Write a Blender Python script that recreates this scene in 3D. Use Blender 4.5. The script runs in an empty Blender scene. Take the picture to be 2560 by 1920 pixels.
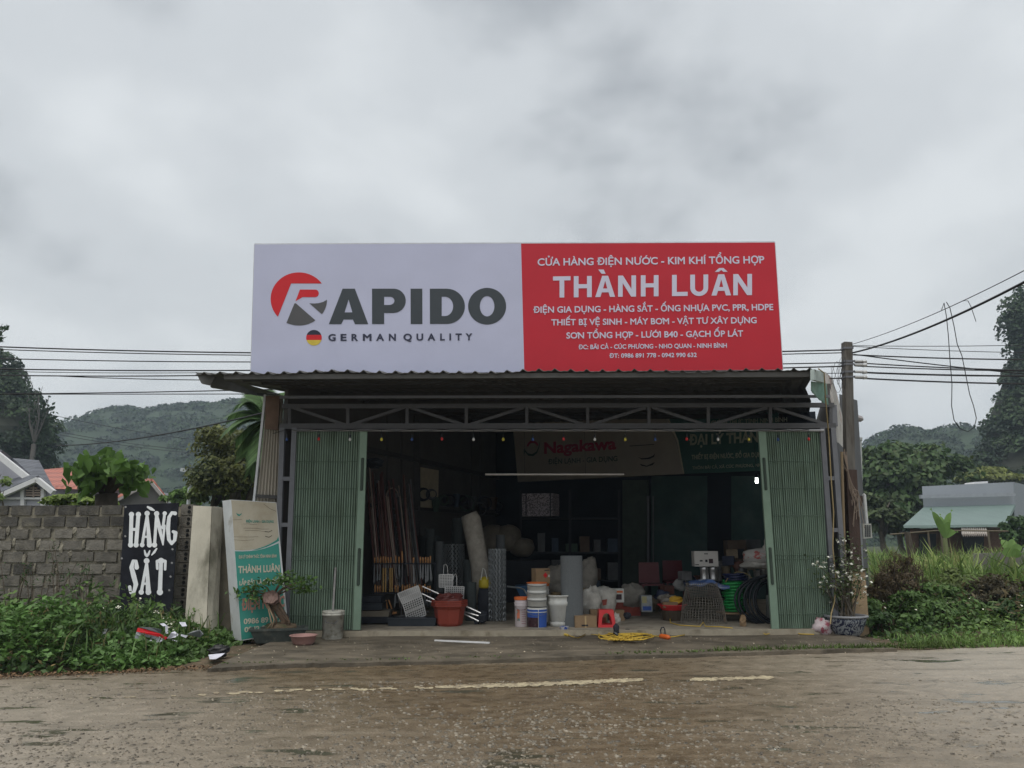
import bpy, math, random
import numpy as np
from mathutils import Vector, Matrix
random.seed(7); RNG = np.random.default_rng(11)
SC = bpy.context.scene; COL = SC.collection; R = math.radians; PI = math.pi

# ---------------------------------------------------------------- camera, sky, sun, exposure
F, CX, CY = 1923.0, 1280.0, 960.0
CAM_MW = Matrix.Translation((0, 0, 1.45)) @ Matrix.Rotation(R(90 + 11.5), 4, 'X') @ Matrix.Rotation(R(-0.25), 4, 'Z')
cd = bpy.data.cameras.new('camera'); cam = bpy.data.objects.new('camera', cd); COL.objects.link(cam)
cam.matrix_world = CAM_MW; cd.sensor_width = 36; cd.lens = F * 36 / 2560; cd.clip_end = 3000; cd.clip_start = 0.05
SC.camera = cam
SC.view_settings.view_transform = 'Standard'; SC.view_settings.look = 'None'
SC.view_settings.exposure = 0.62; SC.view_settings.gamma = 1.0
SC.cycles.use_denoising = True; SC.cycles.max_bounces = 6; SC.cycles.diffuse_bounces = 4
SC.cycles.transparent_max_bounces = 6; SC.cycles.volume_bounces = 0; SC.cycles.sample_clamp_indirect = 6

SUN_EL, SUN_AZ = 72, 200
SKYOFF = (9.2, 0.8, 5.1)
w = bpy.data.worlds.new('World'); SC.world = w; w.use_nodes = True
nt = w.node_tree; bg = nt.nodes['Background']; bg.inputs['Strength'].default_value = 0.1
def nd(nt, t, **kw):
    n = nt.nodes.new(t)
    for k, v in kw.items(): setattr(n, k, v)
    return n
sky = nd(nt, 'ShaderNodeTexSky', sky_type='NISHITA'); sky.sun_disc = False
sky.sun_elevation = R(SUN_EL); sky.sun_rotation = R(SUN_AZ); sky.air_density = 2; sky.dust_density = 6
tc = nd(nt, 'ShaderNodeTexCoord')
sxyz = nd(nt, 'ShaderNodeSeparateXYZ'); nt.links.new(tc.outputs['Generated'], sxyz.inputs[0])
za = nd(nt, 'ShaderNodeMath', operation='ABSOLUTE'); nt.links.new(sxyz.outputs[2], za.inputs[0])
zb = nd(nt, 'ShaderNodeMath', operation='ADD'); zb.inputs[1].default_value = .38; nt.links.new(za.outputs[0], zb.inputs[0])
cxy = []
for k_ in (0, 1):
    dv = nd(nt, 'ShaderNodeMath', operation='DIVIDE'); nt.links.new(sxyz.outputs[k_], dv.inputs[0]); nt.links.new(zb.outputs[0], dv.inputs[1]); cxy.append(dv)
cmb = nd(nt, 'ShaderNodeCombineXYZ'); nt.links.new(cxy[0].outputs[0], cmb.inputs[0]); nt.links.new(cxy[1].outputs[0], cmb.inputs[1])
mp = nd(nt, 'ShaderNodeMapping'); mp.inputs['Location'].default_value = SKYOFF; nt.links.new(cmb.outputs[0], mp.inputs['Vector'])
n1 = nd(nt, 'ShaderNodeTexNoise'); n1.inputs['Scale'].default_value = 2.4; n1.inputs['Detail'].default_value = 5; n1.inputs['Roughness'].default_value = .5; n1.inputs['Distortion'].default_value = .1
nt.links.new(mp.outputs[0], n1.inputs['Vector'])
n2 = nd(nt, 'ShaderNodeTexNoise'); n2.inputs['Scale'].default_value = 1.1; n2.inputs['Detail'].default_value = 2
nt.links.new(mp.outputs[0], n2.inputs['Vector'])
ad = nd(nt, 'ShaderNodeMath', operation='MULTIPLY_ADD'); ad.inputs[1].default_value = .6
nt.links.new(n2.outputs[0], ad.inputs[0]); nt.links.new(n1.outputs[0], ad.inputs[2])
cr = nd(nt, 'ShaderNodeValToRGB'); cr.color_ramp.interpolation = 'EASE'
e = cr.color_ramp.elements
e[0].position = .58; e[0].color = (2.7, 2.84, 3.0, 1)
e[1].position = 1.0; e[1].color = (5.3, 5.48, 5.58, 1)
m = e.new(.78); m.color = (4.4, 4.58, 4.72, 1)
nt.links.new(ad.outputs[0], cr.inputs[0])
mx = nd(nt, 'ShaderNodeMix', data_type='RGBA'); mx.inputs[0].default_value = .93
nt.links.new(sky.outputs[0], mx.inputs[6]); nt.links.new(cr.outputs[0], mx.inputs[7])
nt.links.new(mx.outputs[2], bg.inputs['Color'])
sl = bpy.data.lights.new('sun', 'SUN'); sl.energy = 1.4; sl.angle = R(50); sl.color = (1, .97, .92)
so = bpy.data.objects.new('sun', sl); COL.objects.link(so)
so.rotation_euler = (R(90 - SUN_EL), 0, R(180 - SUN_AZ)); so.location = (0, -20, 40)

# ---------------------------------------------------------------- rays through the photograph's pixels (2560 x 1920)
RM = CAM_MW.to_3x3(); CO = CAM_MW.translation.copy()
def ray(px, py): return RM @ Vector(((px - CX) / F, -(py - CY) / F, -1))
def P(px, py, Y):
    d = ray(px, py); return CO + d * ((Y - CO.y) / d.y)
def G(px, py, z=0.0):
    d = ray(px, py); return CO + d * ((z - CO.z) / d.z)
class Plane:
    def __init__(s, a, b, c):
        s.o = a; s.n = (b - a).cross(c - a).normalized()
        if s.n.dot(CO - a) < 0: s.n = -s.n
    def hit(s, px, py, lift=0.0):
        d = ray(px, py); o = s.o + s.n * lift
        return CO + d * ((o - CO).dot(s.n) / d.dot(s.n))
FZ = 0.14          # shop floor
AZ = 0.055         # apron

# ---------------------------------------------------------------- object helpers
def tag(o, label=None, cat=None, group=None, kind=None):
    if label: o['label'] = label
    if cat: o['category'] = cat
    if group: o['group'] = group
    if kind: o['kind'] = kind
    return o
def T(name, label, cat, loc=(0, 0, 0), group=None, rotz=0):
    o = bpy.data.objects.new(name, None); COL.objects.link(o); o.location = loc; o.rotation_euler = (0, 0, rotz)
    o.empty_display_size = .1
    return tag(o, label, cat, group)
def root_of(o):
    while o.parent: o = o.parent
    return o
def link_mesh(name, me, mats, parent=None, smooth=False):
    if not isinstance(mats, (list, tuple)): mats = [mats]
    for m in mats: me.materials.append(m)
    if smooth: me.polygons.foreach_set('use_smooth', [True] * len(me.polygons))
    o = bpy.data.objects.new(name, me); COL.objects.link(o)
    if parent: o.parent = parent
    return o
def copy_tree(o, parent=None):
    c = o.copy(); COL.objects.link(c)
    if parent: c.parent = parent
    for ch in list(o.children): copy_tree(ch, c)
    return c
class MB:
    def __init__(s): s.v = []; s.f = []; s.mi = []
    def add(s, vs, fs, mi=0):
        b = len(s.v); s.v += [Vector(v) for v in vs]; s.f += [tuple(i + b for i in f) for f in fs]; s.mi += [mi] * len(fs); return s
    def box(s, c, d, M=None, mi=0, taper=1.0):
        x, y, z = d[0] / 2, d[1] / 2, d[2] / 2; t = taper
        vs = [(-x, -y, -z), (x, -y, -z), (x, y, -z), (-x, y, -z), (-x * t, -y * t, z), (x * t, -y * t, z), (x * t, y * t, z), (-x * t, y * t, z)]
        vs = [(M @ Vector(v) if M else Vector(v)) + Vector(c) for v in vs]
        return s.add(vs, [(0, 3, 2, 1), (4, 5, 6, 7), (0, 1, 5, 4), (1, 2, 6, 5), (2, 3, 7, 6), (3, 0, 4, 7)], mi)
    def quad(s, a, b, c, d, mi=0): return s.add([a, b, c, d], [(0, 1, 2, 3)], mi)
    def slab(s, pts, off, mi=0):          # polygon thickened by vector off
        n = len(pts); off = Vector(off); vs = [Vector(p) for p in pts] + [Vector(p) + off for p in pts]
        fs = [tuple(range(n)), tuple(range(2 * n - 1, n - 1, -1))] + [(i, (i + 1) % n + 0, (i + 1) % n + n, i + n) for i in range(n)]
        return s.add(vs, fs, mi)
    def tube(s, pts, r, seg=6, mi=0, caps=True, closed=False):
        pts = [Vector(p) for p in pts]; n = len(pts); rs = r if isinstance(r, (list, tuple)) else [r] * n
        vs = []; prev = None
        for i, p in enumerate(pts):
            if closed: t = pts[(i + 1) % n] - pts[i - 1]
            else: t = pts[min(i + 1, n - 1)] - pts[max(i - 1, 0)]
            if t.length < 1e-9: t = Vector((0, 0, 1))
            t.normalize()
            if prev is None:
                a = Vector((0, 0, 1)) if abs(t.z) < .9 else Vector((1, 0, 0)); u = t.cross(a).normalized()
            else:
                u = prev - t * prev.dot(t)
                u = u.normalized() if u.length > 1e-6 else t.orthogonal().normalized()
            prev = u; q = t.cross(u)
            vs += [p + (u * math.cos(2 * PI * k / seg) + q * math.sin(2 * PI * k / seg)) * rs[i] for k in range(seg)]
        fs = []
        for i in range(n if closed else n - 1):
            j = (i + 1) % n
            for k in range(seg): fs.append((i * seg + k, i * seg + (k + 1) % seg, j * seg + (k + 1) % seg, j * seg + k))
        if caps and not closed: fs += [tuple(range(seg - 1, -1, -1)), tuple(range((n - 1) * seg, n * seg))]
        return s.add(vs, fs, mi)
    def bar(s, a, b, wx, wy=None, mi=0):   # square bar
        a = Vector(a); b = Vector(b); wy = wy or wx; t = (b - a).normalized()
        ref = Vector((0, 1, 0)) if abs(t.y) < .8 else Vector((0, 0, 1))
        u = t.cross(ref).normalized(); q = u.cross(t).normalized()
        o = [u * wx / 2 + q * wy / 2, -u * wx / 2 + q * wy / 2, -u * wx / 2 - q * wy / 2, u * wx / 2 - q * wy / 2]
        return s.add([a + k for k in o] + [b + k for k in o], [(0, 1, 2, 3), (7, 6, 5, 4), (0, 4, 5, 1), (1, 5, 6, 2), (2, 6, 7, 3), (3, 7, 4, 0)], mi)
    def lathe(s, prof, c=(0, 0, 0), seg=20, mi=0, sx=1, sy=1, wob=None):
        c = Vector(c); vs = []; n = len(prof)
        for i, (r, z) in enumerate(prof):
            for k in range(seg):
                a = 2 * PI * k / seg; rr = r * (wob(a, i) if wob else 1)
                vs.append(c + Vector((rr * sx * math.cos(a), rr * sy * math.sin(a), z)))
        fs = [(i * seg + k, i * seg + (k + 1) % seg, (i + 1) * seg + (k + 1) % seg, (i + 1) * seg + k) for i in range(n - 1) for k in range(seg)]
        if prof[0][0] > 1e-4: fs.append(tuple(range(seg - 1, -1, -1)))
        if prof[-1][0] > 1e-4: fs.append(tuple(range((n - 1) * seg, n * seg)))
        return s.add(vs, fs, mi)
    def grid(s, fn, nu, nv, mi=0):
        vs = [fn(i / nu, j / nv) for j in range(nv + 1) for i in range(nu + 1)]
        fs = [(j * (nu + 1) + i, j * (nu + 1) + i + 1, (j + 1) * (nu + 1) + i + 1, (j + 1) * (nu + 1) + i) for j in range(nv) for i in range(nu)]
        return s.add(vs, fs, mi)
    def blob(s, c, r, seed=0, amp=.18, nu=14, nv=9, mi=0, flat=None):   # lumpy sack/bag
        rn = random.Random(seed); ks = [(rn.uniform(1, 4), rn.uniform(1, 4), rn.uniform(0, 6.3), rn.uniform(0, 6.3)) for _ in range(5)]
        c = Vector(c)
        def fn(u, v):
            a = u * 2 * PI; b = (v - .5) * PI
            k = 1 + amp * sum(math.sin(round(p) * a + x) * math.sin(q * b * 2 + y) for p, q, x, y in ks) / 2.2
            z = math.sin(b)
            if flat is not None: z = max(z, -flat)
            cb = abs(math.cos(b)) ** .7
            return c + Vector((r[0] * cb * math.cos(a) * k, r[1] * cb * math.sin(a) * k, r[2] * z * k))
        return s.grid(fn, nu, nv, mi)
    def build(s, name, mats, parent=None, smooth=False, local=False):
        me = bpy.data.meshes.new(name); off = Vector((0, 0, 0))
        if parent and not local: off = root_of(parent).location
        me.from_pydata([v - off for v in s.v], [], s.f); me.update()
        o = link_mesh(name, me, mats, parent, smooth)
        if isinstance(mats, (list, tuple)): me.polygons.foreach_set('material_index', s.mi)
        return o
    def solo(s, name, mats, label, cat, group=None, kind=None, smooth=False):
        zs = min(v.z for v in s.v); xs = [v.x for v in s.v]; ys = [v.y for v in s.v]
        c = Vector(((min(xs) + max(xs)) / 2, (min(ys) + max(ys)) / 2, zs))
        s.v = [v - c for v in s.v]; o = s.build(name, mats, None, smooth); o.location = c
        return tag(o, label, cat, group, kind)
def np_mesh(name, V, Fa, mats, parent=None, smooth=False, mi=None):
    me = bpy.data.meshes.new(name); V = np.asarray(V, dtype=np.float32); Fa = np.asarray(Fa, dtype=np.int32)
    if parent is not None: V = V - np.array(root_of(parent).location, dtype=np.float32)
    m, k = Fa.shape
    me.vertices.add(len(V)); me.vertices.foreach_set('co', V.ravel())
    me.loops.add(m * k); me.loops.foreach_set('vertex_index', Fa.ravel())
    me.polygons.add(m); me.polygons.foreach_set('loop_start', np.arange(0, m * k, k, dtype=np.int32))
    try: me.polygons.foreach_set('loop_total', np.full(m, k, dtype=np.int32))
    except Exception: pass
    o = link_mesh(name, me, mats, parent, smooth)
    if mi is not None: me.polygons.foreach_set('material_index', np.asarray(mi, dtype=np.int32))
    me.update(calc_edges=True); me.validate()
    return o

# ---------------------------------------------------------------- materials (procedural)
MATS = {}
def mat(name, col, rough=.7, metal=0.0, var=.15, scale=6.0, bump=0.0, bscale=60.0, spec=.4, col2=None, c2lo=.5, c2hi=.65, isl=0.0, detail=4, emit=None, stretch=None, transl=0.0, coat=0):
    if name in MATS: return MATS[name]
    m = bpy.data.materials.new(name); m.use_nodes = True; nt = m.node_tree; b = nt.nodes['Principled BSDF']; MATS[name] = m
    L = nt.links.new
    b.inputs['Roughness'].default_value = rough; b.inputs['Metallic'].default_value = metal
    b.inputs['Specular IOR Level'].default_value = spec
    if coat: b.inputs['Coat Weight'].default_value = coat
    tcn = nd(nt, 'ShaderNodeTexCoord'); vec = tcn.outputs['Object']
    if stretch:
        mpn = nd(nt, 'ShaderNodeMapping'); mpn.inputs['Scale'].default_value = stretch; L(vec, mpn.inputs[0]); vec = mpn.outputs[0]
    no = nd(nt, 'ShaderNodeTexNoise'); no.inputs['Scale'].default_value = scale; no.inputs['Detail'].default_value = detail; no.inputs['Roughness'].default_value = .6; L(vec, no.inputs['Vector'])
    mr = nd(nt, 'ShaderNodeMapRange'); mr.inputs[1].default_value = .25; mr.inputs[2].default_value = .75; mr.inputs[3].default_value = 1 - var; mr.inputs[4].default_value = 1 + var; L(no.outputs[0], mr.inputs[0])
    val = mr.outputs[0]
    if isl:
        ge = nd(nt, 'ShaderNodeNewGeometry'); m2 = nd(nt, 'ShaderNodeMapRange'); m2.inputs[3].default_value = 1 - isl; m2.inputs[4].default_value = 1 + isl
        L(ge.outputs['Random Per Island'], m2.inputs[0]); mu = nd(nt, 'ShaderNodeMath', operation='MULTIPLY'); L(val, mu.inputs[0]); L(m2.outputs[0], mu.inputs[1]); val = mu.outputs[0]
    base = nd(nt, 'ShaderNodeMix', data_type='RGBA'); base.inputs[6].default_value = (*col, 1); base.inputs[7].default_value = (*(col2 or col), 1); base.inputs[0].default_value = 0
    if col2:
        n3 = nd(nt, 'ShaderNodeTexNoise'); n3.inputs['Scale'].default_value = scale * .7; n3.inputs['Detail'].default_value = 6; n3.inputs['Roughness'].default_value = .65
        ofs = nd(nt, 'ShaderNodeVectorMath', operation='ADD'); ofs.inputs[1].default_value = (3.3, 7.1, 1.9); L(vec, ofs.inputs[0]); L(ofs.outputs[0], n3.inputs['Vector'])
        m3 = nd(nt, 'ShaderNodeMapRange'); m3.inputs[1].default_value = c2lo; m3.inputs[2].default_value = c2hi; L(n3.outputs[0], m3.inputs[0]); L(m3.outputs[0], base.inputs[0])
    vm = nd(nt, 'ShaderNodeVectorMath', operation='SCALE'); L(base.outputs[2], vm.inputs[0]); L(val, vm.inputs['Scale'])
    L(vm.outputs[0], b.inputs['Base Color'])
    if bump:
        nb = nd(nt, 'ShaderNodeTexNoise'); nb.inputs['Scale'].default_value = bscale; nb.inputs['Detail'].default_value = 5; L(vec, nb.inputs['Vector'])
        bn = nd(nt, 'ShaderNodeBump'); bn.inputs['Strength'].default_value = bump; bn.inputs['Distance'].default_value = .02; L(nb.outputs[0], bn.inputs['Height']); L(bn.outputs[0], b.inputs['Normal'])
    if emit:
        b.inputs['Emission Color'].default_value = (*emit[:3], 1); b.inputs['Emission Strength'].default_value = emit[3]
    if transl:
        tr = nd(nt, 'ShaderNodeBsdfTranslucent'); L(vm.outputs[0], tr.inputs[0]); ms = nd(nt, 'ShaderNodeMixShader'); ms.inputs[0].default_value = transl
        out = nt.nodes['Material Output']; L(b.outputs[0], ms.inputs[1]); L(tr.outputs[0], ms.inputs[2]); L(ms.outputs[0], out.inputs[0])
    return m
def leafmat(name, col, isl=.35, col2=None, tr=.3): return mat(name, tuple(c * k for c, k in zip(col, (1.5, 1.6, 1.4))), .55, 0, .2, 1.2, spec=.35, isl=isl, col2=col2, transl=tr)

# ---------------------------------------------------------------- lettering
_tc = {}
def text2d(s, bold=0.02, sx=1.0):
    k = (s, bold)
    if k not in _tc:
        c = bpy.data.curves.new('t', 'FONT'); c.body = s; c.bevel_depth = bold; c.bevel_resolution = 0; c.resolution_u = 4
        o = bpy.data.objects.new('t', c); COL.objects.link(o); dg = bpy.context.evaluated_depsgraph_get(); dg.update()
        me = bpy.data.meshes.new_from_object(o.evaluated_get(dg)); bpy.data.objects.remove(o)
        _tc[k] = ([Vector((v.co.x, v.co.y, v.co.z)) for v in me.vertices], [tuple(p.vertices) for p in me.polygons if p.normal.z > .05]); bpy.data.meshes.remove(me)
    return _tc[k]
def caph(bold): vs, _ = text2d('H', bold); return max(v.y for v in vs) - min(v.y for v in vs), min(v.y for v in vs)
HORN = {'Ơ': 'O', 'Ớ': 'Ó', 'Ợ': 'Ọ', 'Ờ': 'Ò', 'Ở': 'Ỏ'}
def text_on(mb, pl, s, xl, yl, xr, yr, cap, bold=.02, lift=.004, mi=0):
    s2 = ''.join(HORN.get(c, c) for c in s); vs, fs = text2d(s2, bold); h, y0 = caph(bold)
    x0 = min(v.x for v in vs); x1 = max(v.x for v in vs)
    A = pl.hit(xl, yl, lift); B = pl.hit(xr, yr, lift); U = pl.hit(xl, yl - cap, lift) - A
    ex = (B - A) / (x1 - x0); ey = U / h
    pt = lambda x, y, z=0: A + ex * (x - x0) + ey * (y - y0) + pl.n * (z / max(bold, 1e-6) * .0015)
    mb.add([pt(v.x, v.y, v.z) for v in vs], fs, mi)
    for i, c in enumerate(s):
        if c in HORN:       # the horn of the letter is set by hand
            xe = max(v.x for v in text2d(s2[:i + 1], bold)[0]); q = [(-.12, .74), (-.03, .70), (.10, .80), (.13, .93), (.12, 1.06), (.0, 1.06), (.01, .93), (-.05, .86)]
            mb.add([pt(xe + a * h, y0 + b * h, bold * 1.3) for a, b in q], [tuple(range(8))], mi)
def fill2d(loops):
    c = bpy.data.curves.new('t', 'CURVE'); c.dimensions = '2D'; c.fill_mode = 'BOTH'
    for lp in loops:
        sp = c.splines.new('POLY'); sp.points.add(len(lp) - 1); sp.use_cyclic_u = True
        for q, (x, y) in zip(sp.points, lp): q.co = (x, y, 0, 1)
    o = bpy.data.objects.new('t', c); COL.objects.link(o); dg = bpy.context.evaluated_depsgraph_get(); dg.update()
    me = bpy.data.meshes.new_from_object(o.evaluated_get(dg)); bpy.data.objects.remove(o)
    r = ([(v.co.x, v.co.y) for v in me.vertices], [tuple(p.vertices) for p in me.polygons]); bpy.data.meshes.remove(me); return r
def shape_on(mb, loops, place, mi=0):
    vs, fs = fill2d(loops); mb.add([place(x, y) for x, y in vs], fs, mi)
def arc(cx, cy, rx, ry, a0, a1, n=24): return [(cx + rx * math.cos(R(a0 + (a1 - a0) * i / n)), cy - ry * math.sin(R(a0 + (a1 - a0) * i / n))) for i in range(n + 1)]

# ---------------------------------------------------------------- foliage
def nrm(a): return a / np.maximum(np.linalg.norm(a, axis=1, keepdims=True), 1e-9)
def leaf_arrays(C, size, aspect=.5, up=.6, droop=.0, fold=.15, jitter=.35, out=None, round_=False):
    n = len(C); rn = RNG
    N = rn.normal(size=(n, 3)); N = nrm(N)
    if out is not None: N = N * .8 + out * .9
    N[:, 2] = np.abs(N[:, 2]) * .6 + up; N = nrm(N)
    t = nrm(np.cross(N, rn.normal(size=(n, 3)))); t[:, 2] -= droop; t = nrm(t); b = nrm(np.cross(N, t))
    Ls = (size * (1 + jitter * rn.uniform(-1, 1, n)))[:, None]; W = Ls * aspect
    if round_:
        V = np.stack([C - t * Ls * .45, C - t * Ls * .38 + b * W * .42 + N * W * fold, C + t * Ls * .1 + b * W * .5 + N * W * fold, C + t * Ls * .55 - N * W * fold, C + t * Ls * .1 - b * W * .5 + N * W * fold, C - t * Ls * .38 - b * W * .42 + N * W * fold], 1).reshape(-1, 3); i = np.arange(n)[:, None] * 6
        return V, np.concatenate([i + np.array(q) for q in ([0, 2, 1], [0, 3, 2], [0, 4, 3], [0, 5, 4])], 1).reshape(-1, 3)
    V = np.stack([C - t * Ls * .5, C + b * W * .5 + N * W * fold + t * Ls * -.05, C + t * Ls * .5, C - b * W * .5 + N * W * fold + t * Ls * -.05], 1).reshape(-1, 3)
    i = np.arange(n)[:, None] * 4
    Fa = np.concatenate([i + np.array([0, 2, 1]), i + np.array([0, 3, 2])], 1).reshape(-1, 3)
    return V, Fa
def blade_arrays(B, h, wd, bend=.4, jitter=.4):
    n = len(B); rn = RNG; H = (h * (1 + jitter * rn.uniform(-1, 1, n)))[:, None]
    a = rn.uniform(0, 2 * PI, n); d = np.stack([np.cos(a), np.sin(a), np.zeros(n)], 1); a2 = rn.uniform(0, 2 * PI, n); s = np.stack([np.cos(a2), np.sin(a2), np.zeros(n)], 1) * wd / 2
    up = np.array([0, 0, 1.0]); bd = bend * rn.uniform(.2, 1.2, n)[:, None]
    m1 = B + up * H * .6 + d * H * bd * .3; tip = B + up * H * (1 - bd * .35) + d * H * bd
    V = np.stack([B - s, B + s, m1 - s * .8, m1 + s * .8, tip], 1).reshape(-1, 3); i = np.arange(n)[:, None] * 5
    Fa = np.concatenate([i + np.array([0, 1, 3]), i + np.array([0, 3, 2]), i + np.array([2, 3, 4])], 1).reshape(-1, 3)
    return V, Fa
def merge(parts):
    Vs, Fs, o = [], [], 0
    for V, Fa in parts: Vs.append(V); Fs.append(Fa + o); o += len(V)
    return np.concatenate(Vs), np.concatenate(Fs)
def crown_pts(c, r, nclump, nleaf, cr=.28, low=-.75, shell=.55):
    rn = RNG; c = np.array(c); r = np.array(r)
    d = nrm(rn.normal(size=(nclump * 3, 3))); d = d[d[:, 2] > low][:nclump]
    rad = rn.uniform(shell, 1.0, (len(d), 1)) * (1 + .12 * np.sin(d[:, :1] * 5 + c[0]) + .1 * np.sin(d[:, 2:] * 7 + c[2]))
    cc = c + d * rad * r
    k = np.repeat(np.arange(len(d)), nleaf); dd = nrm(rn.normal(size=(len(k), 3))) * rn.uniform(.2, 1, (len(k), 1)) ** .5
    sz = rn.uniform(.6, 1.35, (len(d), 1))[k]
    pts = cc[k] + dd * r * cr * sz * np.array([1, 1, .75])
    return pts, nrm(dd + d[k] * .6)
def limb_tree(mb, base, top, r0, limbs, seed=1, spread=1.0):
    rn = random.Random(seed); base = Vector(base); top = Vector(top)
    pts = [base.lerp(top, i / 5) + Vector((rn.uniform(-1, 1), rn.uniform(-1, 1), 0)) * r0 * (1 if 0 < i else 0) for i in range(6)]
    mb.tube(pts, [r0 * (1.25 if i == 0 else 1 - .12 * i) for i in range(6)], 8)
    for tip in limbs:
        tip = Vector(tip); st = pts[rn.choice([3, 4, 5])]; md = st.lerp(tip, .5) + Vector((rn.uniform(-1, 1), rn.uniform(-1, 1), rn.uniform(0, 1))) * .12 * (tip - st).length
        mb.tube([st, md, tip], [r0 * .5, r0 * .32, r0 * .1], 6)
def tree(name, label, cat, base, c, r, ncl, nlf, lsize, lm, barkm, r0=.15, group=None, cr=.3, aspect=.55, up=.35, low=-.75, shell=.55, droop=.1, seed=1, nl=6):
    t = T(name, label, cat, base, group); mb = MB(); c = Vector(c)
    rn = random.Random(seed)
    limbs = [c + Vector((rn.uniform(-.7, .7) * r[0], rn.uniform(-.7, .7) * r[1], rn.uniform(-.3, .7) * r[2])) for _ in range(nl)]
    limb_tree(mb, base, (c.x, c.y, c.z - r[2] * .35), r0, limbs, seed); mb.build('trunk', barkm, t, True)
    pts, out = crown_pts(c, r, ncl, nlf, cr, low, shell)
    V, Fa = leaf_arrays(pts, lsize, aspect, up, droop, out=out); np_mesh('crown', V, Fa, lm, t)
    return t
# ================================================================ ground, road, apron
def road_mat():
    m = bpy.data.materials.new('wet_worn_road'); m.use_nodes = True; nt = m.node_tree; b = nt.nodes['Principled BSDF']; L = nt.links.new
    tcn = nd(nt, 'ShaderNodeTexCoord'); v = tcn.outputs['Object']
    def noise(s, d=5, r=.6, off=(0, 0, 0), st=(1, 1, 1)):
        mpn = nd(nt, 'ShaderNodeMapping'); mpn.inputs['Location'].default_value = off; mpn.inputs['Scale'].default_value = st; L(v, mpn.inputs[0])
        n = nd(nt, 'ShaderNodeTexNoise'); n.inputs['Scale'].default_value = s; n.inputs['Detail'].default_value = d; n.inputs['Roughness'].default_value = r; L(mpn.outputs[0], n.inputs['Vector']); return n.outputs[0]
    def rng(x, a, c, lo=0, hi=1):
        q = nd(nt, 'ShaderNodeMapRange'); q.inputs[1].default_value = a; q.inputs[2].default_value = c; q.inputs[3].default_value = lo; q.inputs[4].default_value = hi; L(x, q.inputs[0]); return q.outputs[0]
    def mix(f, a, c):
        q = nd(nt, 'ShaderNodeMix', data_type='RGBA'); L(f, q.inputs[0]) if not isinstance(f, float) else None
        for s_, k in ((a, 6), (c, 7)):
            if isinstance(s_, tuple): q.inputs[k].default_value = (*s_, 1)
            else: L(s_, q.inputs[k])
        return q.outputs[2]
    def math2(op, a, c):
        q = nd(nt, 'ShaderNodeMath', operation=op)
        for k, x in enumerate((a, c)):
            if isinstance(x, (int, float)): q.inputs[k].default_value = x
            else: L(x, q.inputs[k])
        return q.outputs[0]
    # dried pale silt lies at the two ends of the stretch, the middle stays soaked and dark
    sx = nd(nt, 'ShaderNodeSeparateXYZ'); L(v, sx.inputs[0])
    big = noise(.35, 4, .55)
    right = rng(math2('ADD', sx.outputs[0], math2('MULTIPLY', big, 3.0)), 2.6, 7.6)
    left = rng(math2('SUBTRACT', math2('SUBTRACT', math2('MULTIPLY', big, 2.4), sx.outputs[0]), math2('MULTIPLY', math2('SUBTRACT', sx.outputs[1], 5.4), .9)), .4, 5.8)
    dry = math2('MAXIMUM', right, math2('MULTIPLY', left, .85))
    fine = noise(42, 6, .7); med = noise(5, 6, .62, (3, 1, 0), (1, 1.6, 1)); grit = noise(140, 3, .6)
    wet = mix(rng(med, .35, .65), (.095, .069, .040), (.185, .138, .085))
    pale = mix(rng(med, .3, .7), (.29, .25, .195), (.42, .37, .30))
    col = mix(dry, wet, pale)
    col = mix(rng(fine, .57, .74, 0, .4), col, (.32, .275, .215)); col = mix(rng(fine, .45, .3, 0, .6), col, (.06, .047, .032))
    # moss-dark damp puddle stains
    pud = rng(noise(1.7, 5, .6, (9, 4, 0), (.6, 1.9, 1)), .59, .64)
    col = mix(pud, col, (.07, .066, .045))
    # long wheel-worn streaks along the road and thin cracks
    strk = noise(.9, 5, .6, (2, 7, 0), (.35, 3.2, 1)); col = mix(rng(strk, .52, .68, 0, .45), col, (.10, .08, .055)); col = mix(rng(strk, .44, .3, 0, .35), col, (.33, .285, .22))
    vc = nd(nt, 'ShaderNodeTexVoronoi', feature='DISTANCE_TO_EDGE'); vc.inputs['Scale'].default_value = .42
    wv_ = nd(nt, 'ShaderNodeVectorMath', operation='MULTIPLY_ADD'); wn = nd(nt, 'ShaderNodeTexNoise'); wn.inputs['Scale'].default_value = 2.2; wn.inputs['Detail'].default_value = 5; L(v, wn.inputs['Vector']); L(wn.outputs['Color'], wv_.inputs[0]); wv_.inputs[1].default_value = (.9, .9, 0); L(v, wv_.inputs[2]); L(wv_.outputs[0], vc.inputs['Vector'])
    crk = rng(vc.outputs['Distance'], .005, .001, 0, .55); col = mix(math2('MULTIPLY', crk, rng(big, .45, .6)), col, (.025, .02, .015))
    L(col, b.inputs['Base Color'])
    ro = math2('ADD', rng(med, .3, .7, .16, .42), math2('MULTIPLY', dry, .16)); ro2 = nd(nt, 'ShaderNodeMix', data_type='FLOAT'); L(pud, ro2.inputs[0]); L(ro, ro2.inputs[2]); ro2.inputs[3].default_value = .13
    L(ro2.outputs[0], b.inputs['Roughness']); b.inputs['Specular IOR Level'].default_value = .55
    vor = nd(nt, 'ShaderNodeTexVoronoi'); vor.inputs['Scale'].default_value = 30; L(v, vor.inputs['Vector'])
    hsum = math2('ADD', math2('MULTIPLY', fine, .6), math2('MULTIPLY', rng(vor.outputs['Distance'], 0, .5, 1.1, 0), rng(med, .45, .6)))
    inv = math2('SUBTRACT', 1.0, pud); bn = nd(nt, 'ShaderNodeBump'); bn.inputs['Distance'].default_value = .025
    L(math2('MULTIPLY', inv, .6), bn.inputs['Strength']); L(hsum, bn.inputs['Height']); L(bn.outputs[0], b.inputs['Normal'])
    return m
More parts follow.
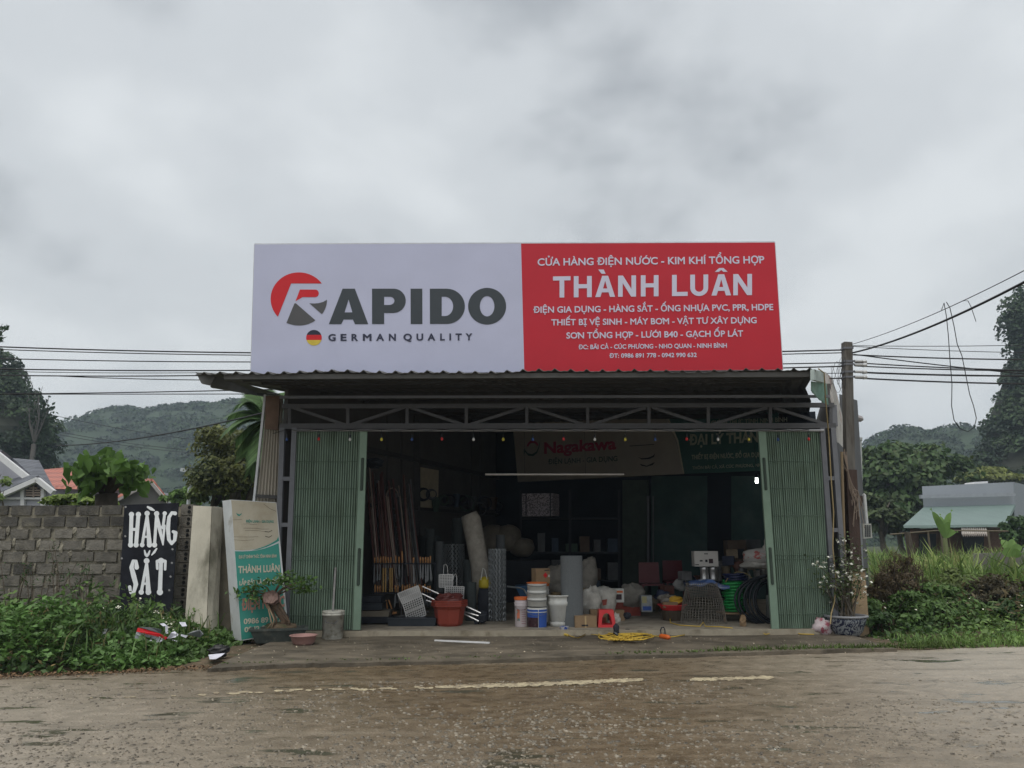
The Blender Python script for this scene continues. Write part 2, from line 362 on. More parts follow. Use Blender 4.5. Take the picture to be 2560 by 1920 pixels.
M_road = road_mat()
M_earth = mat('damp_earth', (.11, .08, .05), .95, var=.4, scale=9, bump=.5, bscale=30, col2=(.04, .05, .02))
M_field = mat('field_earth', (.05, .065, .025), .95, var=.3, scale=.6, col2=(.075, .07, .03))
M_apron = mat('stained_concrete', (.135, .113, .083), .72, var=.35, scale=2.2, bump=.35, bscale=45, col2=(.075, .063, .045), c2lo=.42, c2hi=.6, stretch=(1, 1.8, 1), detail=8)
M_floor = mat('dusty_concrete_floor', (.30, .265, .21), .8, var=.22, scale=3.5, bump=.15, bscale=40, col2=(.19, .165, .13), detail=7)
M_sill = mat('worn_sill_concrete', (.33, .29, .22), .85, var=.25, scale=5, bump=.3, bscale=50, col2=(.2, .17, .12), detail=7)

mb = MB(); mb.grid(lambda u, v: Vector((-900 + 1800 * u, -40 + 1000 * v, -.03)), 24, 24); mb.solo('ground', M_field, None, None, kind='structure')
# road: near sheet with gentle waves, bounded by its far edge line
edge_px = [(-900, 1716), (-300, 1706), (0, 1694), (250, 1684), (500, 1672), (760, 1664), (1020, 1657), (1280, 1651), (1560, 1643), (1850, 1635), (2100, 1630), (2250, 1626), (2400, 1621), (2560, 1617), (3000, 1603), (3600, 1590)]
edge = [G(x, y, 0) for x, y in edge_px]
def edge_y(x):
    for a, b in zip(edge, edge[1:]):
        if a.x <= x <= b.x: return a.y + (b.y - a.y) * (x - a.x) / (b.x - a.x)
    return edge[0].y if x < edge[0].x else edge[-1].y
EX0, EX1 = edge[0].x, edge[-1].x
mb = MB()
def rfn(u, v):
    x = -40 + 80 * u; ye = edge_y(x) + .05 * math.sin(x * 3.1) * .5 + .03 * math.sin(x * 7.7)
    y = -12 + (ye + 12) * v
    return Vector((x, y, .012 * math.sin(x * 1.3 + y * .8) * (1 - v) * .3))
mb.grid(rfn, 320, 30); mb.solo('road', M_road, None, None, kind='structure', smooth=True)
# verge of damp earth between road and walls
mb = MB()
def vfn(u, v):
    x = -40 + 80 * u; y0 = edge_y(x) + .02; return Vector((x, y0 + (13.5 - y0) * v, -.012 + .02 * min(1, v * 6) + .012 * math.sin(x * 2.1 + v * 9)))
mb.grid(vfn, 200, 12); mb.solo('verge', M_earth, None, None, kind='structure')
# concrete apron
ap = [G(x, y, AZ) for x, y in ((520, 1668), (640, 1661), (780, 1657), (1020, 1651), (1280, 1645), (1560, 1637), (1850, 1629), (2050, 1624), (2240, 1618))]
mb = MB(); top = []
for i in range(81):
    k = i / 80 * (len(ap) - 1); a = ap[int(k)]; b = ap[min(int(k) + 1, len(ap) - 1)]; q = a.lerp(b, k - int(k)); q.y += random.uniform(-.035, .035); q.z = AZ - .012; top.append(q)
nb = 10; vs = []
for q in top: vs += [Vector((q.x, q.y, -.01))] + [Vector((q.x * (1 - t) + (q.x * .985) * t, q.y + (11.97 - q.y) * t, AZ - .012 + .025 * t + .006 * math.sin(q.x * 2 + t * 5))) for t in [j / nb for j in range(nb + 1)]]
n = nb + 2; mb.add(vs, [(i * n + j, i * n + j + 1, (i + 1) * n + j + 1, (i + 1) * n + j) for i in range(80) for j in range(n - 1)])
mb.solo('apron', M_apron, None, None, kind='structure')
# worn yellow line on the road
mb = MB(); M_line = mat('worn_yellow_paint', (.44, .38, .25), .8, var=.25, scale=20, col2=(.25, .205, .14), c2lo=.42, c2hi=.58)
ln = [(200, 1746), (440, 1737), (620, 1731), (810, 1723), (980, 1721), (1157, 1716), (1290, 1712), (1388, 1708), (1500, 1703), (1610, 1698), (1724, 1699), (1820, 1697), (1925, 1693)]
k = 0.0
while k < len(ln) - 1.02:
    i = int(k); x = ln[i][0] + (ln[i + 1][0] - ln[i][0]) * (k - i); y = ln[i][1] + (ln[i + 1][1] - ln[i][1]) * (k - i)
    wear = .75 if x < 430 else (.45 if x < 1090 else (.06 if x < 1600 else (1 if x < 1725 else .15)))
    if random.random() > wear:
        h = (1.5 if x < 430 else 2.3 if x < 1090 else 5 if x < 1560 else 3.8) * random.uniform(.6, 1.2)
        wd = random.uniform(12, 34); oy = random.uniform(-2.2, 2.2) if x < 1100 else random.uniform(-1, 1)
        nseg = 5; tp = []; bt = []
        for j in range(nseg + 1):
            xx = x - wd / 2 + wd * j / nseg; e = 1 if 0 < j < nseg else .3
            yy = y + oy - (xx - x) * .03
            tp.append(G(xx, yy - h * e * random.uniform(.7, 1.1), .004 + random.uniform(0, .002))); bt.append(G(xx, yy + h * e * random.uniform(.7, 1.1), .004 + random.uniform(0, .002)))
        base = len(mb.v); mb.add(tp + bt, [(j, j + 1, j + 2 + nseg, j + 1 + nseg) for j in range(nseg)])
    k += .065
mb.solo('road_marking', M_line, None, None, kind='structure')
# loose stone chips
M_chip = mat('grey_stone_chips', (.175, .152, .117), .6, var=.3, scale=3, isl=.5, spec=.4)
n = 26000; ys = 4.9 + (RNG.uniform(0, 1, n) ** 1.4) * 3.7; xs = RNG.uniform(-1, 1, n) * ys * .72
den = .5 + .5 * np.sin(xs * 1.7 + ys * 1.1) * np.sin(ys * 2.9 - xs * .6 + 1) + .35 * (ys < 6.8) - .6 * ((xs > 2.6) & (ys > 7.4)) - .5 * ((xs > 2.4) & (ys < 5.9))
keep = RNG.uniform(0, 1, n) < den * .8; xs = xs[keep]; ys = ys[keep]; n = len(xs)
s = (RNG.uniform(0, 1, n) ** 2.3 * .022 + .0045)[:, None]; a = RNG.uniform(0, PI, n)
ux = np.stack([np.cos(a), np.sin(a), RNG.normal(0, .12, n)], 1); uy = np.stack([-np.sin(a), np.cos(a), RNG.normal(0, .12, n)], 1) * RNG.uniform(.45, .9, (n, 1))
c = np.stack([xs, ys, np.full(n, -.001)], 1); up = np.array([0, 0, 1.0]); V = []
for k in range(5):
    an = 2 * PI * k / 5 + RNG.uniform(-.4, .4, n)[:, None]; V.append(c + s * (ux * np.cos(an) + uy * np.sin(an)))
for k in range(5):
    an = 2 * PI * k / 5 + RNG.uniform(-.4, .4, n)[:, None]; V.append(c + s * .7 * (ux * np.cos(an) + uy * np.sin(an)) + up * s * .38)
V = np.stack(V, 1).reshape(-1, 3); i = np.arange(n)[:, None] * 10
Fa = np.concatenate([i + np.array([k, (k + 1) % 5, (k + 1) % 5 + 5, k + 5]) for k in range(5)] + [i + np.array([5, 6, 7, 8]), i + np.array([5, 8, 9, 9])], 1).reshape(-1, 4)
Fa = Fa[Fa[:, 2] != Fa[:, 3]]
tag(np_mesh('stone_chips', V, Fa, M_chip), 'loose grey stone chips scattered over the wet brown road', 'gravel', kind='stuff')
# narrow weed strip along the crack between road and apron
parts = []
for (x0, x1, nb_, hh) in ((1500, 1760, 120, .05), (1760, 2250, 620, .085), (560, 1300, 110, .035), (2230, 2330, 150, .1)):
    B = []
    for _ in range(nb_):
        x = random.uniform(x0, x1); q = G(x, 1600, 0); yy = edge_y(q.x); xx = (x - CX) / F * yy * 1.0
        B.append((xx, edge_y(xx) + random.gauss(.03, .05), .02))
    parts.append(blade_arrays(np.array(B), hh, .014, .8)); parts.append(leaf_arrays(np.array(B) + np.array([0, 0, .03]), .035, .5, .5))
V, Fa = merge(parts); tag(np_mesh('weed_strip', V, Fa, leafmat('strip_green', (.06, .085, .025))), 'low weeds growing in the crack between road and concrete apron', 'weeds', kind='stuff')

# ================================================================ the shop building
M_steel = mat('grey_painted_steel', (.135, .14, .155), .55, var=.12, scale=8, spec=.4)
M_truss = mat('dim_truss_steel', (.07, .07, .074), .6, var=.15, scale=8)
M_dark = mat('dark_old_steel', (.04, .039, .038), .7, var=.3, scale=6)  # colour lowered further for steel in the unlit hall
M_sheet = mat('weathered_roof_sheet', (.10, .098, .093), .65, var=.25, scale=3, metal=.2)  # colour lowered so the roof underside reads unlit
M_beige = mat('beige_wall_sheet', (.33, .30, .25), .75, var=.2, scale=3, col2=(.22, .19, .15), stretch=(1, 1, .25))
M_inner = mat('shaded_inner_sheet', (.085, .08, .075), .8, var=.2, scale=2)  # beige wall sheet with the hall's shade put into its colour
M_teal = mat('teal_plaster', (.05, .095, .092), .9, var=.25, scale=2, col2=(.07, .11, .108))
M_black = mat('near_black', (.015, .018, .026), .7, var=.3)
M_green = mat('pale_green_door_paint', (.185, .255, .195), .6, var=.2, scale=4, spec=.35, col2=(.13, .18, .13), stretch=(1.6, 1.6, .45))
M_edge = mat('galvanised_trim', (.45, .46, .47), .45, metal=.5, var=.12)
shop = T('hardware_shop', 'single storey hardware shop with open dark front between green folding doors', 'shop', (0.7, 12, 0))
SK = .37                                            # the side walls run back at a slant
def wl(Y, x0=-3.62): return x0 + SK * (Y - 12)       # left wall
def wr(Y): return 5.02 + SK * (Y - 12)
def rz(Y): return 3.79 + (Y - 10.6) * .075
# floor
mb = MB(); mb.slab([(wl(11.93) - .1, 11.93, FZ), (wr(11.93) + .1, 11.93, FZ), (wr(23) + .1, 23, FZ), (wl(23) - .1, 23, FZ)], (0, 0, -.3))
o = mb.solo('shop_floor', M_floor, None, None, kind='structure')
mb = MB(); a = P(690, 1575, 11.9); b = P(2075, 1570, 11.9); mb.box(((a.x + b.x) / 2, 11.905, FZ - .06), (b.x - a.x, .05, .13)); mb.build('door_sill', M_sill, shop)
# walls
mb = MB(); mb.slab([(wl(12.1), 12.1, FZ), (wl(22.5), 22.5, FZ), (wl(22.5), 22.5, rz(22.5)), (wl(12.1), 12.1, rz(12.1))], (-.06, 0, 0)); mb.build('side_wall', M_inner, shop)
mb = MB(); mb.slab([(wr(12.15), 12.15, FZ), (wr(22.5), 22.5, FZ), (wr(22.5), 22.5, rz(22.5)), (wr(12.15), 12.15, rz(12.15))], (.06, 0, 0)); mb.build('side_wall', M_inner, shop)
BW = lambda x: 20.3 - .45 * (x - .2)                # back wall line
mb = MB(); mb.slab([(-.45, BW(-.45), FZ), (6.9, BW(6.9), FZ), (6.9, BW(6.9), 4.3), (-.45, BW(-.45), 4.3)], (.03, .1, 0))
mb.build('back_wall', mat('shaded_back_plaster', (.014, .019, .028), .9, var=.3, scale=1.5), shop)  # shade of the unlit hall, slightly blue, put into the wall colour
def bwq(x0, y0, x1, y1, lift=.02):                  # rectangle on the back wall from pixels
    pl = Plane(Vector((.2, BW(.2), 0)), Vector((5, BW(5), 0)), Vector((.2, BW(.2), 3))); return [pl.hit(x0, y0, lift), pl.hit(x1, y0, lift), pl.hit(x1, y1, lift), pl.hit(x0, y1, lift)], pl
q, pl = bwq(1628, 1190, 1768, 1530, .03); mb = MB(); mb.slab(q, pl.n * -.02); q, pl = bwq(1828, 1190, 1915, 1530, .03); mb.slab(q, pl.n * -.02); mb.build('partition', M_teal, shop)
q, pl = bwq(1556, 1200, 1618, 1520, .2); mb = MB(); mb.slab(q, pl.n * -.18); mb.build('pillar', mat('green_grey_pillar', (.07, .095, .08), .85, var=.2), shop)
for x in (1620, 1633):
    mb = MB(); pl2 = bwq(1, 1, 2, 2)[1]; mb.bar(pl2.hit(x, 1240, .5), pl2.hit(x, 1450, .5), .05 if x < 1630 else .025); mb.build('inner_post', M_steel, shop)
# left inner wall: seams, dark posts, rails, a paler board
lp = Plane(Vector((wl(12.1), 12.1, 0)), Vector((wl(20), 20, 0)), Vector((wl(12.1), 12.1, 3)))
for x in (968, 1003, 1036, 1178, 1200): mb = MB(); mb.bar(lp.hit(x, 1040, .01), lp.hit(x, 1390, .01), .03, .02); mb.build('wall_seam', M_dark, shop)
for x in (1043, 1290): mb = MB(); mb.bar(lp.hit(x, 1050, .05), lp.hit(x, 1400, .05), .12); mb.build('inner_column', M_dark, shop)
for (xa, ya, xb, yb, wd) in ((905, 1120, 1290, 1205, .09), (905, 1262, 1290, 1290, .07)):
    mb = MB(); mb.bar(lp.hit(xa, ya, .06), lp.hit(xb, yb, .06), wd); mb.build('wall_rail', M_dark, shop)
mb = MB(); mb.slab([lp.hit(1052, 1168, .03), lp.hit(1097, 1176, .03), lp.hit(1095, 1275, .03), lp.hit(1051, 1272, .03)], lp.n * -.02); mb.build('wall_board', mat('pale_wall_board', (.40, .35, .25), .8), shop)
# outer corrugated strip left of the doors
A0, A1 = P(668, 988, 12.12), P(604, 1600, 12.12); B0, B1 = P(706, 988, 12.12), P(690, 1600, 12.12)
def lsf(u, v):
    q = A0.lerp(A1, v).lerp(B0.lerp(B1, v), u); ph = u * 7 * 2 * PI; q.y += .018 * max(-.6, math.cos(ph)); return q
mb = MB(); mb.grid(lsf, 84, 14); mb.grid(lambda u, v: lsf(u, v) + Vector((0, .04, 0)), 84, 14); mb.build('cladding', M_beige, shop)
mb = MB(); mb.bar(A0 + Vector((-.02, -.03, 0)), A1 + Vector((-.02, -.03, 0)), .035, .05); mb.build('cladding_trim', M_edge, shop)
mb = MB(); mb.slab([P(664, 990, 12.06), P(700, 990, 12.06), P(694, 1075, 12.06), P(662, 1072, 12.06)], (0, .03, 0)); mb.build('rusty_flashing', mat('rusty_flashing', (.12, .075, .05), .8, var=.3), shop, local=False)
mb = MB(); mb.bar(P(640, 1240, 12.06), P(700, 1243, 12.06), .05); mb.build('cladding_rail', M_dark, shop)
# front posts and rungs: two frames of square tube
for (a, b, c, d, rg) in ((707, 690, 737, 716, (1197, 1312, 1440)), (2054, 2090, 2081, 2118, (1196, 1325, 1460))):
    for x0, x1 in ((a, b), (c, d)):
        mb = MB(); mb.bar(P(x0, 1070, 12.0), P(x1, 1572, 12.0), .075); mb.build('post', M_steel, shop)
    for y in rg:
        t = (y - 1070) / 502; mb = MB(); mb.bar(P(a + (b - a) * t, y, 12), P(c + (d - c) * t, y, 12), .06); mb.build('rung', M_steel, shop)
mb = MB(); mb.bar(P(2030, 1080, 12.35), P(2062, 1560, 12.35), .08); mb.bar(P(752, 1080, 12.35), P(735, 1560, 12.35), .08); mb.build('inner_post', M_dark, shop)
# truss
mb = MB(); mb.bar(P(700, 1066, 12), P(2088, 1065, 12), .085, .07); mb.build('truss_bottom_chord', M_truss, shop)
mb = MB(); mb.bar(P(706, 1016, 12), P(2084, 1013, 12), .07, .06); mb.build('truss_top_chord', M_truss, shop)
mb = MB(); mb.tube([P(730, 1076, 11.95), P(2060, 1076, 11.95)], .016, 6); mb.build('door_rail', mat('pale_rail', (.34, .34, .35), .5, metal=.3), shop)
vx = [724, 870, 1018, 1166, 1317, 1469, 1622, 1770, 1925, 2076]
for x in vx:
    mb = MB(); mb.bar(P(x, 1018, 12), P(x, 1064, 12), .05); mb.build('truss_upright', M_truss, shop)
for i in range(len(vx) - 1):
    mb = MB(); l, r = (1019, 1062) if i % 2 == 0 else (1062, 1019)
    mb.bar(P(vx[i] + 8, l, 12), P(vx[i + 1] - 8, r, 12), .045); mb.build('truss_brace', M_truss, shop)
mb = MB(); mb.bar(P(2083, 1013, 12.02), P(2086, 1066, 12.02), .08); mb.build('post', M_steel, shop)
mb = MB(); mb.bar(P(700, 993, 11.6), P(2075, 991, 11.6), .04); mb.build('ceiling_rail', M_steel, shop)
# canopy: corrugated sheet, front edge at Y 10.6
FA, FB = P(489, 934, 10.6), P(2040, 926, 10.6); LEN = FB.x - FA.x
def ridge(x):
    p = (x / .225) % 1.0; return .036 * math.exp(-((p - .5) / .13) ** 2) + .004 * math.sin(p * 12.6)
def canf(dz):
    def fn(u, v):
        x = FA.x + LEN * u; z0 = FA.z + (FB.z - FA.z) * u; dep = 12.6 * v
        sag = .012 * math.sin(x * 1.9) + .008 * math.sin(x * 4.3)
        return Vector((x + SK * dep * (1 if v > .2 else v * 5), 10.6 + dep, z0 + dep * .075 + ridge(x - FA.x) + dz + sag * (1 - v)))
    return fn
mb = MB(); mb.grid(canf(0), 500, 6); mb.grid(canf(-.008), 500, 6); nn = 501
mb.f += [(i, i + 1, i + 1 + nn * 7, i + nn * 7) for i in range(500)]; mb.mi += [0] * 500
mb.build('roof', M_sheet, shop)
for k, (Y, hh) in enumerate(((10.68, .07), (11.05, .05), (11.45, .05), (11.9, .06), (12.9, .08), (14.2, .1), (15.8, .1), (17.6, .1))):
    mb = MB(); x0 = FA.x + .35 + SK * (Y - 10.6); x1 = FB.x + SK * max(0, Y - 12) - .05; zz = rz(Y) - .02 - hh / 2
    mb.bar((x0, Y, zz), (x1, Y, zz), hh, .05); mb.build('purlin', M_dark if k else M_sheet, shop)
mb = MB()                                           # left barge: closed sloping edge of the canopy
mb.slab([P(489, 930, 10.6), P(503, 958, 10.62), P(526, 963, 10.7), P(526, 968, 10.8), P(668, 992, 13.6), P(700, 985, 13.6), P(540, 938, 10.75)], (0, .06, 0)); mb.build('barge_board', M_sheet, shop)
mb = MB(); mb.slab([P(2036, 923, 10.58), P(2062, 931, 11.4), P(2063, 957, 11.4), P(2036, 950, 10.58)], (-.05, .02, 0)); mb.build('roof_end_cap', mat('pale_green_end_cap', (.36, .42, .40), .6, var=.3, scale=9), shop)
sc = [P(2027, 953, 11.0), P(2063, 958, 11.6), P(2068, 1012, 11.75)]
for i in range(10):
    t = i / 9; x = 2068 - 41 * t ** .85; y = 1012 - 34 * t ** 1.3 - (2 if i % 2 else 0); sc.append(P(x, y, 11.75 - .75 * t))
mb = MB(); mb.slab(sc, (.03, .02, 0)); mb.build('corrugated_end_panel', mat('green_end_panel', (.13, .24, .19), .6, var=.25, scale=6, col2=(.2, .3, .25)), shop)
# right outer wall: pale board and dark sheeting behind it
mb = MB(); mb.slab([P(2064, 930, 12.2), P(2080, 945, 12.5), P(2093, 985, 13), P(2106, 1040, 13.2), P(2112, 1132, 13.4), P(2090, 1100, 12.3), P(2086, 1010, 12.1)], (-.03, .03, 0)); mb.build('side_board', mat('pale_side_board', (.50, .48, .45), .8, var=.25, scale=4, col2=(.34, .2, .17), c2lo=.56, c2hi=.66), shop)
mb = MB(); mb.slab([P(2098, 985, 13.6), P(2140, 1000, 15.5), P(2175, 1560, 15.5), P(2122, 1580, 13.6)], (.05, 0.05, 0)); mb.slab([P(2090, 1100, 12.4), P(2128, 1140, 13.5), P(2160, 1560, 13.5), P(2122, 1575, 12.4)], (.0, .05, 0)); mb.build('side_sheeting', mat('dark_side_sheet', (.10, .10, .105), .7, var=.35, scale=3, stretch=(6, 6, .5)), shop)
# folding doors
def folding(x0t, x0b, x1t, x1b, yt0, yb0, stile_right):
    rp = []
    A = P(x0t, yt0, 12.02); B = P(x0b, yb0, 12.02); C = P(x1t, yt0, 12.02); D = P(x1b, yb0 - 1, 12.02)
    nf = 27
    jit = [random.uniform(-.008, .008) for _ in range(nf + 1)]
    def fn(u, v):
        q = B.lerp(A, v).lerp(D.lerp(C, v), u); p = (u * nf) % 1.0; q.y += jit[int(u * nf)] + .006 * math.sin(v * 5 + int(u * nf) * 1.7)
        q.y += -.022 * (1 if .18 < p < .78 else -1) + (.008 if abs(p - .48) < .08 else 0); return q
    us = sorted({round((i + p) / nf, 6) for i in range(nf) for p in (0, .16, .2, .42, .48, .54, .76, .8)} | {1.0})
    mb = MB(); nv = 8; vs = []
    for j in range(nv + 1):
        for u in us: vs.append(fn(min(u, .9999), j / nv))
    nu = len(us) - 1; mb.add(vs, [(j * (nu + 1) + i, j * (nu + 1) + i + 1, (j + 1) * (nu + 1) + i + 1, (j + 1) * (nu + 1) + i) for j in range(nv) for i in range(nu)])
    door = mb.build('folding_door', M_green, shop)
    mb = MB(); off = Vector((0, -.035, 0))
    for v in (.07, .2, .34, .36, .56, .70, .84): mb = MB(); mb.tube([fn(.02, v) + off, fn(.98, v) + off], .004, 4); mb.build('scissor_bar', mat('door_bar_green', (.07, .11, .08), .6), door)
    s0, s1 = (C, D) if stile_right else (A, B); sg = 1 if stile_right else -1
    mb = MB(); mb.bar(s1 + Vector((sg * .055, -.03, 0)), s0 + Vector((sg * .055, -.03, 0)), .11, .05); st = mb.build('stile', mat('door_stile_green', (.18, .26, .195), .5, var=.1), door)
    for v0, v1 in ((.215, .40), (.69, .86)):
        mb = MB()
        a = s1.lerp(s0, v0) + Vector((sg * .055, -.0565, 0)); b = s1.lerp(s0, v1) + Vector((sg * .055, -.0565, 0)); mb.tube([a, a.lerp(b, .02), a.lerp(b, .98), b], [.008, .024, .024, .008], 8)
        mb.build('handle_slot', mat('slot_dark', (.04, .06, .045), .7), door)
folding(741, 722, 902, 884, 1079, 1575, True)
folding(1911, 1945, 2050, 2078, 1079, 1571, False)

# ================================================================ shop sign
SY = 11.0
tl, tr, bl, br = P(636.5, 611, 10.86), P(1937, 606, 10.86), P(627, 936, SY), P(1957, 924, SY)
SP = Plane(bl, br, tl)
sign = T('shop_sign', 'wide rooftop shop sign, lavender white half and red half full of lettering', 'sign', (bl + br) / 2)
back = -SP.n * .22
mt, mbm = SP.hit(1302.5, 608.5), SP.hit(1310.8, 930)
M_white = mat('lavender_white_banner', (.50, .52, .68), .5, var=.05, scale=1.2, bump=.5, bscale=1.3); M_red = mat('red_banner', (.50, .014, .03), .45, var=.06, scale=1.2, bump=.5, bscale=1.3)
mb = MB(); mb.slab([tl, mt, mbm, bl], back); mb.build('white_panel', M_white, sign)
mb = MB(); mb.slab([mt, tr, br, mbm], back); mb.build('red_panel', M_red, sign)
mb = MB()
for a, b in ((tl, tr), (bl, br), (tl, bl), (tr, br), (mt, mbm)): mb.bar(a + back * .49, b + back * .49, .018, .215)
mb.build('frame', mat('sign_frame_aluminium', (.55, .56, .6), .4, metal=.4), sign)
z1 = lambda x, y, l=.0035: SP.hit(600 + x * .32550, 580 + y * .32550, l)
M_lred = mat('logo_red', (.58, .012, .02), .5, var=.04); M_lgrey = mat('logo_grey', (.085, .085, .09), .5, var=.04); M_lblk = mat('logo_charcoal', (.045, .055, .065), .5, var=.04)
mb = MB(); em = (452, 514, 217, 204)
shape_on(mb, [arc(*em, 35.6, 222, 40) + [(290, 653), (392, 395), (628, 395)]], z1)
shape_on(mb, [[(460, 442), (577, 442)] + arc(577, 471, 28, 29, 85, -85, 12) + [(577, 500), (480, 500), (426, 531)]], z1); emb = mb.build('emblem', M_lred, sign)
mb = MB(); shape_on(mb, [[(418, 548), (430, 548), (578, 677)] + arc(*em, -56, -115, 16) + [(356, 699)]], z1)
shape_on(mb, [[(532, 547), (570, 549), (605, 546), (640, 536), (667, 520)] + arc(*em, -4, -33, 8) + [(626, 630)]], z1); mb.build('emblem_shade', M_lgrey, emb)
mb = MB()
shape_on(mb, [[(682, 708), (788, 435), (882, 435), (985, 708), (883, 708), (867, 672), (795, 672), (778, 708)], [(803, 617), (834, 518), (863, 617)]], z1)
shape_on(mb, [[(1014, 707), (1014, 435), (1180, 435)] + arc(1180, 528, 93, 93, 85, -85, 20) + [(1180, 622), (1107, 622), (1107, 707)], [(1107, 497), (1150, 497)] + arc(1150, 528, 36, 31, 80, -80, 12) + [(1150, 560), (1107, 560)]], z1)
shape_on(mb, [[(1310, 435), (1400, 435), (1401, 707), (1311, 707)]], z1)
shape_on(mb, [[(1459, 706), (1458, 435), (1590, 435)] + arc(1590, 571, 137, 135, 86, -86, 26) + [(1590, 706)], [(1549, 497), (1575, 497)] + arc(1575, 571, 62, 74, 84, -84, 20) + [(1575, 645), (1549, 645)]], z1)
shape_on(mb, [arc(1898, 570, 146, 141, 0, 355, 60), arc(1898, 570, 56, 78, 0, 352, 44)], z1); mb.build('lettering', M_lblk, sign)
mb = MB()
for ch, a, b in (('G', 678, 735), ('E', 772, 818), ('R', 856, 908), ('M', 943, 1010), ('A', 1045, 1107), ('N', 1143, 1197), ('Q', 1255, 1320), ('U', 1355, 1407), ('A', 1440, 1500), ('L', 1537, 1573), ('I', 1608, 1621), ('T', 1655, 1703), ('Y', 1732, 1785)):
    yb = 837 - (a - 678) * .0045; k = .3255; text_on(mb, SP, ch, 600 + a * k, 580 + yb * k, 600 + b * k, 580 + yb * k, 54 * k, .035, .006)
mb.build('lettering', mat('navy_lettering', (.03, .035, .07), .5), sign)
fl = (568, 812, 60, 60); mb = MB()
a1 = math.degrees(math.asin(22 / 60)); a2 = math.degrees(math.asin(-18 / 60))
shape_on(mb, [arc(*fl, a1, 180 - a1, 20)], z1); fb = mb.build('flag_roundel', mat('flag_black', (.02, .02, .04), .5), sign)
mb = MB(); shape_on(mb, [arc(*fl, a2, a1, 8) + arc(*fl, 180 - a1, 180 - a2, 8)], z1); mb.build('red_band', M_lred, fb)
mb = MB(); shape_on(mb, [arc(*fl, 180 - a2, 360 + a2, 20)], z1); mb.build('yellow_band', mat('flag_yellow', (.62, .48, .06), .5), fb)
M_ltr = mat('white_lettering', (.60, .59, .72), .5, var=.03)
for s, xl, yl, xr, yr, cap, bo in (("CỬA HÀNG ĐIỆN NƯỚC - KIM KHÍ TỔNG HỢP", 168, 232, 1935, 213, 57, .02), ("ĐIỆN GIA DỤNG - HÀNG SẮT - ỐNG NHỰA PVC, PPR, HDPE", 135, 600, 2005, 578, 49, .022), ("THIẾT BỊ VỆ SINH - MÁY BƠM - VẬT TƯ XÂY DỰNG", 275, 697, 1875, 680, 48, .022), ("SƠN TỔNG HỢP - LƯỚI B40 - GẠCH ỐP LÁT", 392, 800, 1770, 783, 48, .022), ("ĐC: BÃI CẢ - CÚC PHƯƠNG - NHO QUAN - NINH BÌNH", 487, 883, 1643, 870, 35, .025), ("ĐT: 0986 891 778 - 0942 990 632", 727, 950, 1408, 943, 34, .025)):
    k = .32098; mb = MB(); text_on(mb, SP, s, 1290 + xl * k, 590 + yl * k, 1290 + xr * k, 590 + yr * k, cap * k, bo, .006); mb.build('lettering', M_ltr, sign)

def zl(x, v): yb = 480 - (x - 288) * .0129; return SP.hit(1290 + x * .32098, 590 + (yb - v) * .32098, .006)
def gH(a, b): return [[(a, 0), (a, 165), (a + 37, 165), (a + 37, 102), (b - 37, 102), (b - 37, 165), (b, 165), (b, 0), (b - 37, 0), (b - 37, 70), (a + 37, 70), (a + 37, 0)]]
def gA(a, b): c = (a + b) / 2; return [[(a, 0), (c - 23, 165), (c + 23, 165), (b, 0), (b - 40, 0), (b - 51, 36), (a + 51, 36), (a + 40, 0)], [(a + 61, 66), (c, 126), (b - 61, 66)]]
def gN(a, b): return [[(a, 0), (a, 165), (a + 38, 165), (b - 36, 60), (b - 36, 165), (b, 165), (b, 0), (b - 38, 0), (a + 36, 106), (a + 36, 0)]]
mb = MB()
for g in ([[(288, 165), (425, 165), (425, 133), (376, 133), (376, 0), (339, 0), (339, 133), (288, 133)]], gH(450, 590), gA(617, 772), gN(795, 935), gH(972, 1110), [[(1215, 0), (1215, 165), (1252, 165), (1252, 32), (1337, 32), (1337, 0)]],
          [[(1357, 165), (1357, 62)] + arc(1427, 62, 70, 64, 175, 5, 20) + [(1497, 62), (1497, 165), (1460, 165), (1460, 62)] + arc(1427, 62, 33, 31, 5, 175, 14) + [(1394, 62), (1394, 165)]], gA(1522, 1675), gN(1692, 1838),
          [[(640, 214), (683, 214), (698, 181), (667, 181)]], [[(1548, 184), (1582, 214), (1616, 214), (1648, 184), (1616, 184), (1599, 199), (1580, 184)]]): 
    shape_on(mb, g, zl)
mb.build('lettering', M_ltr, sign)
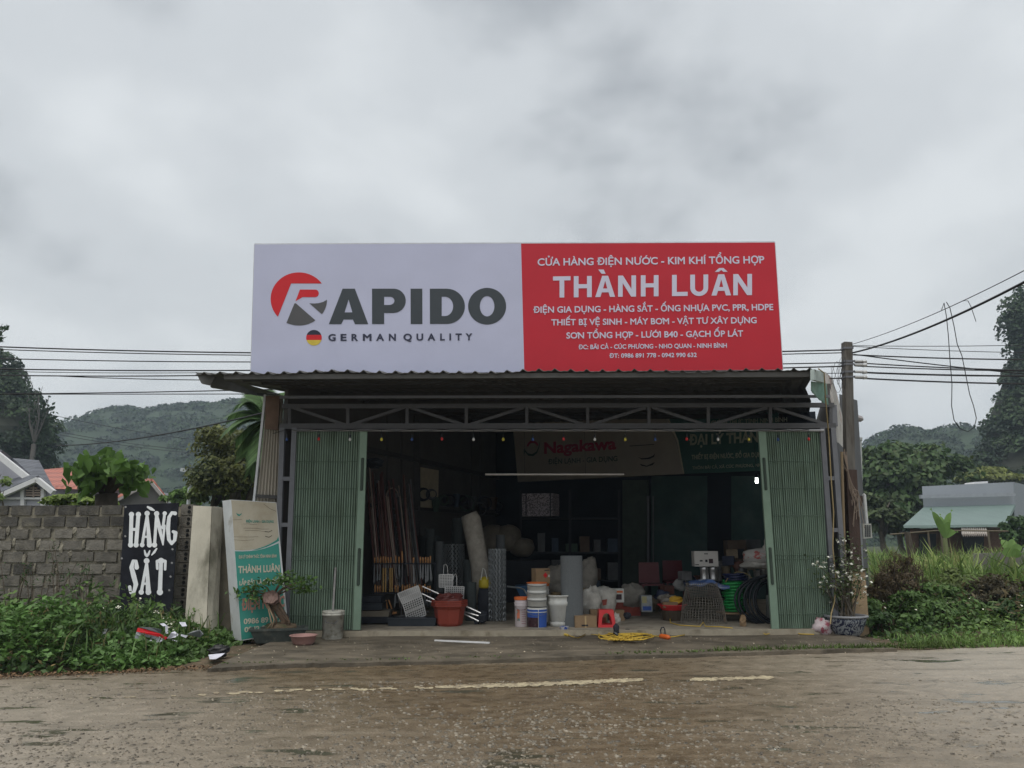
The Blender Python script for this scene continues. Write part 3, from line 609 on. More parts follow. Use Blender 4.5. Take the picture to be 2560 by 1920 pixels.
# ================================================================ left of the shop: wall, boards, lightbox, bonsai, weeds
M_block = mat('dark_stained_block', (.165, .152, .13), .95, var=.45, scale=5, bump=.6, bscale=40, isl=.2, col2=(.21, .19, .155), c2lo=.5, c2hi=.7)
M_mort = mat('pale_mortar', (.28, .255, .20), .95, var=.3, scale=7, col2=(.10, .09, .07), bump=.3)
M_hole = mat('block_hole', (.01, .01, .01), .9)
wall = T('block_wall', 'stained grey concrete block wall with dark damp top, left of the shop', 'wall', (-7, 12.1, 0))
WY = 12.15; xr = P(474, 1400, WY).x; xl = P(-420, 1400, WY).x; zt = P(240, 1260, WY).z
mb = MB(); tb_ = MB(); mo = MB(); hb = MB(); ch = .178; nrow = 12
mo.box(((xl + xr) / 2, WY + .105, (zt - .03) / 2), (xr - xl - .02, .16, zt - .06))
for r_ in range(nrow):
    z = zt - .005 - ch * (r_ + .5); x = xr - .2 - (0 if r_ % 2 else .19)
    if z < -.1: continue
    mb.box((xr - .095, WY + .09, z), (.19, .2, ch - .014))
    for k in (-.03, .045): hb.lathe([(.026, 0), (.026, .006)], (0, 0, 0), 10); 
    for k, hv in enumerate((-.032, .036)):
        n0 = len(hb.v) - 40 + k * 20
        for q in range(20): v = hb.v[n0 + q]; hb.v[n0 + q] = Vector((xr - .06 + v.x, WY - .012 - v.z, z + hv + v.y))
    while x > xl:
        wd = random.uniform(.34, .38); dz = random.uniform(-.006, .006)
        (tb_ if r_ < 2 or random.random() < .08 else mb).box((x - wd / 2, WY + .09 + random.uniform(-.006, .006), z + dz), (wd - random.uniform(.025, .085), .2, ch - random.uniform(.02, .05)), Matrix.Rotation(random.uniform(-.012, .012), 3, 'Y'))
        if r_ > 1 and random.random() < .55: mo.blob((x - wd + random.uniform(-.02, .02), WY + .0, z + random.uniform(-.05, .05)), (random.uniform(.015, .04), .022, random.uniform(.05, .09)), random.randint(0, 999), .3, 7, 5)
        x -= wd
mb.build('blocks', M_block, wall); tb_.build('stained_blocks', mat('black_stained_block', (.075, .07, .062), .95, var=.45, scale=5, bump=.6, bscale=40, isl=.2, col2=(.12, .11, .088)), wall); mo.build('mortar', M_mort, wall); hb.build('block_holes', M_hole, wall)
# painted board
bd = T('painted_board', 'black board with white hand painted words HÀNG SẮT leaning on the block wall', 'sign', G(365, 1560, 0))
a, b, c, d = P(311, 1262, 11.98), P(446, 1257, 11.98), P(430, 1530, 11.6), P(296, 1530, 11.6); BP = Plane(d, c, a)
mb = MB(); mb.slab([a, b, c, d], -BP.n * .02); mb.build('panel', mat('black_board', (.009, .010, .014), .8, var=.5, scale=4, spec=.15, col2=(.016, .018, .022)), bd)
hh = [0.006]
def z4(x, y): return BP.hit(x * .32550, 1220 + y * .32550, hh[0])
lt = MB()
def strk(pts, ws, blob=None):
    for i in range(len(pts) - 1):
        hh[0] += .00006; (x0, y0), (x1, y1) = pts[i], pts[i + 1]; l = math.hypot(x1 - x0, y1 - y0); nx, ny = -(y1 - y0) / l, (x1 - x0) / l; w0, w1 = ws[i] * .44, ws[i + 1] * .44
        lt.add([z4(x0 + nx * w0, y0 + ny * w0), z4(x1 + nx * w1, y1 + ny * w1), z4(x1 - nx * w1, y1 - ny * w1), z4(x0 - nx * w0, y0 - ny * w0)], [(0, 1, 2, 3)])
    for i, p in enumerate(pts):
        hh[0] += .00006; r = ws[i] * .44; r = blob * .92 if blob and i in (0, len(pts) - 1) else r
        lt.add([z4(p[0] + r * math.cos(k * PI / 8), p[1] + r * math.sin(k * PI / 8)) for k in range(16)], [tuple(range(16))])
st = lambda p, q, w=34, bl=22: strk([p, q], [w, w], bl)
st((1010, 203), (1003, 437)); st((1063, 203), (1045, 437)); st((1010, 318), (1055, 318), 26, 12)
strk([(1130, 195), (1092, 437)], [18, 26], 20); strk([(1130, 195), (1148, 437)], [20, 42], 22); strk([(1105, 375), (1145, 375)], [20, 20])
st((1203, 197), (1187, 437), 26); strk([(1200, 200), (1225, 310), (1252, 435)], [30, 34, 14]); st((1265, 195), (1252, 300), 24, 18); strk([(1262, 290), (1252, 430)], [24, 14])
strk([(1345, 195), (1320, 190), (1298, 225), (1290, 310), (1297, 395), (1318, 428), (1342, 400), (1348, 345), (1330, 335)], [34, 26, 30, 36, 32, 26, 28, 36, 26])
strk([(1135, 146), (1160, 160), (1184, 172)], [18, 28, 12])
strk([(1050, 610), (1045, 562), (1022, 560), (1010, 610), (1028, 680), (1044, 740), (1028, 800), (1004, 805), (996, 760)], [40, 26, 24, 38, 44, 40, 28, 24, 30])
strk([(1128, 560), (1085, 800)], [20, 28], 22); strk([(1126, 560), (1140, 800)], [22, 44], 24); strk([(1100, 735), (1140, 735)], [22, 22])
strk([(1110, 480), (1118, 510), (1128, 520), (1140, 508), (1150, 482)], [12, 22, 26, 22, 12]); strk([(1165, 515), (1185, 492), (1203, 466)], [10, 22, 14])
strk([(1237, 560), (1228, 800)], [34, 38], 26); strk([(1208, 620), (1206, 562), (1237, 552), (1270, 562), (1268, 625)], [22, 24, 24, 24, 22])
lt.build('lettering', mat('chalky_white_paint', (.62, .64, .65), .8, var=.12, scale=6), bd)
mb = MB(); hh[0] = .004
for x, y in ((965, 145), (1355, 145), (962, 370), (1325, 470), (1320, 575), (935, 540), (1310, 680), (1300, 785)): mb.add([z4(x + 9 * math.cos(k), y + 9 * math.sin(k)) for k in range(6)], [tuple(range(6))])
mb.build('nail_heads', mat('grey_nail', (.2, .2, .2), .7), bd)
# concrete slabs leaning
M_conc = mat('stained_pale_concrete', (.47, .44, .36), .9, var=.2, scale=2.2, bump=.25, bscale=30, col2=(.17, .16, .12), c2lo=.5, c2hi=.68, stretch=(1, 1, .5))
mb = MB(); mb.slab([P(483, 1264, 12.0), P(529, 1266, 11.95), P(514, 1605, 11.45), P(459, 1595, 11.55)], (.0, .07, .0)); mb.slab([P(530.5, 1266, 11.95), P(550, 1269, 12.1), P(536, 1612, 11.65), P(515.5, 1606, 11.45)], (.02, .06, 0)); mb.solo('concrete_slab', M_conc, 'pale stained concrete slab with folded edge leaning on the wall end', 'slab')
mb = MB(); mb.slab([P(551, 1269, 12.3), P(600, 1272, 12.3), P(600, 1600, 11.9), P(537, 1600, 11.9)], (0, .08, 0)); mb.solo('concrete_slab', mat('dark_damp_concrete', (.13, .115, .085), .9, var=.3, scale=3, bump=.3, col2=(.07, .065, .05)), 'darker damp concrete slab half hidden behind the old lightbox', 'slab')
# old lightbox
lb = T('lightbox_sign', 'faded beige and green lightbox sign leaning beside the left folding door', 'sign', G(640, 1602, AZ))
a, b, c, d = P(577, 1249, 11.62), P(691, 1256, 12.0), P(722, 1582, 11.8), P(603, 1602, 11.45); LP = Plane(d, c, a); c = LP.hit(722, 1583); b = LP.hit(691, 1256)
bk = P(556, 1252, 11.85) - P(577, 1249, 11.62)
mb = MB(); mb.slab([a, b, c, d], bk); mb.build('case', mat('white_lightbox_case', (.58, .60, .60), .5, var=.1, scale=5, col2=(.4, .39, .35), c2lo=.58, c2hi=.7), lb)
z5 = lambda x, y, l=.004: LP.hit(460 + x * .26522, 1220 + y * .26522, l)
mb = MB(); crv = [(895, 455), (870, 490), (820, 520), (760, 548), (690, 570), (620, 584), (550, 588), (480, 586)]
mb2 = MB(); shape_on(mb2, [[(446, 114), (868, 141), (892, 445)] + crv], lambda x, y: z5(x, y, .003)); mb2.build('beige_face', mat('faded_beige_film', (.44, .40, .31), .6, var=.08, scale=3, col2=(.38, .33, .24)), lb)
M_tfilm = mat('teal_film', (.035, .25, .20), .5, var=.1, scale=3)
shape_on(mb, [[(892, 520), (830, 545), (760, 570), (690, 586), (620, 594), (550, 597), (480, 595), (542, 1432), (965, 1352)]], lambda x, y: z5(x, y, .003))
shape_on(mb, [[(890, 458), (872, 490), (820, 522), (760, 550), (690, 574), (640, 586), (700, 580), (780, 555), (850, 523), (897, 498)]], lambda x, y: z5(x, y, .0045)); mb.build('green_face', M_tfilm, lb)
mb = MB(); M_cream = mat('cream_lettering', (.50, .46, .36), .6, var=.1)
def lbt(s, xl, yl, xr, yr, cap, bo, m):
    q = MB(); k = .26522; text_on(q, LP, s, 460 + xl * k, 1220 + yl * k, 460 + xr * k, 1220 + yr * k, cap * k, bo, .007); q.build('lettering', m, lb)
lbt("ĐIỆN LẠNH - GIA DỤNG", 585, 325, 845, 328, 24, .025, M_tfilm)
lbt("ĐẠI LÝ CHÍNH THỨC TỈNH NINH BÌNH", 516, 665, 872, 655, 30, .03, M_cream)
lbt("THÀNH LUÂN", 512, 805, 902, 790, 68, .035, M_cream)
lbt("LẮP ĐẶT VÀ SỬA CHỮA", 523, 920, 935, 895, 44, .04, M_cream)
lbt("ĐIỆN NƯỚC", 545, 1158, 950, 1120, 110, .04, mat('faded_pink_letters', (.42, .22, .17), .6, var=.15))
lbt("0986 891 778", 563, 1285, 955, 1255, 52, .03, M_cream); lbt("0942 990 632", 570, 1362, 962, 1325, 50, .03, M_cream)
mb = MB()
shape_on(mb, [[(492, 232), (500, 255), (520, 266), (540, 250), (558, 185), (545, 235), (525, 250), (508, 245)]], lambda x, y: z5(x, y, .006)); mb.build('emblem', M_tfilm, lb)
mb = MB(); M_crk = mat('torn_film_dark', (.05, .04, .03), .8)
for pts, w in (([(760, 410), (800, 415), (832, 398)], 6), ([(765, 455), (800, 464), (830, 448)], 6), ([(470, 460), (620, 462), (700, 458)], 2), ([(560, 340), (600, 338), (690, 347)], 2), ([(560, 378), (680, 380), (735, 388), (800, 386)], 2), ([(750, 150), (810, 195), (870, 220)], 3), ([(575, 400), (700, 402), (760, 412)], 2), ([(470, 488), (570, 495), (660, 488)], 2), ([(465, 300), (545, 296)], 2)):
    for i in range(len(pts) - 1): (x0, y0), (x1, y1) = pts[i:i + 2]; mb.add([z5(x0, y0 - w / 2, .006), z5(x1, y1 - w / 2, .006), z5(x1, y1 + w / 2, .006), z5(x0, y0 + w / 2, .006)], [(0, 1, 2, 3)])
mb.build('film_cracks', M_crk, lb)
# bonsai
pb = G(686, 1609, AZ - .01); k = pb.y / F
bo = T('bonsai', 'bonsai fig with sawn trunk in a dark rectangular tray before the lightbox', 'potted plant', pb)
Mx = Matrix.Rotation(R(14), 3, 'Z')
def pot_rect(mb, w, d, h, wb, db, t, c):
    o = [(-w / 2, -d / 2), (w / 2, -d / 2), (w / 2, d / 2), (-w / 2, d / 2)]; sc_ = [(wb / w, db / d, 0), (1, 1, h - .03), (1.06, 1.08, h - .03), (1.06, 1.08, h), (.93, .9, h), (.9, .86, h - .05)]
    vs = []
    for sx, sy, z in sc_: vs += [c + Mx @ Vector((x * sx, y * sy, z)) for x, y in o]
    fs = [(i * 4 + j, i * 4 + (j + 1) % 4, (i + 1) * 4 + (j + 1) % 4, (i + 1) * 4 + j) for i in range(5) for j in range(4)] + [(3, 2, 1, 0), (20, 21, 22, 23)]
    mb.add(vs, fs)
mb = MB(); pot_rect(mb, .76, .36, .2, .6, .28, .03, pb + Vector((0, .2, 0))); mb.build('tray', mat('dark_glazed_tray', (.045, .055, .05), .6, var=.35, scale=8, col2=(.1, .1, .08)), bo)
M_bark = mat('bonsai_bark', (.11, .075, .05), .9, var=.4, scale=14, bump=.6, bscale=40)
pc = pb + Vector((.02, .2, .17)); ctr = P(680, 1512, pc.y); 
mb = MB(); mb.blob(pc + Vector((0, 0, .0)), (.25, .12, .09), 3, .2); mb.build('soil', M_earth, bo, True)
mb = MB(); mb.tube([pc + Vector((.03, 0, .03)), pc + Vector((.05, 0, .14)), ctr + Vector((.02, 0, .04)), ctr + Vector((-.01, .02, .10))], [.085, .06, .07, .085], 10)
rn = random.Random(4)
for i in range(9):
    ax = rn.uniform(-.09, .14); mb.tube([pc + Vector((ax * 1.5 - .03, rn.uniform(-.1, .0), -.01)), pc + Vector((ax * 1.1, -.06, .12)), ctr + Vector((ax * .6, -.05, rn.uniform(-.02, .08)))], [.011, .009, .012], 5)
tr_ = mb.build('trunk', M_bark, bo, True)
mb = MB(); mb.tube([pc + Vector((-.17, -.1, 0)), pc + Vector((-.1, -.11, .1)), ctr + Vector((-.06, -.1, .08))], [.012, .01, .01], 5); mb.tube([pc + Vector((-.1, -.11, 0)), pc + Vector((-.07, -.11, .15)), ctr + Vector((-.055, -.1, .06))], [.012, .012, .012], 5); mb.build('aerial_roots', mat('pale_roots', (.30, .22, .14), .8), bo, True)
cw = P(677, 1494, pc.y - .12); mb = MB(); ol = [cw + Vector((.108 * math.cos(k * PI / 9) * (1 + .08 * math.sin(k * 2.3)), -.02 + .03 * math.sin(k * PI / 9), .078 * math.sin(k * PI / 9) * (1 + .1 * math.cos(k * 1.7)) + (.02 if 0 < k < 9 else 0))) for k in range(18)]
mb.slab(ol, (0.01, .07, -.03)); mb.build('sawn_face', mat('sawn_wood', (.20, .13, .11), .9, var=.45, scale=14, stretch=(6, 6, .5), col2=(.10, .065, .05)), bo, True)
mb = MB(); cl = []
for tx, ty in ((600, 1482), (628, 1478), (655, 1462), (705, 1455), (735, 1462), (765, 1470), (718, 1442), (760, 1452), (640, 1496)):
    q = P(tx, ty, pc.y + rn.uniform(-.15, .12)); mb.tube([ctr + Vector((0, 0, .1)), (ctr + q) / 2 + Vector((0, 0, .1)), q], [.016, .011, .005], 5); cl.append(q)
mb.build('branches', M_bark, bo)
pts = np.concatenate([np.array(q) + RNG.normal(0, 1, (46, 3)) * np.array([.075, .08, .04]) for q in cl])
V, Fa = leaf_arrays(pts, .075, .55, .5, .3); np_mesh('leaves', V, Fa, leafmat('bonsai_leaf', (.06, .105, .03), .5), bo)
# basin and bucket
def lathe_thing(name, label, cat, base, prof, m, seg=24, group=None, sx=1, sy=1):
    mb = MB(); mb.lathe(prof, base, seg, sx=sx, sy=sy); return mb.solo(name, m, label, cat, group, smooth=True)
q = G(758, 1611, AZ); s = q.y / F; lathe_thing('basin', 'faded pink plastic basin on the apron beside the bonsai tray', 'basin', q, [(22 * s, 0), (26 * s, 5 * s), (30 * s, 19 * s), (33 * s, 20 * s), (33 * s, 22 * s), (29 * s, 22 * s), (25 * s, 6 * s), (0, 5 * s)], mat('faded_pink_plastic', (.33, .19, .17), .6, var=.15))
q = G(831, 1597, AZ); s = q.y / F
bk_ = T('bucket', 'dirty white paint bucket holding a stick in front of the left folding door', 'bucket', q)
mb = MB(); mb.lathe([(23 * s, 0), (24 * s, 1 * s), (25 * s, 54 * s), (27 * s, 54 * s), (27 * s, 59 * s), (25.5 * s, 59 * s), (26.5 * s, 60 * s), (26.5 * s, 65 * s), (24 * s, 65 * s), (23 * s, 50 * s), (0, 49 * s)], q, 24); mb.build('body', mat('grimy_white_plastic', (.42, .41, .36), .7, var=.3, scale=9, col2=(.2, .18, .14), c2lo=.48, c2hi=.66), bk_, True)
mb = MB(); mb.tube([q + Vector((-27 * s, 0, 55 * s)), q + Vector((-10 * s, -28 * s, 40 * s)), q + Vector((10 * s, -28 * s, 38 * s)), q + Vector((27 * s, 0, 55 * s))], .004, 5); mb.build('handle', M_steel, bk_)
mb = MB(); a = q + Vector((-4 * s, 6 * s, 20 * s)); mb.tube([a, P(839, 1419, q.y + .25)], .016, 6); mb.solo('stick', mat('grey_pink_stick', (.27, .26, .25), .7, var=.3), 'thin grey stick standing up out of the dirty white bucket', 'stick')
# litter thrown in the weeds
def sheet(name, label, px, Y, m, thick=.004, bend=.05):
    mb = MB(); pts = [P(x, y, Y + bend * math.sin(i * 1.7)) for i, (x, y) in enumerate(px)]; mb.slab(pts, (0, .004, thick)); return mb.solo(name, m, label, 'litter', 'litter in the weeds')
M_pw = mat('white_litter', (.62, .62, .70), .6, var=.15, scale=12); M_pg = mat('dark_litter', (.05, .055, .06), .6)
lt_ = T('banner_scrap', 'torn banner scrap, white with red and black stripes, lying on the weeds', 'litter', P(365, 1600, 10.1), 'litter in the weeds')
for nm, px, m in (('white_stripe', [(341, 1580), (365, 1584), (398, 1592), (410, 1600), (398, 1606), (372, 1604), (335, 1600)], M_pw), ('red_stripe', [(344, 1570), (362, 1572), (400, 1585), (418, 1594), (414, 1599), (396, 1592), (341, 1579)], M_lred), ('black_stripe', [(346, 1568), (378, 1569), (404, 1574), (402, 1584), (364, 1572)], M_pg)):
    mb = MB(); mb.slab([P(x, y, 10.1 + .04 * math.sin(x * .09)) for x, y in px], (0, .004, .003)); mb.build(nm, m, lt_)
sheet('paper_scrap', 'small crumpled white scrap alone in the weeds at the far left', [(243, 1578), (256, 1573), (268, 1573), (264, 1583), (255, 1594), (246, 1592)], 10.2, M_pw)
sheet('paper_scrap', 'folded grey and white card scrap in the weeds by the leaning slabs', [(468, 1586), (482, 1579), (500, 1576), (508, 1586), (500, 1594), (480, 1588)], 10.5, mat('grey_card', (.25, .26, .28), .6), .006, .1)
sheet('paper_scrap', 'white card strip standing upright in the weeds', [(413, 1565), (419, 1565), (420, 1584), (414, 1584)], 10.3, M_pw)
sheet('paper_scrap', 'white creased scrap between the banner scrap and the grey card', [(428, 1582), (436, 1579), (446, 1587), (440, 1593), (424, 1596), (417, 1597)], 10.2, M_pw)
q = G(545, 1640, AZ); mb = MB(); mb.blob(q + Vector((-.03, .1, .05)), (.13, .08, .07), 5, .25); mb.solo('rubbish_bag', mat('black_bag', (.015, .015, .015), .5), 'small black rubbish bag at the corner of the apron', 'bag')
mb = MB(); mb.slab([G(521, 1638, .07), G(543, 1637, .06), G(562, 1634, .1), G(553, 1641, .08), G(540, 1648, .06), G(524, 1648, .06)], (0, .004, .006)); mb.solo('paper_scrap', M_pw, 'white scrap lying on concrete in front of the black bag', 'litter', 'litter in the weeds')
for i_, (px, lab) in enumerate((([(400, 1560), (408, 1556), (414, 1566), (404, 1572)], 'tiny white scrap above the banner scrap in the weeds'), ([(452, 1586), (466, 1590), (462, 1600), (448, 1596)], 'white scrap touching the lower edge of the grey card in the weeds'), ([(448, 1556), (460, 1554), (463, 1570), (452, 1573)], 'grey curled scrap standing above the grey card'), ([(378, 1598), (392, 1601), (386, 1610), (370, 1608)], 'white crumpled scrap below the banner scrap'), ([(430, 1600), (444, 1602), (440, 1608), (428, 1607)], 'narrow white scrap low in the weeds right of the banner'))): sheet('paper_scrap', lab, [(px[0][0] + (x - px[0][0]) * 1.25, px[0][1] + (y - px[0][1]) * .55 + (x - px[0][0]) * .12) for x, y in px[:3]] + [(px[3][0] + 4, px[3][1] - 6)], 10.0 + .05 * i_, M_pw, .004, .14)
# weeds on the left
G_dk = leafmat('weed_dark', (.034, .062, .022), .45); G_md = leafmat('weed_mid', (.062, .105, .032), .45); G_lt = leafmat('weed_light', (.11, .165, .05), .4); G_yl = leafmat('weed_yellow', (.15, .16, .05), .4)
def interp(x, tab):
    xs_, ys_ = zip(*tab); return np.interp(x, xs_, ys_)
def weed_mass(name, label, region, Hf, n, sizes, mats, weights, up=.5, stems=0):
    (x0, x1) = region; X = RNG.uniform(x0, x1, n * 2); ye = np.array([edge_y(x) for x in X]); t = RNG.uniform(0, 1, n * 2) ** .8
    Y = ye + .02 + t * (12.05 - ye)
    H = Hf(X, Y, Y - ye); H = H * (.75 + .35 * np.sin(X * 5.1 + Y * 3.3) * np.sin(Y * 6.1 - X * 2.2)) ; k = H > .02; X, Y, H = X[k][:n], Y[k][:n], H[k][:n]
    z = H * RNG.uniform(0, 1, len(X)) ** .55; C = np.stack([X, Y, z], 1) + RNG.normal(0, .02, (len(X), 3)); C[:, 2] = np.maximum(C[:, 2], .01)
    hfrac = .5 + .5 * np.sin(X * 2.7 + 1.3 * np.sin(Y * 3)) ; mi = np.zeros(len(X), int)
    cum = np.cumsum(weights); r = np.clip(hfrac * .65 + RNG.uniform(0, .35, len(X)), 0, .999); mi = np.searchsorted(cum, r)
    sz = RNG.choice(sizes, len(X)); V, Fa = leaf_arrays(C, sz, .52, up, .25); return tag(np_mesh(name, V, Fa, mats, mi=np.repeat(np.minimum(mi, len(mats) - 1), 2)), label, 'weeds', kind='stuff')
def HL(X, Y, d): return interp(X, [(-12, .95), (-8, .82), (-6.9, .62), (-6.3, .60), (-5.7, .72), (-5.2, .62), (-4.7, .5), (-4.35, .3), (-4.1, .16), (-3.95, .05), (-3.8, 0)]) * np.clip(d / .9, 0, 1) ** .7 * np.where(Y > 11.5, .85, 1) * np.where((X > -5.15) & (Y < 10.35), .52, 1)
weed_mass('weeds', 'tangled green weeds filling the strip before the block wall', (-10.5, -3.75), HL, 23000, [.05, .07, .09, .11], [G_dk, G_md, G_lt], [.4, .82, 1.0])
B = np.stack([RNG.uniform(-9.5, -4.2, 700), RNG.uniform(9.2, 11.9, 700), np.zeros(700)], 1); B = B[[B[i, 1] > edge_y(B[i, 0]) + .03 for i in range(len(B))]]
hz = HL(B[:, 0], B[:, 1], B[:, 1] - np.array([edge_y(x) for x in B[:, 0]])); B[:, 2] = hz * .55
V, Fa = blade_arrays(np.concatenate([B, B + np.array([.07, .05, .02])]), np.concatenate([np.full(len(B), .17), np.full(len(B), .30)]), .016, .8); tag(np_mesh('grass_tufts', V, Fa, [G_md, leafmat('straw_blade', (.12, .11, .05), .4)], mi=np.repeat((RNG.uniform(0, 1, 2 * len(B)) < .25).astype(int), 3)), 'long thin grass blades poking out of the left weeds', 'grass', kind='stuff')
# dry leggy sprigs against the wall
M_twig = mat('dry_twig', (.085, .065, .045), .9)
for i, (px, pt, lab) in enumerate(((35, 1395, 'leggy dry weed at the far left of the block wall'), (95, 1400, 'leggy dry weed, second from the left against the block wall'), (150, 1355, 'tallest leggy dry weed in front of the block wall'), (182, 1395, 'leggy dry weed just left of the wall middle, leaning right'), (228, 1420, 'short leggy dry weed nearest the painted board'))):
    b = P(px, 1520, 11.6); tp = P(px + 8, pt, 11.7); t = T('dry_weed', lab, 'plant', (b.x, b.y, .0), 'dry weeds against the wall'); mb = MB(); lp_ = []
    rn = random.Random(i)
    for k in range(5):
        e = tp + Vector((rn.uniform(-.22, .22), rn.uniform(-.1, .1), rn.uniform(-.3, .05))); m_ = b.lerp(e, .5) + Vector((rn.uniform(-.08, .08), 0, 0)); mb.tube([(b.x, b.y, 0), m_, e], [.008, .006, .003], 4)
        for j in range(9): lp_.append(m_.lerp(e, rn.uniform(0, 1)) + Vector((rn.uniform(-.05, .05), rn.uniform(-.05, .05), 0)))
    mb.build('stem', M_twig, t); V, Fa = leaf_arrays(np.array(lp_), .07, .25, .2, .4); np_mesh('leaves', V, Fa, G_dk, t)
# white blossoms among weeds
pts = np.array([P(x + random.gauss(0, 5), y + random.gauss(0, 4), 10.35) for x, y in ((410, 1545), (430, 1562), (388, 1530), (300, 1520), (345, 1500), (420, 1556), (250, 1530), (432, 1568), (395, 1535)) for _ in range(5)])
V, Fa = leaf_arrays(pts, .035, .8, .8); tag(np_mesh('weed_blossoms', V, Fa, mat('blossom_white', (.62, .62, .5), .7)), 'tiny white blossoms sprinkled over the left weeds', 'flowers', kind='stuff')

# fallen dead leaves and crumbs of soil where the left weeds meet the road
n = 2600; X = RNG.uniform(-9.5, -3.3, n); Y = np.array([edge_y(x) for x in X]) + RNG.normal(.0, .10, n); C = np.stack([X, Y, RNG.uniform(.008, .03, n)], 1)
V, Fa = leaf_arrays(C, .035, .6, 1.2); tag(np_mesh('dead_leaves', V, Fa, mat('dead_leaf_brown', (.14, .085, .045), .9, isl=.6)), 'brown dead leaves along the road edge of the left weeds', 'leaves', kind='stuff')
n = 900; X = RNG.uniform(-3.6, 5.6, n); Y = np.array([edge_y(x) for x in X]) + RNG.uniform(-.3, 2.2, n); C = np.stack([X, Y, np.full(n, AZ + .012)], 1); C[Y < np.array([edge_y(x) for x in X]) + .15, 2] = .008; C = C[C[:, 1] < 11.8]
V, Fa = leaf_arrays(C, .022, .6, 1.5); tag(np_mesh('apron_crumbs', V, Fa, mat('pale_crumbs', (.36, .31, .23), .9, isl=.6)), 'pale crumbs and bits scattered on the concrete apron', 'litter', kind='stuff')

# ragged taller growth standing out of the left weeds: narrow leaved stalks and round leaved runners
parts = [[], []]
for _ in range(70):
    x = random.uniform(-9.5, -4.5); y = random.uniform(9.6, 11.7); d = y - edge_y(x)
    if d < .25: continue
    h0 = float(HL(np.array([x]), np.array([y]), np.array([d]))[0]); hh_ = h0 + random.uniform(.05, .28) * min(1, h0 * 1.6); lean = Vector((random.uniform(-.18, .18), random.uniform(-.15, .05), 0)); k_ = random.random() < .6
    n_ = random.randint(14, 26); zs_ = np.linspace(h0 * .5, hh_, n_); C = np.stack([x + lean.x * zs_ + RNG.normal(0, .045, n_), y + lean.y * zs_ + RNG.normal(0, .045, n_), zs_], 1); parts[k_].append(C)
V, Fa = leaf_arrays(np.concatenate(parts[1]), .13, .22, .25, .35); tag(np_mesh('tall_weeds', V, Fa, leafmat('stalk_green', (.05, .08, .03), .5)), 'narrow leaved weed stalks sticking up above the left weeds', 'weeds', kind='stuff')
V, Fa = leaf_arrays(np.concatenate(parts[0]), .085, .65, .5, .2); tag(np_mesh('tall_weeds', V, Fa, leafmat('stalk_light', (.085, .13, .04), .45)), 'round leaved light weed shoots sticking up above the left weeds', 'weeds', kind='stuff')
n = 1700; X = RNG.uniform(-6.6, -4.15, n); ye = np.array([edge_y(x) for x in X]); Y = ye + .12 + RNG.uniform(0, .95, n); Hh = HL(X, Y, Y - ye); C = np.stack([X, Y, Hh * RNG.uniform(.75, 1.1, n) + .03], 1)
V, Fa = leaf_arrays(C, .085, .68, .8, .15); tag(np_mesh('bean_vine', V, Fa, leafmat('vine_bright', (.07, .125, .038), .4)), 'bright round leaved vine spreading over the front of the left weeds', 'weeds', kind='stuff')

n = 900; X = RNG.uniform(-9.5, -4.2, n); Y = np.array([edge_y(x) for x in X]) + RNG.uniform(.1, 2.2, n); Hh = HL(X, Y, Y - np.array([edge_y(x) for x in X])); C = np.stack([X, Y, Hh * RNG.uniform(.5, 1.0, n)], 1)
V, Fa = leaf_arrays(C, .07, .35, .4, .3); tag(np_mesh('withered_leaves', V, Fa, mat('withered_leaf', (.16, .12, .05), .9, isl=.5)), 'withered yellow brown leaves caught among the left weeds', 'leaves', kind='stuff')
# ================================================================ right of the shop: pole, cables, flower pot, weeds, field
M_pole = mat('weathered_pole', (.12, .112, .10), .9, var=.3, scale=5, bump=.4, bscale=30, stretch=(3, 3, .4), col2=(.075, .066, .056))
M_rust = mat('wet_brown_pole', (.06, .038, .03), .8, var=.35, scale=6, stretch=(3, 3, .4), bump=.4)
pole = T('utility_pole', 'weathered square utility pole with cables, brown lower half, at the right corner of the shop', 'pole', G(2152, 1545, 0))
PY = 12.25
def polep(y, dx=0): return P(2117 + min(y - 857, 318) * .02 + max(0, y - 1175) * .052 + dx, y, PY)
mb = MB(); mb.bar(polep(857), polep(1175), .13, .13); mb.build('upper_shaft', M_pole, pole)
mb = MB(); mb.bar(polep(1175), polep(1425), .165, .165); mb.build('lower_shaft', M_rust, pole)
mb = MB(); a = polep(1425); b = polep(1535); b.z = -.02; mb.bar(a, b, .23, .22); mb.build('base', mat('beige_footing', (.36, .26, .16), .9, var=.3, scale=6, bump=.4), pole)
mb = MB(); mb.box(polep(1424), (.27, .26, .05)); mb.build('base_cap', mat('mossy_cap', (.05, .05, .025), .95), pole)
for y in (872, 905, 912, 931, 944): mb = MB(); mb.box(polep(y), (.155, .15, .03)); mb.build('clamp', M_steel, pole)
for y in (905, 914, 931, 944):
    mb = MB(); c = polep(y, 14); mb.tube([c + Vector((0, -.06, 0)), c + Vector((.16, -.06, 0))], .025, 7); mb.tube([c + Vector((.13, -.06, -.01)), c + Vector((.19, -.06, 0))], .035, 7); mb.build('insulator', M_edge, pole)
rn = random.Random(5); M_wire = mat('black_cable', (.012, .012, .014), .6)
mb = MB(); tw = []
for i in range(13):
    p = [polep(1150 + rn.uniform(-30, 30), -18 + rn.uniform(-6, 6)) + Vector((0, -.13, 0))]
    for k in range(4): p.append(polep(1180 + k * rn.uniform(20, 48), -14 + k * rn.uniform(2, 12)) + Vector((0, -.14 + rn.uniform(-.04, .02), 0)))
    mb.tube(p, .005, 4)
mb.build('vine_stems', mat('pale_dry_vine', (.24, .19, .15), .9), pole)
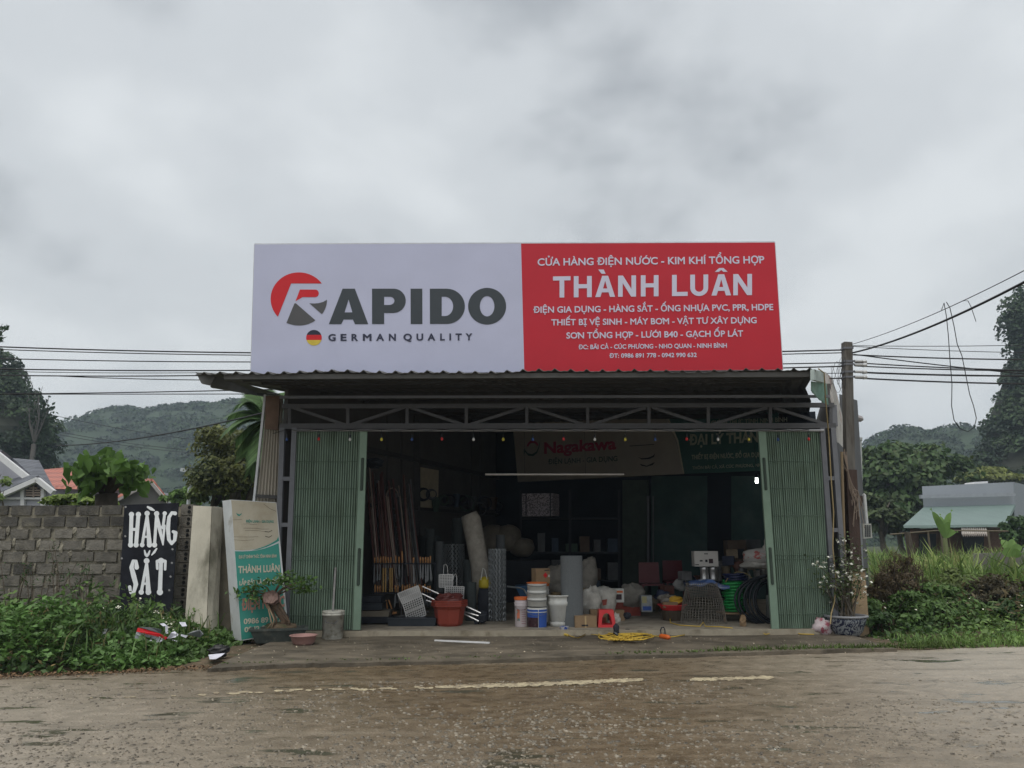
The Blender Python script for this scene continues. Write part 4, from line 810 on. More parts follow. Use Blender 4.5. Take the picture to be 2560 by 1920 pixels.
# leaning timber and pipe beside the pole
mb = MB(); mb.tube([P(2104, 1130, 12.05), P(2116, 1560, 11.95)], .022, 6); mb.solo('bamboo_pole', mat('old_bamboo', (.2, .15, .09), .8), 'old bamboo stake standing between shop post and utility pole', 'stake')
mb = MB(); mb.tube([P(x, y, Y) for x, y, Y in ((2046, 922, 10.55), (2060, 932, 10.9), (2064, 1000, 11.5), (2072, 1090, 11.85), (2078, 1200, 11.88), (2084, 1280, 11.9), (2082, 1370, 11.9), (2090, 1450, 11.9), (2086, 1505, 11.85), (2078, 1535, 11.7), (2076, 1560, 11.6))], .009, 6); mb.solo('extension_cord', mat('old_yellow_cord', (.30, .23, .11), .6), 'yellow extension cord hanging down the right shop post from the roof', 'cord')
mb = MB(); mb.slab([P(2128, 1150, 13.0), P(2143, 1200, 13.0), P(2156, 1340, 13.0), P(2163, 1520, 13.0), P(2140, 1520, 13.0)], (0, .04, 0)); mb.build('side_sheeting', mat('grey_side_sheet', (.22, .235, .25), .6, var=.25, scale=3, stretch=(8, 1, .5)), shop)
# cables
def sagline(a, b, sag, n=16): return [a.lerp(b, i / n) - Vector((0, 0, sag * 4 * (i / n) * (1 - i / n))) for i in range(n + 1)]
def cable(label, pts, r=.009, group='overhead cables'):
    mb = MB(); mb.tube(pts, r, 5); return mb.solo('overhead_cable', M_wire, label, 'cable', group)
for (y0, x1, y1, py_, r, lab) in ((861, 625, 882, 873, .013, 'highest cable left of the sign, thick and black'), (868, 625, 888, 880, .009, 'thin cable just under the highest cable left of the sign'), (893, 625, 905, 905, .01, 'single cable in the gap midway between sign top cables and roof, left side'), (921, 625, 926, 914, .012, 'cable meeting the lower left corner of the sign'), (926, 500, 932, 931, .006, 'hair-thin grey cable just above the left roof tip'), (937, 495, 939, 944, .011, 'thick cable ending at the left roof tip')):
    a = P(-260, y0 - 5, 13.2); m_ = P(x1, y1, 13.0); e = polep(py_) + Vector((0, .05, 0)); cable(lab, sagline(a, m_, .03, 10) + sagline(m_, e, .06, 10)[1:], r)
cable('lower left cable that dips from the thick one toward the roof tip', sagline(P(120, 939, 13.1), P(700, 950, 13.0), .03), .008)
cable('upper cable of the pair passing under the left roof tip', sagline(P(-200, 986, 13.4), P(700, 973, 12.9), .02), .010)
cable('lower cable of the pair passing under the left roof tip', sagline(P(-200, 986, 13.5), P(700, 985, 12.9), .0), .008)
cable('slanting cable crossing in front of the left forest hill up to the palm', sagline(P(140, 1114, 24), P(668, 1030, 14), .15), .016)
for i, (x0, y0, x1, y1, lab) in enumerate(((120, 1035, 640, 1115, 'faint far cable, highest across the left forest hill'), (150, 1080, 640, 1135, 'faint far cable, middle one across the left forest hill'), (150, 1087, 640, 1142, 'faint far cable, lowest across the left forest hill'))): cable(lab, sagline(P(x0, y0, 60), P(x1, y1, 60), .3), .018)
for (x0, y0, y1, r, lab) in ((2125, 864, 854, .006, 'topmost thin level cable right of the pole'), (2130, 866, 876, .006, 'second thin level cable right of the pole'), (2130, 887, 893, .012, 'thick level cable third from the top right of the pole'), (2138, 907, 921, .011, 'cable from the upper insulator running right'), (2138, 915, 921, .011, 'cable from the second insulator running right'), (2150, 931, 933, .016, 'grey double cable from the third insulator running right'), (2138, 945, 954, .014, 'lowest thick cable right of the pole'), (2135, 886, 936, .01, 'cable slanting down across the others right of the pole')):
    cable(lab, sagline(P(x0, y0, PY), P(2900, y1 + (y1 - y0) * .5, 12.6), .05), r)
Z0 = P(2128, 883, PY); cable('heavy twisted cable rising steeply from the pole to the upper right', sagline(Z0, P(2660, 652, 6.5), .10) + [P(2660, 652, 6.5) + (P(2660, 652, 6.5) - Z0) * 1.3 + Vector((0, 0, .25))], .014); cable('thin wire rising beside the heavy twisted cable', sagline(P(2126, 862, PY), P(2660, 624, 6.6), .08) + [P(2660, 624, 6.6) + (P(2660, 624, 6.6) - P(2126, 862, PY)) * 1.3 + Vector((0, 0, .2))], .005)
t1 = P(2362, 757, 9.0); mb = MB(); mb.tube([P(x, y, 9.0) for x, y in ((2354, 775), (2360, 757), (2366, 790), (2371, 840), (2375, 900), (2380, 960), (2379, 1015), (2385, 1050), (2400, 1072), (2420, 1079), (2436, 1068), (2441, 1045), (2434, 1015), (2424, 985), (2415, 940), (2405, 890), (2393, 860), (2385, 815), (2375, 770), (2366, 755))], .005, 5); mb.solo('wire_loop', M_wire, 'long loop of slack wire hanging below the steep cable', 'wire')
mb = MB(); mb.tube([P(x, y, 8.6) for x, y in ((2408, 752), (2420, 752), (2428, 768), (2434, 786), (2440, 804))], .004, 5); mb.solo('wire_end', M_wire, 'short curled wire end hanging right of the slack wire loop', 'wire')
for x0, w_, lab in ((2092, 14, 'coil of thin wire hanging beside the pole, nearer the roof'), (2104, 10, 'smaller coil of thin wire hanging close against the pole')):
    mb = MB(); mb.tube([P(x0 + w_ * math.sin(t * .42), 920 + 32 * math.cos(t * .42 + .2 * t) + t, 12.1) for t in range(34)], .003, 4); mb.solo('wire_coil', M_wire, lab, 'wire', 'wire coils on the pole')
# mounted lamp, flagpole pipe, outdoor unit on the rear wall
lamp = T('street_lamp', 'street lamp head on a short arm behind the utility pole', 'street lamp', P(2130, 1050, 16))
mb = MB(); mb.tube([P(2112, 1038, 16), P(2140, 1041, 16)], .025, 6); mb.build('arm', M_steel, lamp)
mb = MB(); a, b = P(2132, 1042, 16), P(2158, 1049, 16); mb.tube([a, a.lerp(b, .3), a.lerp(b, .8), b], [.03, .075, .065, .02], 8); mb.build('head', mat('lamp_grey', (.3, .28, .28), .5), lamp)
mb = MB(); c = P(2112, 1040, 16); mb.tube([(c.x, c.y, 0), c], .06, 8); mb.build('post', M_steel, lamp)
mb = MB(); mb.tube([P(2150, 1100, 16.2), P(2153, 1250, 16.2)], .035, 8); mb.tube([P(2150, 1094, 16.2), P(2150, 1101, 16.2)], .05, 8); mb.solo('vent_pipe', mat('grey_white_pipe', (.42, .44, .43), .5), 'tall pale vertical pipe rising beside the pole against the far trees', 'pipe')
mb = MB(); mb.tube([P(2158, 1236, 15), P(2161, 1238, 15), P(2167, 1310, 15)], .032, 8); mb.solo('drain_pipe', mat('white_pvc', (.62, .63, .62), .45), 'white plastic pipe above the air conditioner unit', 'pipe')
mb = MB(); mb.slab([P(2140, 1238, 15.2), P(2162, 1240, 15.2), P(2150, 1275, 15.2), P(2138, 1262, 15.2)], (0, .3, 0)); mb.solo('rusty_eave', mat('rusty_eave', (.07, .05, .04), .9), 'dark rusty scrap of eave below the tall pale pipe', 'eave')
ac = T('air_conditioner', 'outdoor air conditioner unit with square grille on the rear shop wall', 'air conditioner', P(2166, 1347, 14.6))
a, b, c, d = P(2157, 1309, 14.4), P(2178, 1309, 14.4), P(2181, 1345, 14.4), P(2159, 1347, 14.4); mb = MB(); mb.slab([a, b, c, d], (-.12, .32, 0)); mb.build('case', mat('ac_beige', (.40, .41, .37), .5, var=.1), ac)
AP = Plane(d, c, a); mb = MB()
for i in range(3):
    for j in range(6): x = 2162 + i * 5.2; y = 1313 + j * 5; mb.add([AP.hit(x, y, .004), AP.hit(x + 4.2, y, .004), AP.hit(x + 4.3, y + 3.8, .004), AP.hit(x + .1, y + 3.8, .004)], [(0, 1, 2, 3)])
mb.build('grille', M_black, ac)
mb = MB(); mb.box(P(2154, 1330, 14.7), (.12, .1, .25)); mb.build('side_panel', mat('ac_green_side', (.08, .14, .11), .6), ac)
# ceramic pot with white flowering shrub
q = G(2119, 1591, AZ - .02); s = q.y / F
fp = T('flower_pot', 'blue and white ceramic bowl planter with white flowering shrub before the right door', 'potted plant', q)
def pm():
    m = bpy.data.materials.new('blue_white_glaze'); m.use_nodes = True; nt = m.node_tree; b = nt.nodes['Principled BSDF']; L = nt.links.new; b.inputs['Roughness'].default_value = .25
    tcn = nd(nt, 'ShaderNodeTexCoord'); mpn = nd(nt, 'ShaderNodeMapping'); mpn.inputs['Scale'].default_value = (1.3, 1.3, 1.0); L(tcn.outputs['Object'], mpn.inputs[0])
    wv = nd(nt, 'ShaderNodeTexNoise'); wv.inputs['Scale'].default_value = 9; wv.inputs['Detail'].default_value = 1.5; wv.inputs['Distortion'].default_value = 2.8; L(mpn.outputs[0], wv.inputs['Vector'])
    c = nd(nt, 'ShaderNodeValToRGB'); e = c.color_ramp.elements; e[0].position = .45; e[0].color = (.02, .026, .06, 1); e[1].position = .53; e[1].color = (.26, .28, .30, 1); L(wv.outputs[0], c.inputs[0]); L(c.outputs[0], b.inputs['Base Color']); return m
mb = MB(); mb.lathe([(24 * s, 0), (27 * s, 2 * s), (36 * s, 14 * s), (43 * s, 34 * s), (46 * s, 44 * s)], q, 28); bowl = mb.build('bowl', pm(), fp, True)
mb = MB(); mb.lathe([(45 * s, 44 * s), (50 * s, 45 * s), (51 * s, 48 * s), (48 * s, 50 * s), (43 * s, 49 * s), (42 * s, 44 * s), (0, 45 * s)], q, 28); mb.build('rim', mat('pale_rim', (.23, .235, .25), .4, var=.2), fp, True)
rn = random.Random(8); st = q + Vector((0, 0, 45 * s)); mb = MB(); tips = []
for px, py in ((2040, 1400), (2055, 1430), (2048, 1460), (2078, 1390), (2085, 1440), (2110, 1360), (2120, 1395), (2130, 1420), (2140, 1450), (2125, 1480), (2095, 1470), (2150, 1370), (2158, 1440), (2075, 1490), (2105, 1350), (2115, 1430)):
    e = P(px, py, q.y + rn.uniform(-.28, .3)); b = st + Vector((rn.uniform(-.12, .12), rn.uniform(-.08, .08), 0)); mb.tube([b, b.lerp(e, .45) + Vector((rn.uniform(-.05, .05), 0, .03)), e], [.013, .009, .004], 5); tips.append((b, e))
mb.build('stems', mat('shrub_bark', (.10, .085, .065), .9), fp)
lp_, fl_ = [], []
for b, e in tips:
    for _ in range(60): lp_.append(b.lerp(e, rn.uniform(.45, 1.08)) + Vector((rn.gauss(0, .07), rn.gauss(0, .07), rn.gauss(0, .06))))
    for _ in range(5): fl_.append(b.lerp(e, rn.uniform(.6, 1.08)) + Vector((rn.gauss(0, .08), rn.gauss(0, .07) - .05, rn.gauss(0, .07))))
V, Fa = leaf_arrays(np.array(lp_), .05, .5, .4, .3); np_mesh('leaves', V, Fa, leafmat('shrub_leaf', (.055, .075, .03), .5), fp)
fa = np.repeat(np.array(fl_), 4, 0) + RNG.normal(0, .013, (len(fl_) * 4, 3)); V, Fa = leaf_arrays(fa, .042, .8, .6); np_mesh('flowers', V, Fa, mat('petal_white', (.70, .70, .62), .6, isl=.1), fp)
q = G(2056, 1584, AZ + .02); mb = MB(); mb.blob(q + Vector((.0, -.02, .10)), (.14, .09, .12), 12, .22); mb.solo('plastic_bag', mat('pink_white_bag', (.52, .44, .45), .5, var=.2, scale=14, col2=(.30, .07, .10), c2lo=.5, c2hi=.58), 'crumpled white and dark red plastic bag beside the ceramic planter', 'bag', smooth=True)
mb = MB(); mb.bar(G(1990, 1584, AZ + .02), G(2078, 1582, AZ + .02), .03, .12); mb.solo('plank', mat('wet_plank', (.27, .19, .13), .8), 'short plank lying under the crumpled bag', 'plank')
# weeds right
RB = (4.9, 16)
def HR(X, Y, d): return interp(X, [(5.2, 0), (5.6, .18), (6.0, .42), (7, .5), (9, .5), (14, .45)]) * np.clip(d / 2.2, .06, 1) ** .9
def weed_r(name, label, n, yfar, Hf, sizes, mats, w):
    X = RNG.uniform(5.3, 15, n); ye = np.array([edge_y(x) for x in X]); Y = ye + .03 + RNG.uniform(0, 1, n) ** .9 * (yfar - ye); H = Hf(X, Y, Y - ye) * (.75 + .4 * np.sin(X * 3.7 + Y * 2.3) * np.sin(Y * 4.1 - X * 1.2))
    k = H > .02; X, Y, H = X[k], Y[k], H[k]; z = H * RNG.uniform(0, 1, len(X)) ** .5; C = np.stack([X, Y, np.maximum(z, .01)], 1)
    r = np.clip((.5 + .5 * np.sin(X * 1.9 + 1.7 * np.sin(Y * 1.3))) * .6 + RNG.uniform(0, .4, len(X)), 0, .999); mi = np.searchsorted(np.cumsum(w), r)
    V, Fa = leaf_arrays(C, RNG.choice(sizes, len(X)), .55, .55, .2); return tag(np_mesh(name, V, Fa, mats, mi=np.repeat(np.minimum(mi, len(mats) - 1), 2)), label, 'weeds', kind='stuff')
weed_r('weeds', 'low bright green leafy weeds along the road edge right of the shop', 21000, 15.5, HR, [.05, .07, .1], [G_dk, G_md, G_lt], [.25, .5, .25])
n = 3400; X = RNG.uniform(5.4, 15, n); ye = np.array([edge_y(x) for x in X]); Y = ye + RNG.uniform(-.03, 1.0, n); V, Fa = blade_arrays(np.stack([X, Y, np.zeros(n)], 1), .13, .012, .8); tag(np_mesh('verge_grass', V, Fa, G_lt), 'short bright grass fringe where the right weeds meet the road', 'grass', kind='stuff')
def bush(name, label, c, r, mats, n=16, nl=70, sz=.1, cat='bush', group=None, twigs=0, seed=1, aspect=.5):
    t = T(name, label, cat, (c[0], c[1], 0), group); mb = MB(); rn = random.Random(seed)
    for i in range(7 + twigs):
        e = Vector((c[0] + rn.uniform(-.9, .9) * r[0], c[1] + rn.uniform(-.9, .9) * r[1], c[2] + rn.uniform(-.1, 1.0) * r[2])); b = Vector((c[0] + rn.uniform(-.25, .25), c[1], -.02)); mb.tube([b, b.lerp(e, .5) + Vector((rn.uniform(-.1, .1), 0, .1)), e], [.018, .012, .004], 4)
    mb.build('stems', M_twig, t); pts, out = crown_pts(c, r, n, nl, .34, -.5, .35); pts[:, 2] = np.maximum(pts[:, 2], .03)
    V, Fa = leaf_arrays(pts, sz, aspect, .4, .25, out=out); np_mesh('foliage', V, Fa, mats, t); return t
M_dry = leafmat('dry_brown_leaf', (.075, .052, .032), .5); M_dry2 = leafmat('dark_dry_leaf', (.05, .04, .025), .4)
def pc3(px, py, Y): v = P(px, py, Y); return (v.x, v.y, v.z)
bush('dry_bush', 'large dead brown bush tangle right of the utility pole', pc3(2258, 1452, 13.6), (.36, .4, .45), M_dry, 24, 130, .075, twigs=50, seed=3, aspect=.2)
bush('dry_bush', 'smaller dead brown bush beside the pole, lower than its neighbour', pc3(2207, 1472, 13.3), (.2, .3, .35), M_dry, 14, 90, .07, twigs=20, seed=4, aspect=.25)
bush('bush', 'dark green rounded bush between the dead tangle and the road weeds', pc3(2330, 1515, 13.4), (.7, .5, .33), G_md, 34, 100, .085, seed=5)
bush('bush', 'green bush with white flecks in front of the dead tangle', pc3(2240, 1535, 12.9), (.55, .45, .33), G_md, 26, 90, .08, seed=6)
bush('brown_bush', 'purplish brown scrub bush at the right frame edge', pc3(2490, 1490, 13.9), (.7, .5, .38), [M_dry2], 30, 100, .075, seed=7)
bush('bush', 'dark bush low at the right frame edge beneath the brown scrub', pc3(2560, 1530, 13.2), (.6, .5, .35), G_dk, 26, 100, .08, seed=8)
bush('bush', 'olive bush in the middle of the right scrub, nearest the small wall', pc3(2395, 1475, 14.6), (.8, .6, .34), leafmat('olive_leaf', (.075, .095, .03), .45), 34, 100, .08, seed=9)
bush('bush', 'leafy bush hugging the ceramic planter on its right', pc3(2190, 1560, 12.2), (.3, .3, .28), G_dk, 16, 80, .08, seed=10)
# tall grass field
n = 15000; Y = 14.5 + RNG.uniform(0, 1, n) ** 1.25 * 28; X = Y * RNG.uniform(.455, .9, n); k = (Y < 20) | (X > 10); X, Y = X[k], Y[k]
hgt = np.clip(.72 + .3 * np.sin(X * .9 + Y * .35) * np.sin(Y * .8 - X * .5) + RNG.normal(0, .14, len(X)), .15, 1.4) * np.where((X / Y > .585) & (Y > 17) & (Y < 27), .35, 1); cm = (np.sin(X * .7 + 2 * np.sin(Y * .3)) * .5 + .5) * .6 + RNG.uniform(0, .4, len(X)); ms = [leafmat('field_green', (.095, .14, .042), .4), leafmat('field_light', (.18, .215, .075), .35), leafmat('field_straw', (.20, .185, .085), .35)]
B = np.stack([X, Y, np.zeros(len(X))], 1); V, Fa = blade_arrays(B, hgt, .055, .55); mi = np.repeat(np.where(cm < .38, 0, np.where(cm < .8, 1, 2)), 3)
tag(np_mesh('tall_grass', V, Fa, ms, mi=mi), 'field of tall green grass between the road weeds and the far house', 'grass', kind='stuff')

# ragged mixed growth on the right: stalks, seed heads and dead stems between the grass and the road weeds
C0, C1 = [], []
for _ in range(150):
    x = random.uniform(5.8, 12.5); y = max(edge_y(x) + .5, random.uniform(11.8, 16)); hh_ = random.uniform(.35, .95); n_ = random.randint(8, 22); zs_ = np.linspace(.1, hh_, n_); l_ = random.uniform(-.25, .25)
    C = np.stack([x + l_ * zs_ + RNG.normal(0, .05, n_), y + RNG.normal(0, .05, n_), zs_], 1); (C0 if random.random() < .6 else C1).append(C)
V, Fa = leaf_arrays(np.concatenate(C0), .14, .2, .2, .4); tag(np_mesh('tall_weeds', V, Fa, leafmat('right_stalk', (.075, .105, .035), .5)), 'ragged narrow leaved stalks standing in the right weeds', 'weeds', kind='stuff')
V, Fa = leaf_arrays(np.concatenate(C1), .11, .3, .2, .3); tag(np_mesh('dead_stalks', V, Fa, leafmat('dead_stalk', (.10, .075, .045), .5)), 'brown dead stalks scattered in the right weeds', 'weeds', kind='stuff')
n = 150; X = RNG.uniform(5.8, 11, n); Y = np.maximum(RNG.uniform(11.7, 14.5, n), np.array([edge_y(x) for x in X]) + .4); V, Fa = leaf_arrays(np.stack([X, Y, RNG.uniform(.35, .6, n)], 1), .04, .8, .8); tag(np_mesh('weed_blossoms', V, Fa, MATS['blossom_white']), 'tiny white blossoms sprinkled over the right weeds', 'flowers', kind='stuff')
# ================================================================ inside the shop
def gf(px, py): q = G(px, py, FZ); return q, q.y / F * 1.0
M_kraft = mat('kraft_card', (.26, .175, .10), .85, var=.12, scale=7); M_wpl = mat('white_plastic', (.56, .56, .53), .5, var=.1, scale=5, col2=(.4, .39, .35), c2lo=.55, c2hi=.75); M_org = mat('orange_plastic', (.62, .14, .03), .5, var=.08)
M_galv = mat('galvanised_wire', (.28, .30, .31), .45, metal=.5, var=.15); M_alu = mat('bright_steel', (.50, .50, .50), .3, metal=.75, var=.1); M_wood = mat('tool_handle_wood', (.42, .21, .085), .65, var=.25, scale=12, isl=.25); M_blade = mat('tool_steel', (.16, .165, .17), .45, metal=.6, var=.2)
M_rub = mat('dark_blue_rubber', (.022, .028, .036), .6, var=.2); M_brn = mat('red_brown_pot', (.24, .042, .026), .55, var=.1); M_mesh = mat('grey_mesh_cloth', (.12, .13, .135), .8, var=.15, scale=60)
# --- signboard on the back wall
s0, s1 = Vector((.18, BW(.18) - .12, 0)), Vector((5.6, BW(5.6) - .12, 0)); IP = Plane(s0, s1, s0 + Vector((0, 0, 3)))
ib = T('inner_signboard', 'long indoor signboard, pale left part and dark green right part, high on the back wall', 'sign', (s0 + s1) / 2 + Vector((0, 0, 2.8)))
zi = lambda x, y, l=.004: IP.hit(1240 + x * .31646, 1050 + y * .31646, l)
mb = MB(); mb.slab([zi(128, -30), zi(1330, -40), zi(1420, 160), zi(1480, 425), zi(172, 488)], -IP.n * .08); mb.build('pale_panel', mat('dull_cream_board', (.36, .32, .27), .7, var=.12, scale=2), ib)
mb = MB(); mb.slab([zi(1345, -45), zi(2230, -70), zi(2230, 395), zi(1486, 424), (zi(1430, 160))], -IP.n * .08); mb.build('green_panel', mat('bottle_green_board', (.025, .10, .085), .6, var=.1), ib)
mb = MB(); mb.slab([zi(1335, -45, .006), zi(1352, -45, .006), zi(1440, 160, .006), zi(1488, 424, .006), zi(1478, 424, .006), zi(1424, 160, .006)], -IP.n * .004); mb.build('edge_stripe', M_cream, ib)
def ibt(s, xl, yl, xr, yr, cap, bo, m):
    q = MB(); k = .31646; text_on(q, IP, s, 1240 + xl * k, 1050 + yl * k, 1240 + xr * k, 1050 + yr * k, cap * k, bo, .012); q.build('lettering', m, ib)
M_ired = mat('dull_red_letter', (.36, .02, .06), .6); M_igr = mat('dull_green_letter', (.02, .07, .06), .6); M_icr = mat('dull_cream_letter', (.40, .42, .32), .6)
ibt("Nagakawa", 380, 268, 950, 232, 92, .035, M_ired); ibt("ĐIỆN LẠNH - GIA DỤNG", 412, 350, 960, 325, 40, .02, M_igr)
ibt("ĐẠI LÝ THÀNH LUÂN", 1525, 200, 2420, 160, 82, .035, M_icr); ibt("THIẾT BỊ ĐIỆN NƯỚC, ĐỒ GIA DỤNG, THIẾT BỊ VỆ SINH", 1545, 312, 2420, 280, 36, .03, M_icr); ibt("THÔN BÃI CẢ, XÃ CÚC PHƯƠNG, NHO QUAN, NINH BÌNH", 1550, 390, 2420, 355, 24, .02, M_icr); ibt("CHÍNH THỨC TỈNH NINH BÌNH", 1700, 40, 2300, 12, 34, .02, M_icr)
mb = MB(); shape_on(mb, [arc(290, 215, 48, 52, 20, 170, 14) + arc(290, 218, 36, 36, 170, 20, 14)], lambda x, y: zi(x, y, .012)); em_ = mb.build('emblem', M_ired, ib)
mb = MB(); shape_on(mb, [[(350, 150), (335, 215), (318, 250), (285, 270), (250, 262), (222, 225), (217, 285), (228, 250), (255, 282), (295, 285), (325, 262), (342, 215)]], lambda x, y: zi(x, y, .012)); mb.build('emblem_swoosh', M_igr, em_)
mb = MB()
for pts in ([(1120, 292), (1150, 302), (1200, 298), (1240, 282), (1255, 265), (1250, 290), (1215, 308), (1150, 312)], [(1135, 345), (1190, 362), (1255, 332), (1240, 355), (1190, 369), (1150, 362)], [(1055, 203), (1250, 190), (1250, 195), (1055, 209)]): shape_on(mb, [pts], lambda x, y: zi(x, y, .012))
mb.build('film_tears', M_black, ib)
# --- tube lamp on wires, lit bulb
q0, q1 = P(1213, 1186, 13.2), P(1560, 1186, 13.2)
tl_ = T('tube_lamp', 'long unlit white tube lamp hanging from thin wires across the dark hall', 'lamp', (q0 + q1) / 2)
mb = MB(); mb.tube([q0, q1], .016, 8); mb.build('tube', mat('tube_white', (.50, .48, .45), .4), tl_)
for x in (1312, 1464): a = P(x, 1186, 13.2); mb = MB(); mb.tube([a, (a.x, a.y, rz(13.2) - .1)], .003, 4); mb.build('hanging_wire', M_wire, tl_)
q = P(1892, 1204, 16.6); bl_ = T('lit_bulb', 'small lit white LED bulb hanging at the right side of the dark hall', 'lamp', q)
mb = MB(); mb.lathe([(.0, -.036), (.026, -.026), (.034, 0), (.027, .035), (.022, .08)], q, 12); mb.build('bulb', mat('lit_bulb', (.9, .95, .9), .5, emit=(.92, 1, .94, 20)), bl_, True)
mb = MB(); mb.tube([q + Vector((0, 0, .08)), q + Vector((0, 0, .16))], .03, 8); mb.tube([q + Vector((0, 0, .16)), (q.x, q.y, rz(q.y) - .1)], .004, 4); mb.build('holder', M_black, bl_)
# --- coloured bulb string under the truss
bcols = {'red': mat('red_bulb', (.55, .03, .03), .3), 'white': mat('white_bulb', (.62, .62, .6), .3), 'yellow': mat('yellow_bulb', (.60, .50, .06), .3), 'blue': mat('blue_bulb', (.03, .07, .22), .3)}
cyc = ['blue', 'red', 'white', 'yellow']; ordn = ['first', 'second', 'third', 'fourth', 'fifth']; cnt = {}
mb = MB(); wp = []
xs_ = [717, 797, 875, 954, 1030, 1105, 1184, 1258, 1332, 1409, 1487, 1563, 1638, 1717, 1795, 1872, 1945, 2022]
for x in xs_: wp += [P(x, 1074, 11.9), P(x + 38, 1077, 11.9)]
mb.tube([P(682, 1084, 11.9)] + wp[:-1], .005, 4); mb.solo('bulb_string_cable', M_wire, 'thin black cable of the coloured bulb string along the truss', 'cable')
for i, x in enumerate(xs_):
    c = cyc[i % 4]; cnt[c] = cnt.get(c, 0) + 1; q = P(x, 1099 if c != 'red' else 1098, 11.88)
    t = T('coloured_bulb', f'{c} bulb on the string under the truss, {ordn[cnt[c]-1]} {c} one from the left', 'bulb', q, 'coloured bulbs on the string')
    b = MB(); b.lathe([(0, -.024), (.017, -.017), (.022, 0), (.017, .017), (.01, .03)], q, 10); b.build('globe', bcols[c], t, True)
    b = MB(); b.tube([q + Vector((0, 0, .03)), q + Vector((0, 0, .075))], .014, 6); b.tube([q + Vector((0, 0, .075)), P(x, 1074, 11.9)], .003, 4); b.build('socket', M_black, t)
# --- tool rack with sickles, knives, hooks
RY = 13.5; rk = T('tool_rack', 'black two tier rack crowded with wooden handled tools behind the left door', 'rack', P(1010, 1545, RY))
for y in (1409, 1482):
    mb = MB(); mb.bar(P(932, y, RY), P(1090, y, RY), .02, .12); mb.build('shelf_bar', M_black, rk)
for x in (934, 1088, 1010): mb = MB(); mb.bar(P(x, 1405, RY + .1), P(x, 1548, RY + .1), .025); mb.build('upright', M_black, rk)
rn = random.Random(2)
def tool(name, lab, px, ytop, ybar, yend, hook, grp, wd=4.2):
    a, b, c = P(px, ytop, RY - .03), P(px + rn.uniform(-1, 1), ybar + 1, RY - .03), P(px + rn.uniform(-2, 2), yend, RY - .05); t = T(name, lab, 'tool', b, grp); s = RY / F
    mb = MB(); mb.tube([a, a.lerp(b, .3), b], [wd * .42 * s, wd * .55 * s, wd * .42 * s], 7); mb.build('handle', M_wood, t, True)
    mb = MB()
    if hook: k = hook; mb.tube([b, c, c + Vector((k * .3, 0, -.035)), c + Vector((k * .75, 0, -.035)), c + Vector((k, 0, .03))], [.009, .011, .011, .01, .005], 5)
    else: mb.slab([b + Vector((-.008, 0, 0)), b + Vector((.008, 0, 0)), c + Vector((.022, 0, .05)), c + Vector((.0, 0, -.0)), c + Vector((-.012, 0, .04))], (0, .004, 0))
    mb.build('blade', M_blade, t)
row1 = [937, 944, 951, 958, 964, 970, 977, 989, 997, 1005, 1034, 1051, 1057, 1064, 1070, 1076]
for i, x in enumerate(row1): tool('hand_tool', 'wooden handled hand tool standing in the upper bar of the black rack', x, rn.uniform(1388, 1393) - (14 if i == 9 else 0), 1408, rn.uniform(1438, 1462), (rn.choice([.05, -.05, .06]) if 1 < i < 11 and i % 2 else 0), 'tools in the upper rack bar')
row2 = [938, 944, 950, 956, 988, 995, 1006, 1012, 1018, 1024, 1031, 1037, 1043, 1049, 1055, 1062, 1069, 1075]
for i, x in enumerate(row2): tool('hand_tool', 'wooden handled hand tool standing in the lower bar of the black rack', x, rn.uniform(1460, 1465), 1481, rn.uniform(1500, 1522), rn.choice([0, .05, -.05]) if i > 3 else 0, 'tools in the lower rack bar')
for x, lab in ((958, 'tall yellow handle'), (964, 'tall yellow handle'), (975, 'tall yellow handle'), (980, 'tall yellow handle')):
    mb = MB(); mb.tube([P(x, 1420, RY - .06), P(x, 1480, RY - .06)], .013, 7); mb.solo('tall_handle', mat('yellow_handle_wood', (.42, .26, .09), .6, var=.2), 'tall yellow wooden handle standing on the lower rack bar', 'tool handle', 'tall yellow handles in the rack')
# poles, ladders leaning behind the rack
M_rod = mat('pale_copper_rod', (.45, .36, .31), .4, metal=.5, var=.15); M_drod = mat('dark_red_rod', (.10, .04, .035), .6, var=.3)
rods = [(924, 1170, 945, 1400, 1), (931, 1180, 948, 1395, 0), (918, 1205, 938, 1400, 0), (933, 1235, 950, 1395, 1), (955, 1180, 975, 1400, 0), (960, 1235, 985, 1430, 0), (966, 1240, 992, 1440, 1), (970, 1242, 1000, 1480, 1), (950, 1200, 962, 1400, 0), (1000, 1240, 1020, 1400, 1), (944, 1220, 958, 1390, 0), (990, 1245, 1014, 1420, 0)]
for i, (x0, y0, x1, y1, m_) in enumerate(rods):
    mb = MB(); mb.tube([P(x0, y0, 14.35), P(x1, y1 + 40, 13.75)], .012 if m_ else .016, 6); mb.solo('rod', M_rod if m_ else M_drod, 'shiny pale metal rod leaning behind the tool rack' if m_ else 'dark reddish rod leaning behind the tool rack', 'rod', 'pale rods behind the rack' if m_ else 'dark rods behind the rack')
ld = T('frame_ladder', 'dark steel frame with many rungs and an arched top leaning behind the rods', 'ladder', P(1010, 1500, 14.3))
a0, a1, b0, b1 = P(966, 1240, 14.6), P(990, 1480, 14.3), P(996, 1250, 14.6), P(1022, 1480, 14.3)
for p, q in ((a0, a1), (b0, b1)): mb = MB(); mb.tube([p, q], .016, 6); mb.build('rail', M_rod, ld)
for i in range(13): t = .12 + i * .065; mb = MB(); mb.tube([a0.lerp(a1, t), b0.lerp(b1, t)], .013, 5); mb.build('rung', M_blade, ld)
mb = MB(); mb.tube([a0] + [P(966 + 30 * (1 - math.cos(k * PI / 8)) / 2, 1242 - 22 * math.sin(k * PI / 8), 14.6) for k in range(9)], .012, 6); mb.build('arched_top', M_rod, ld)
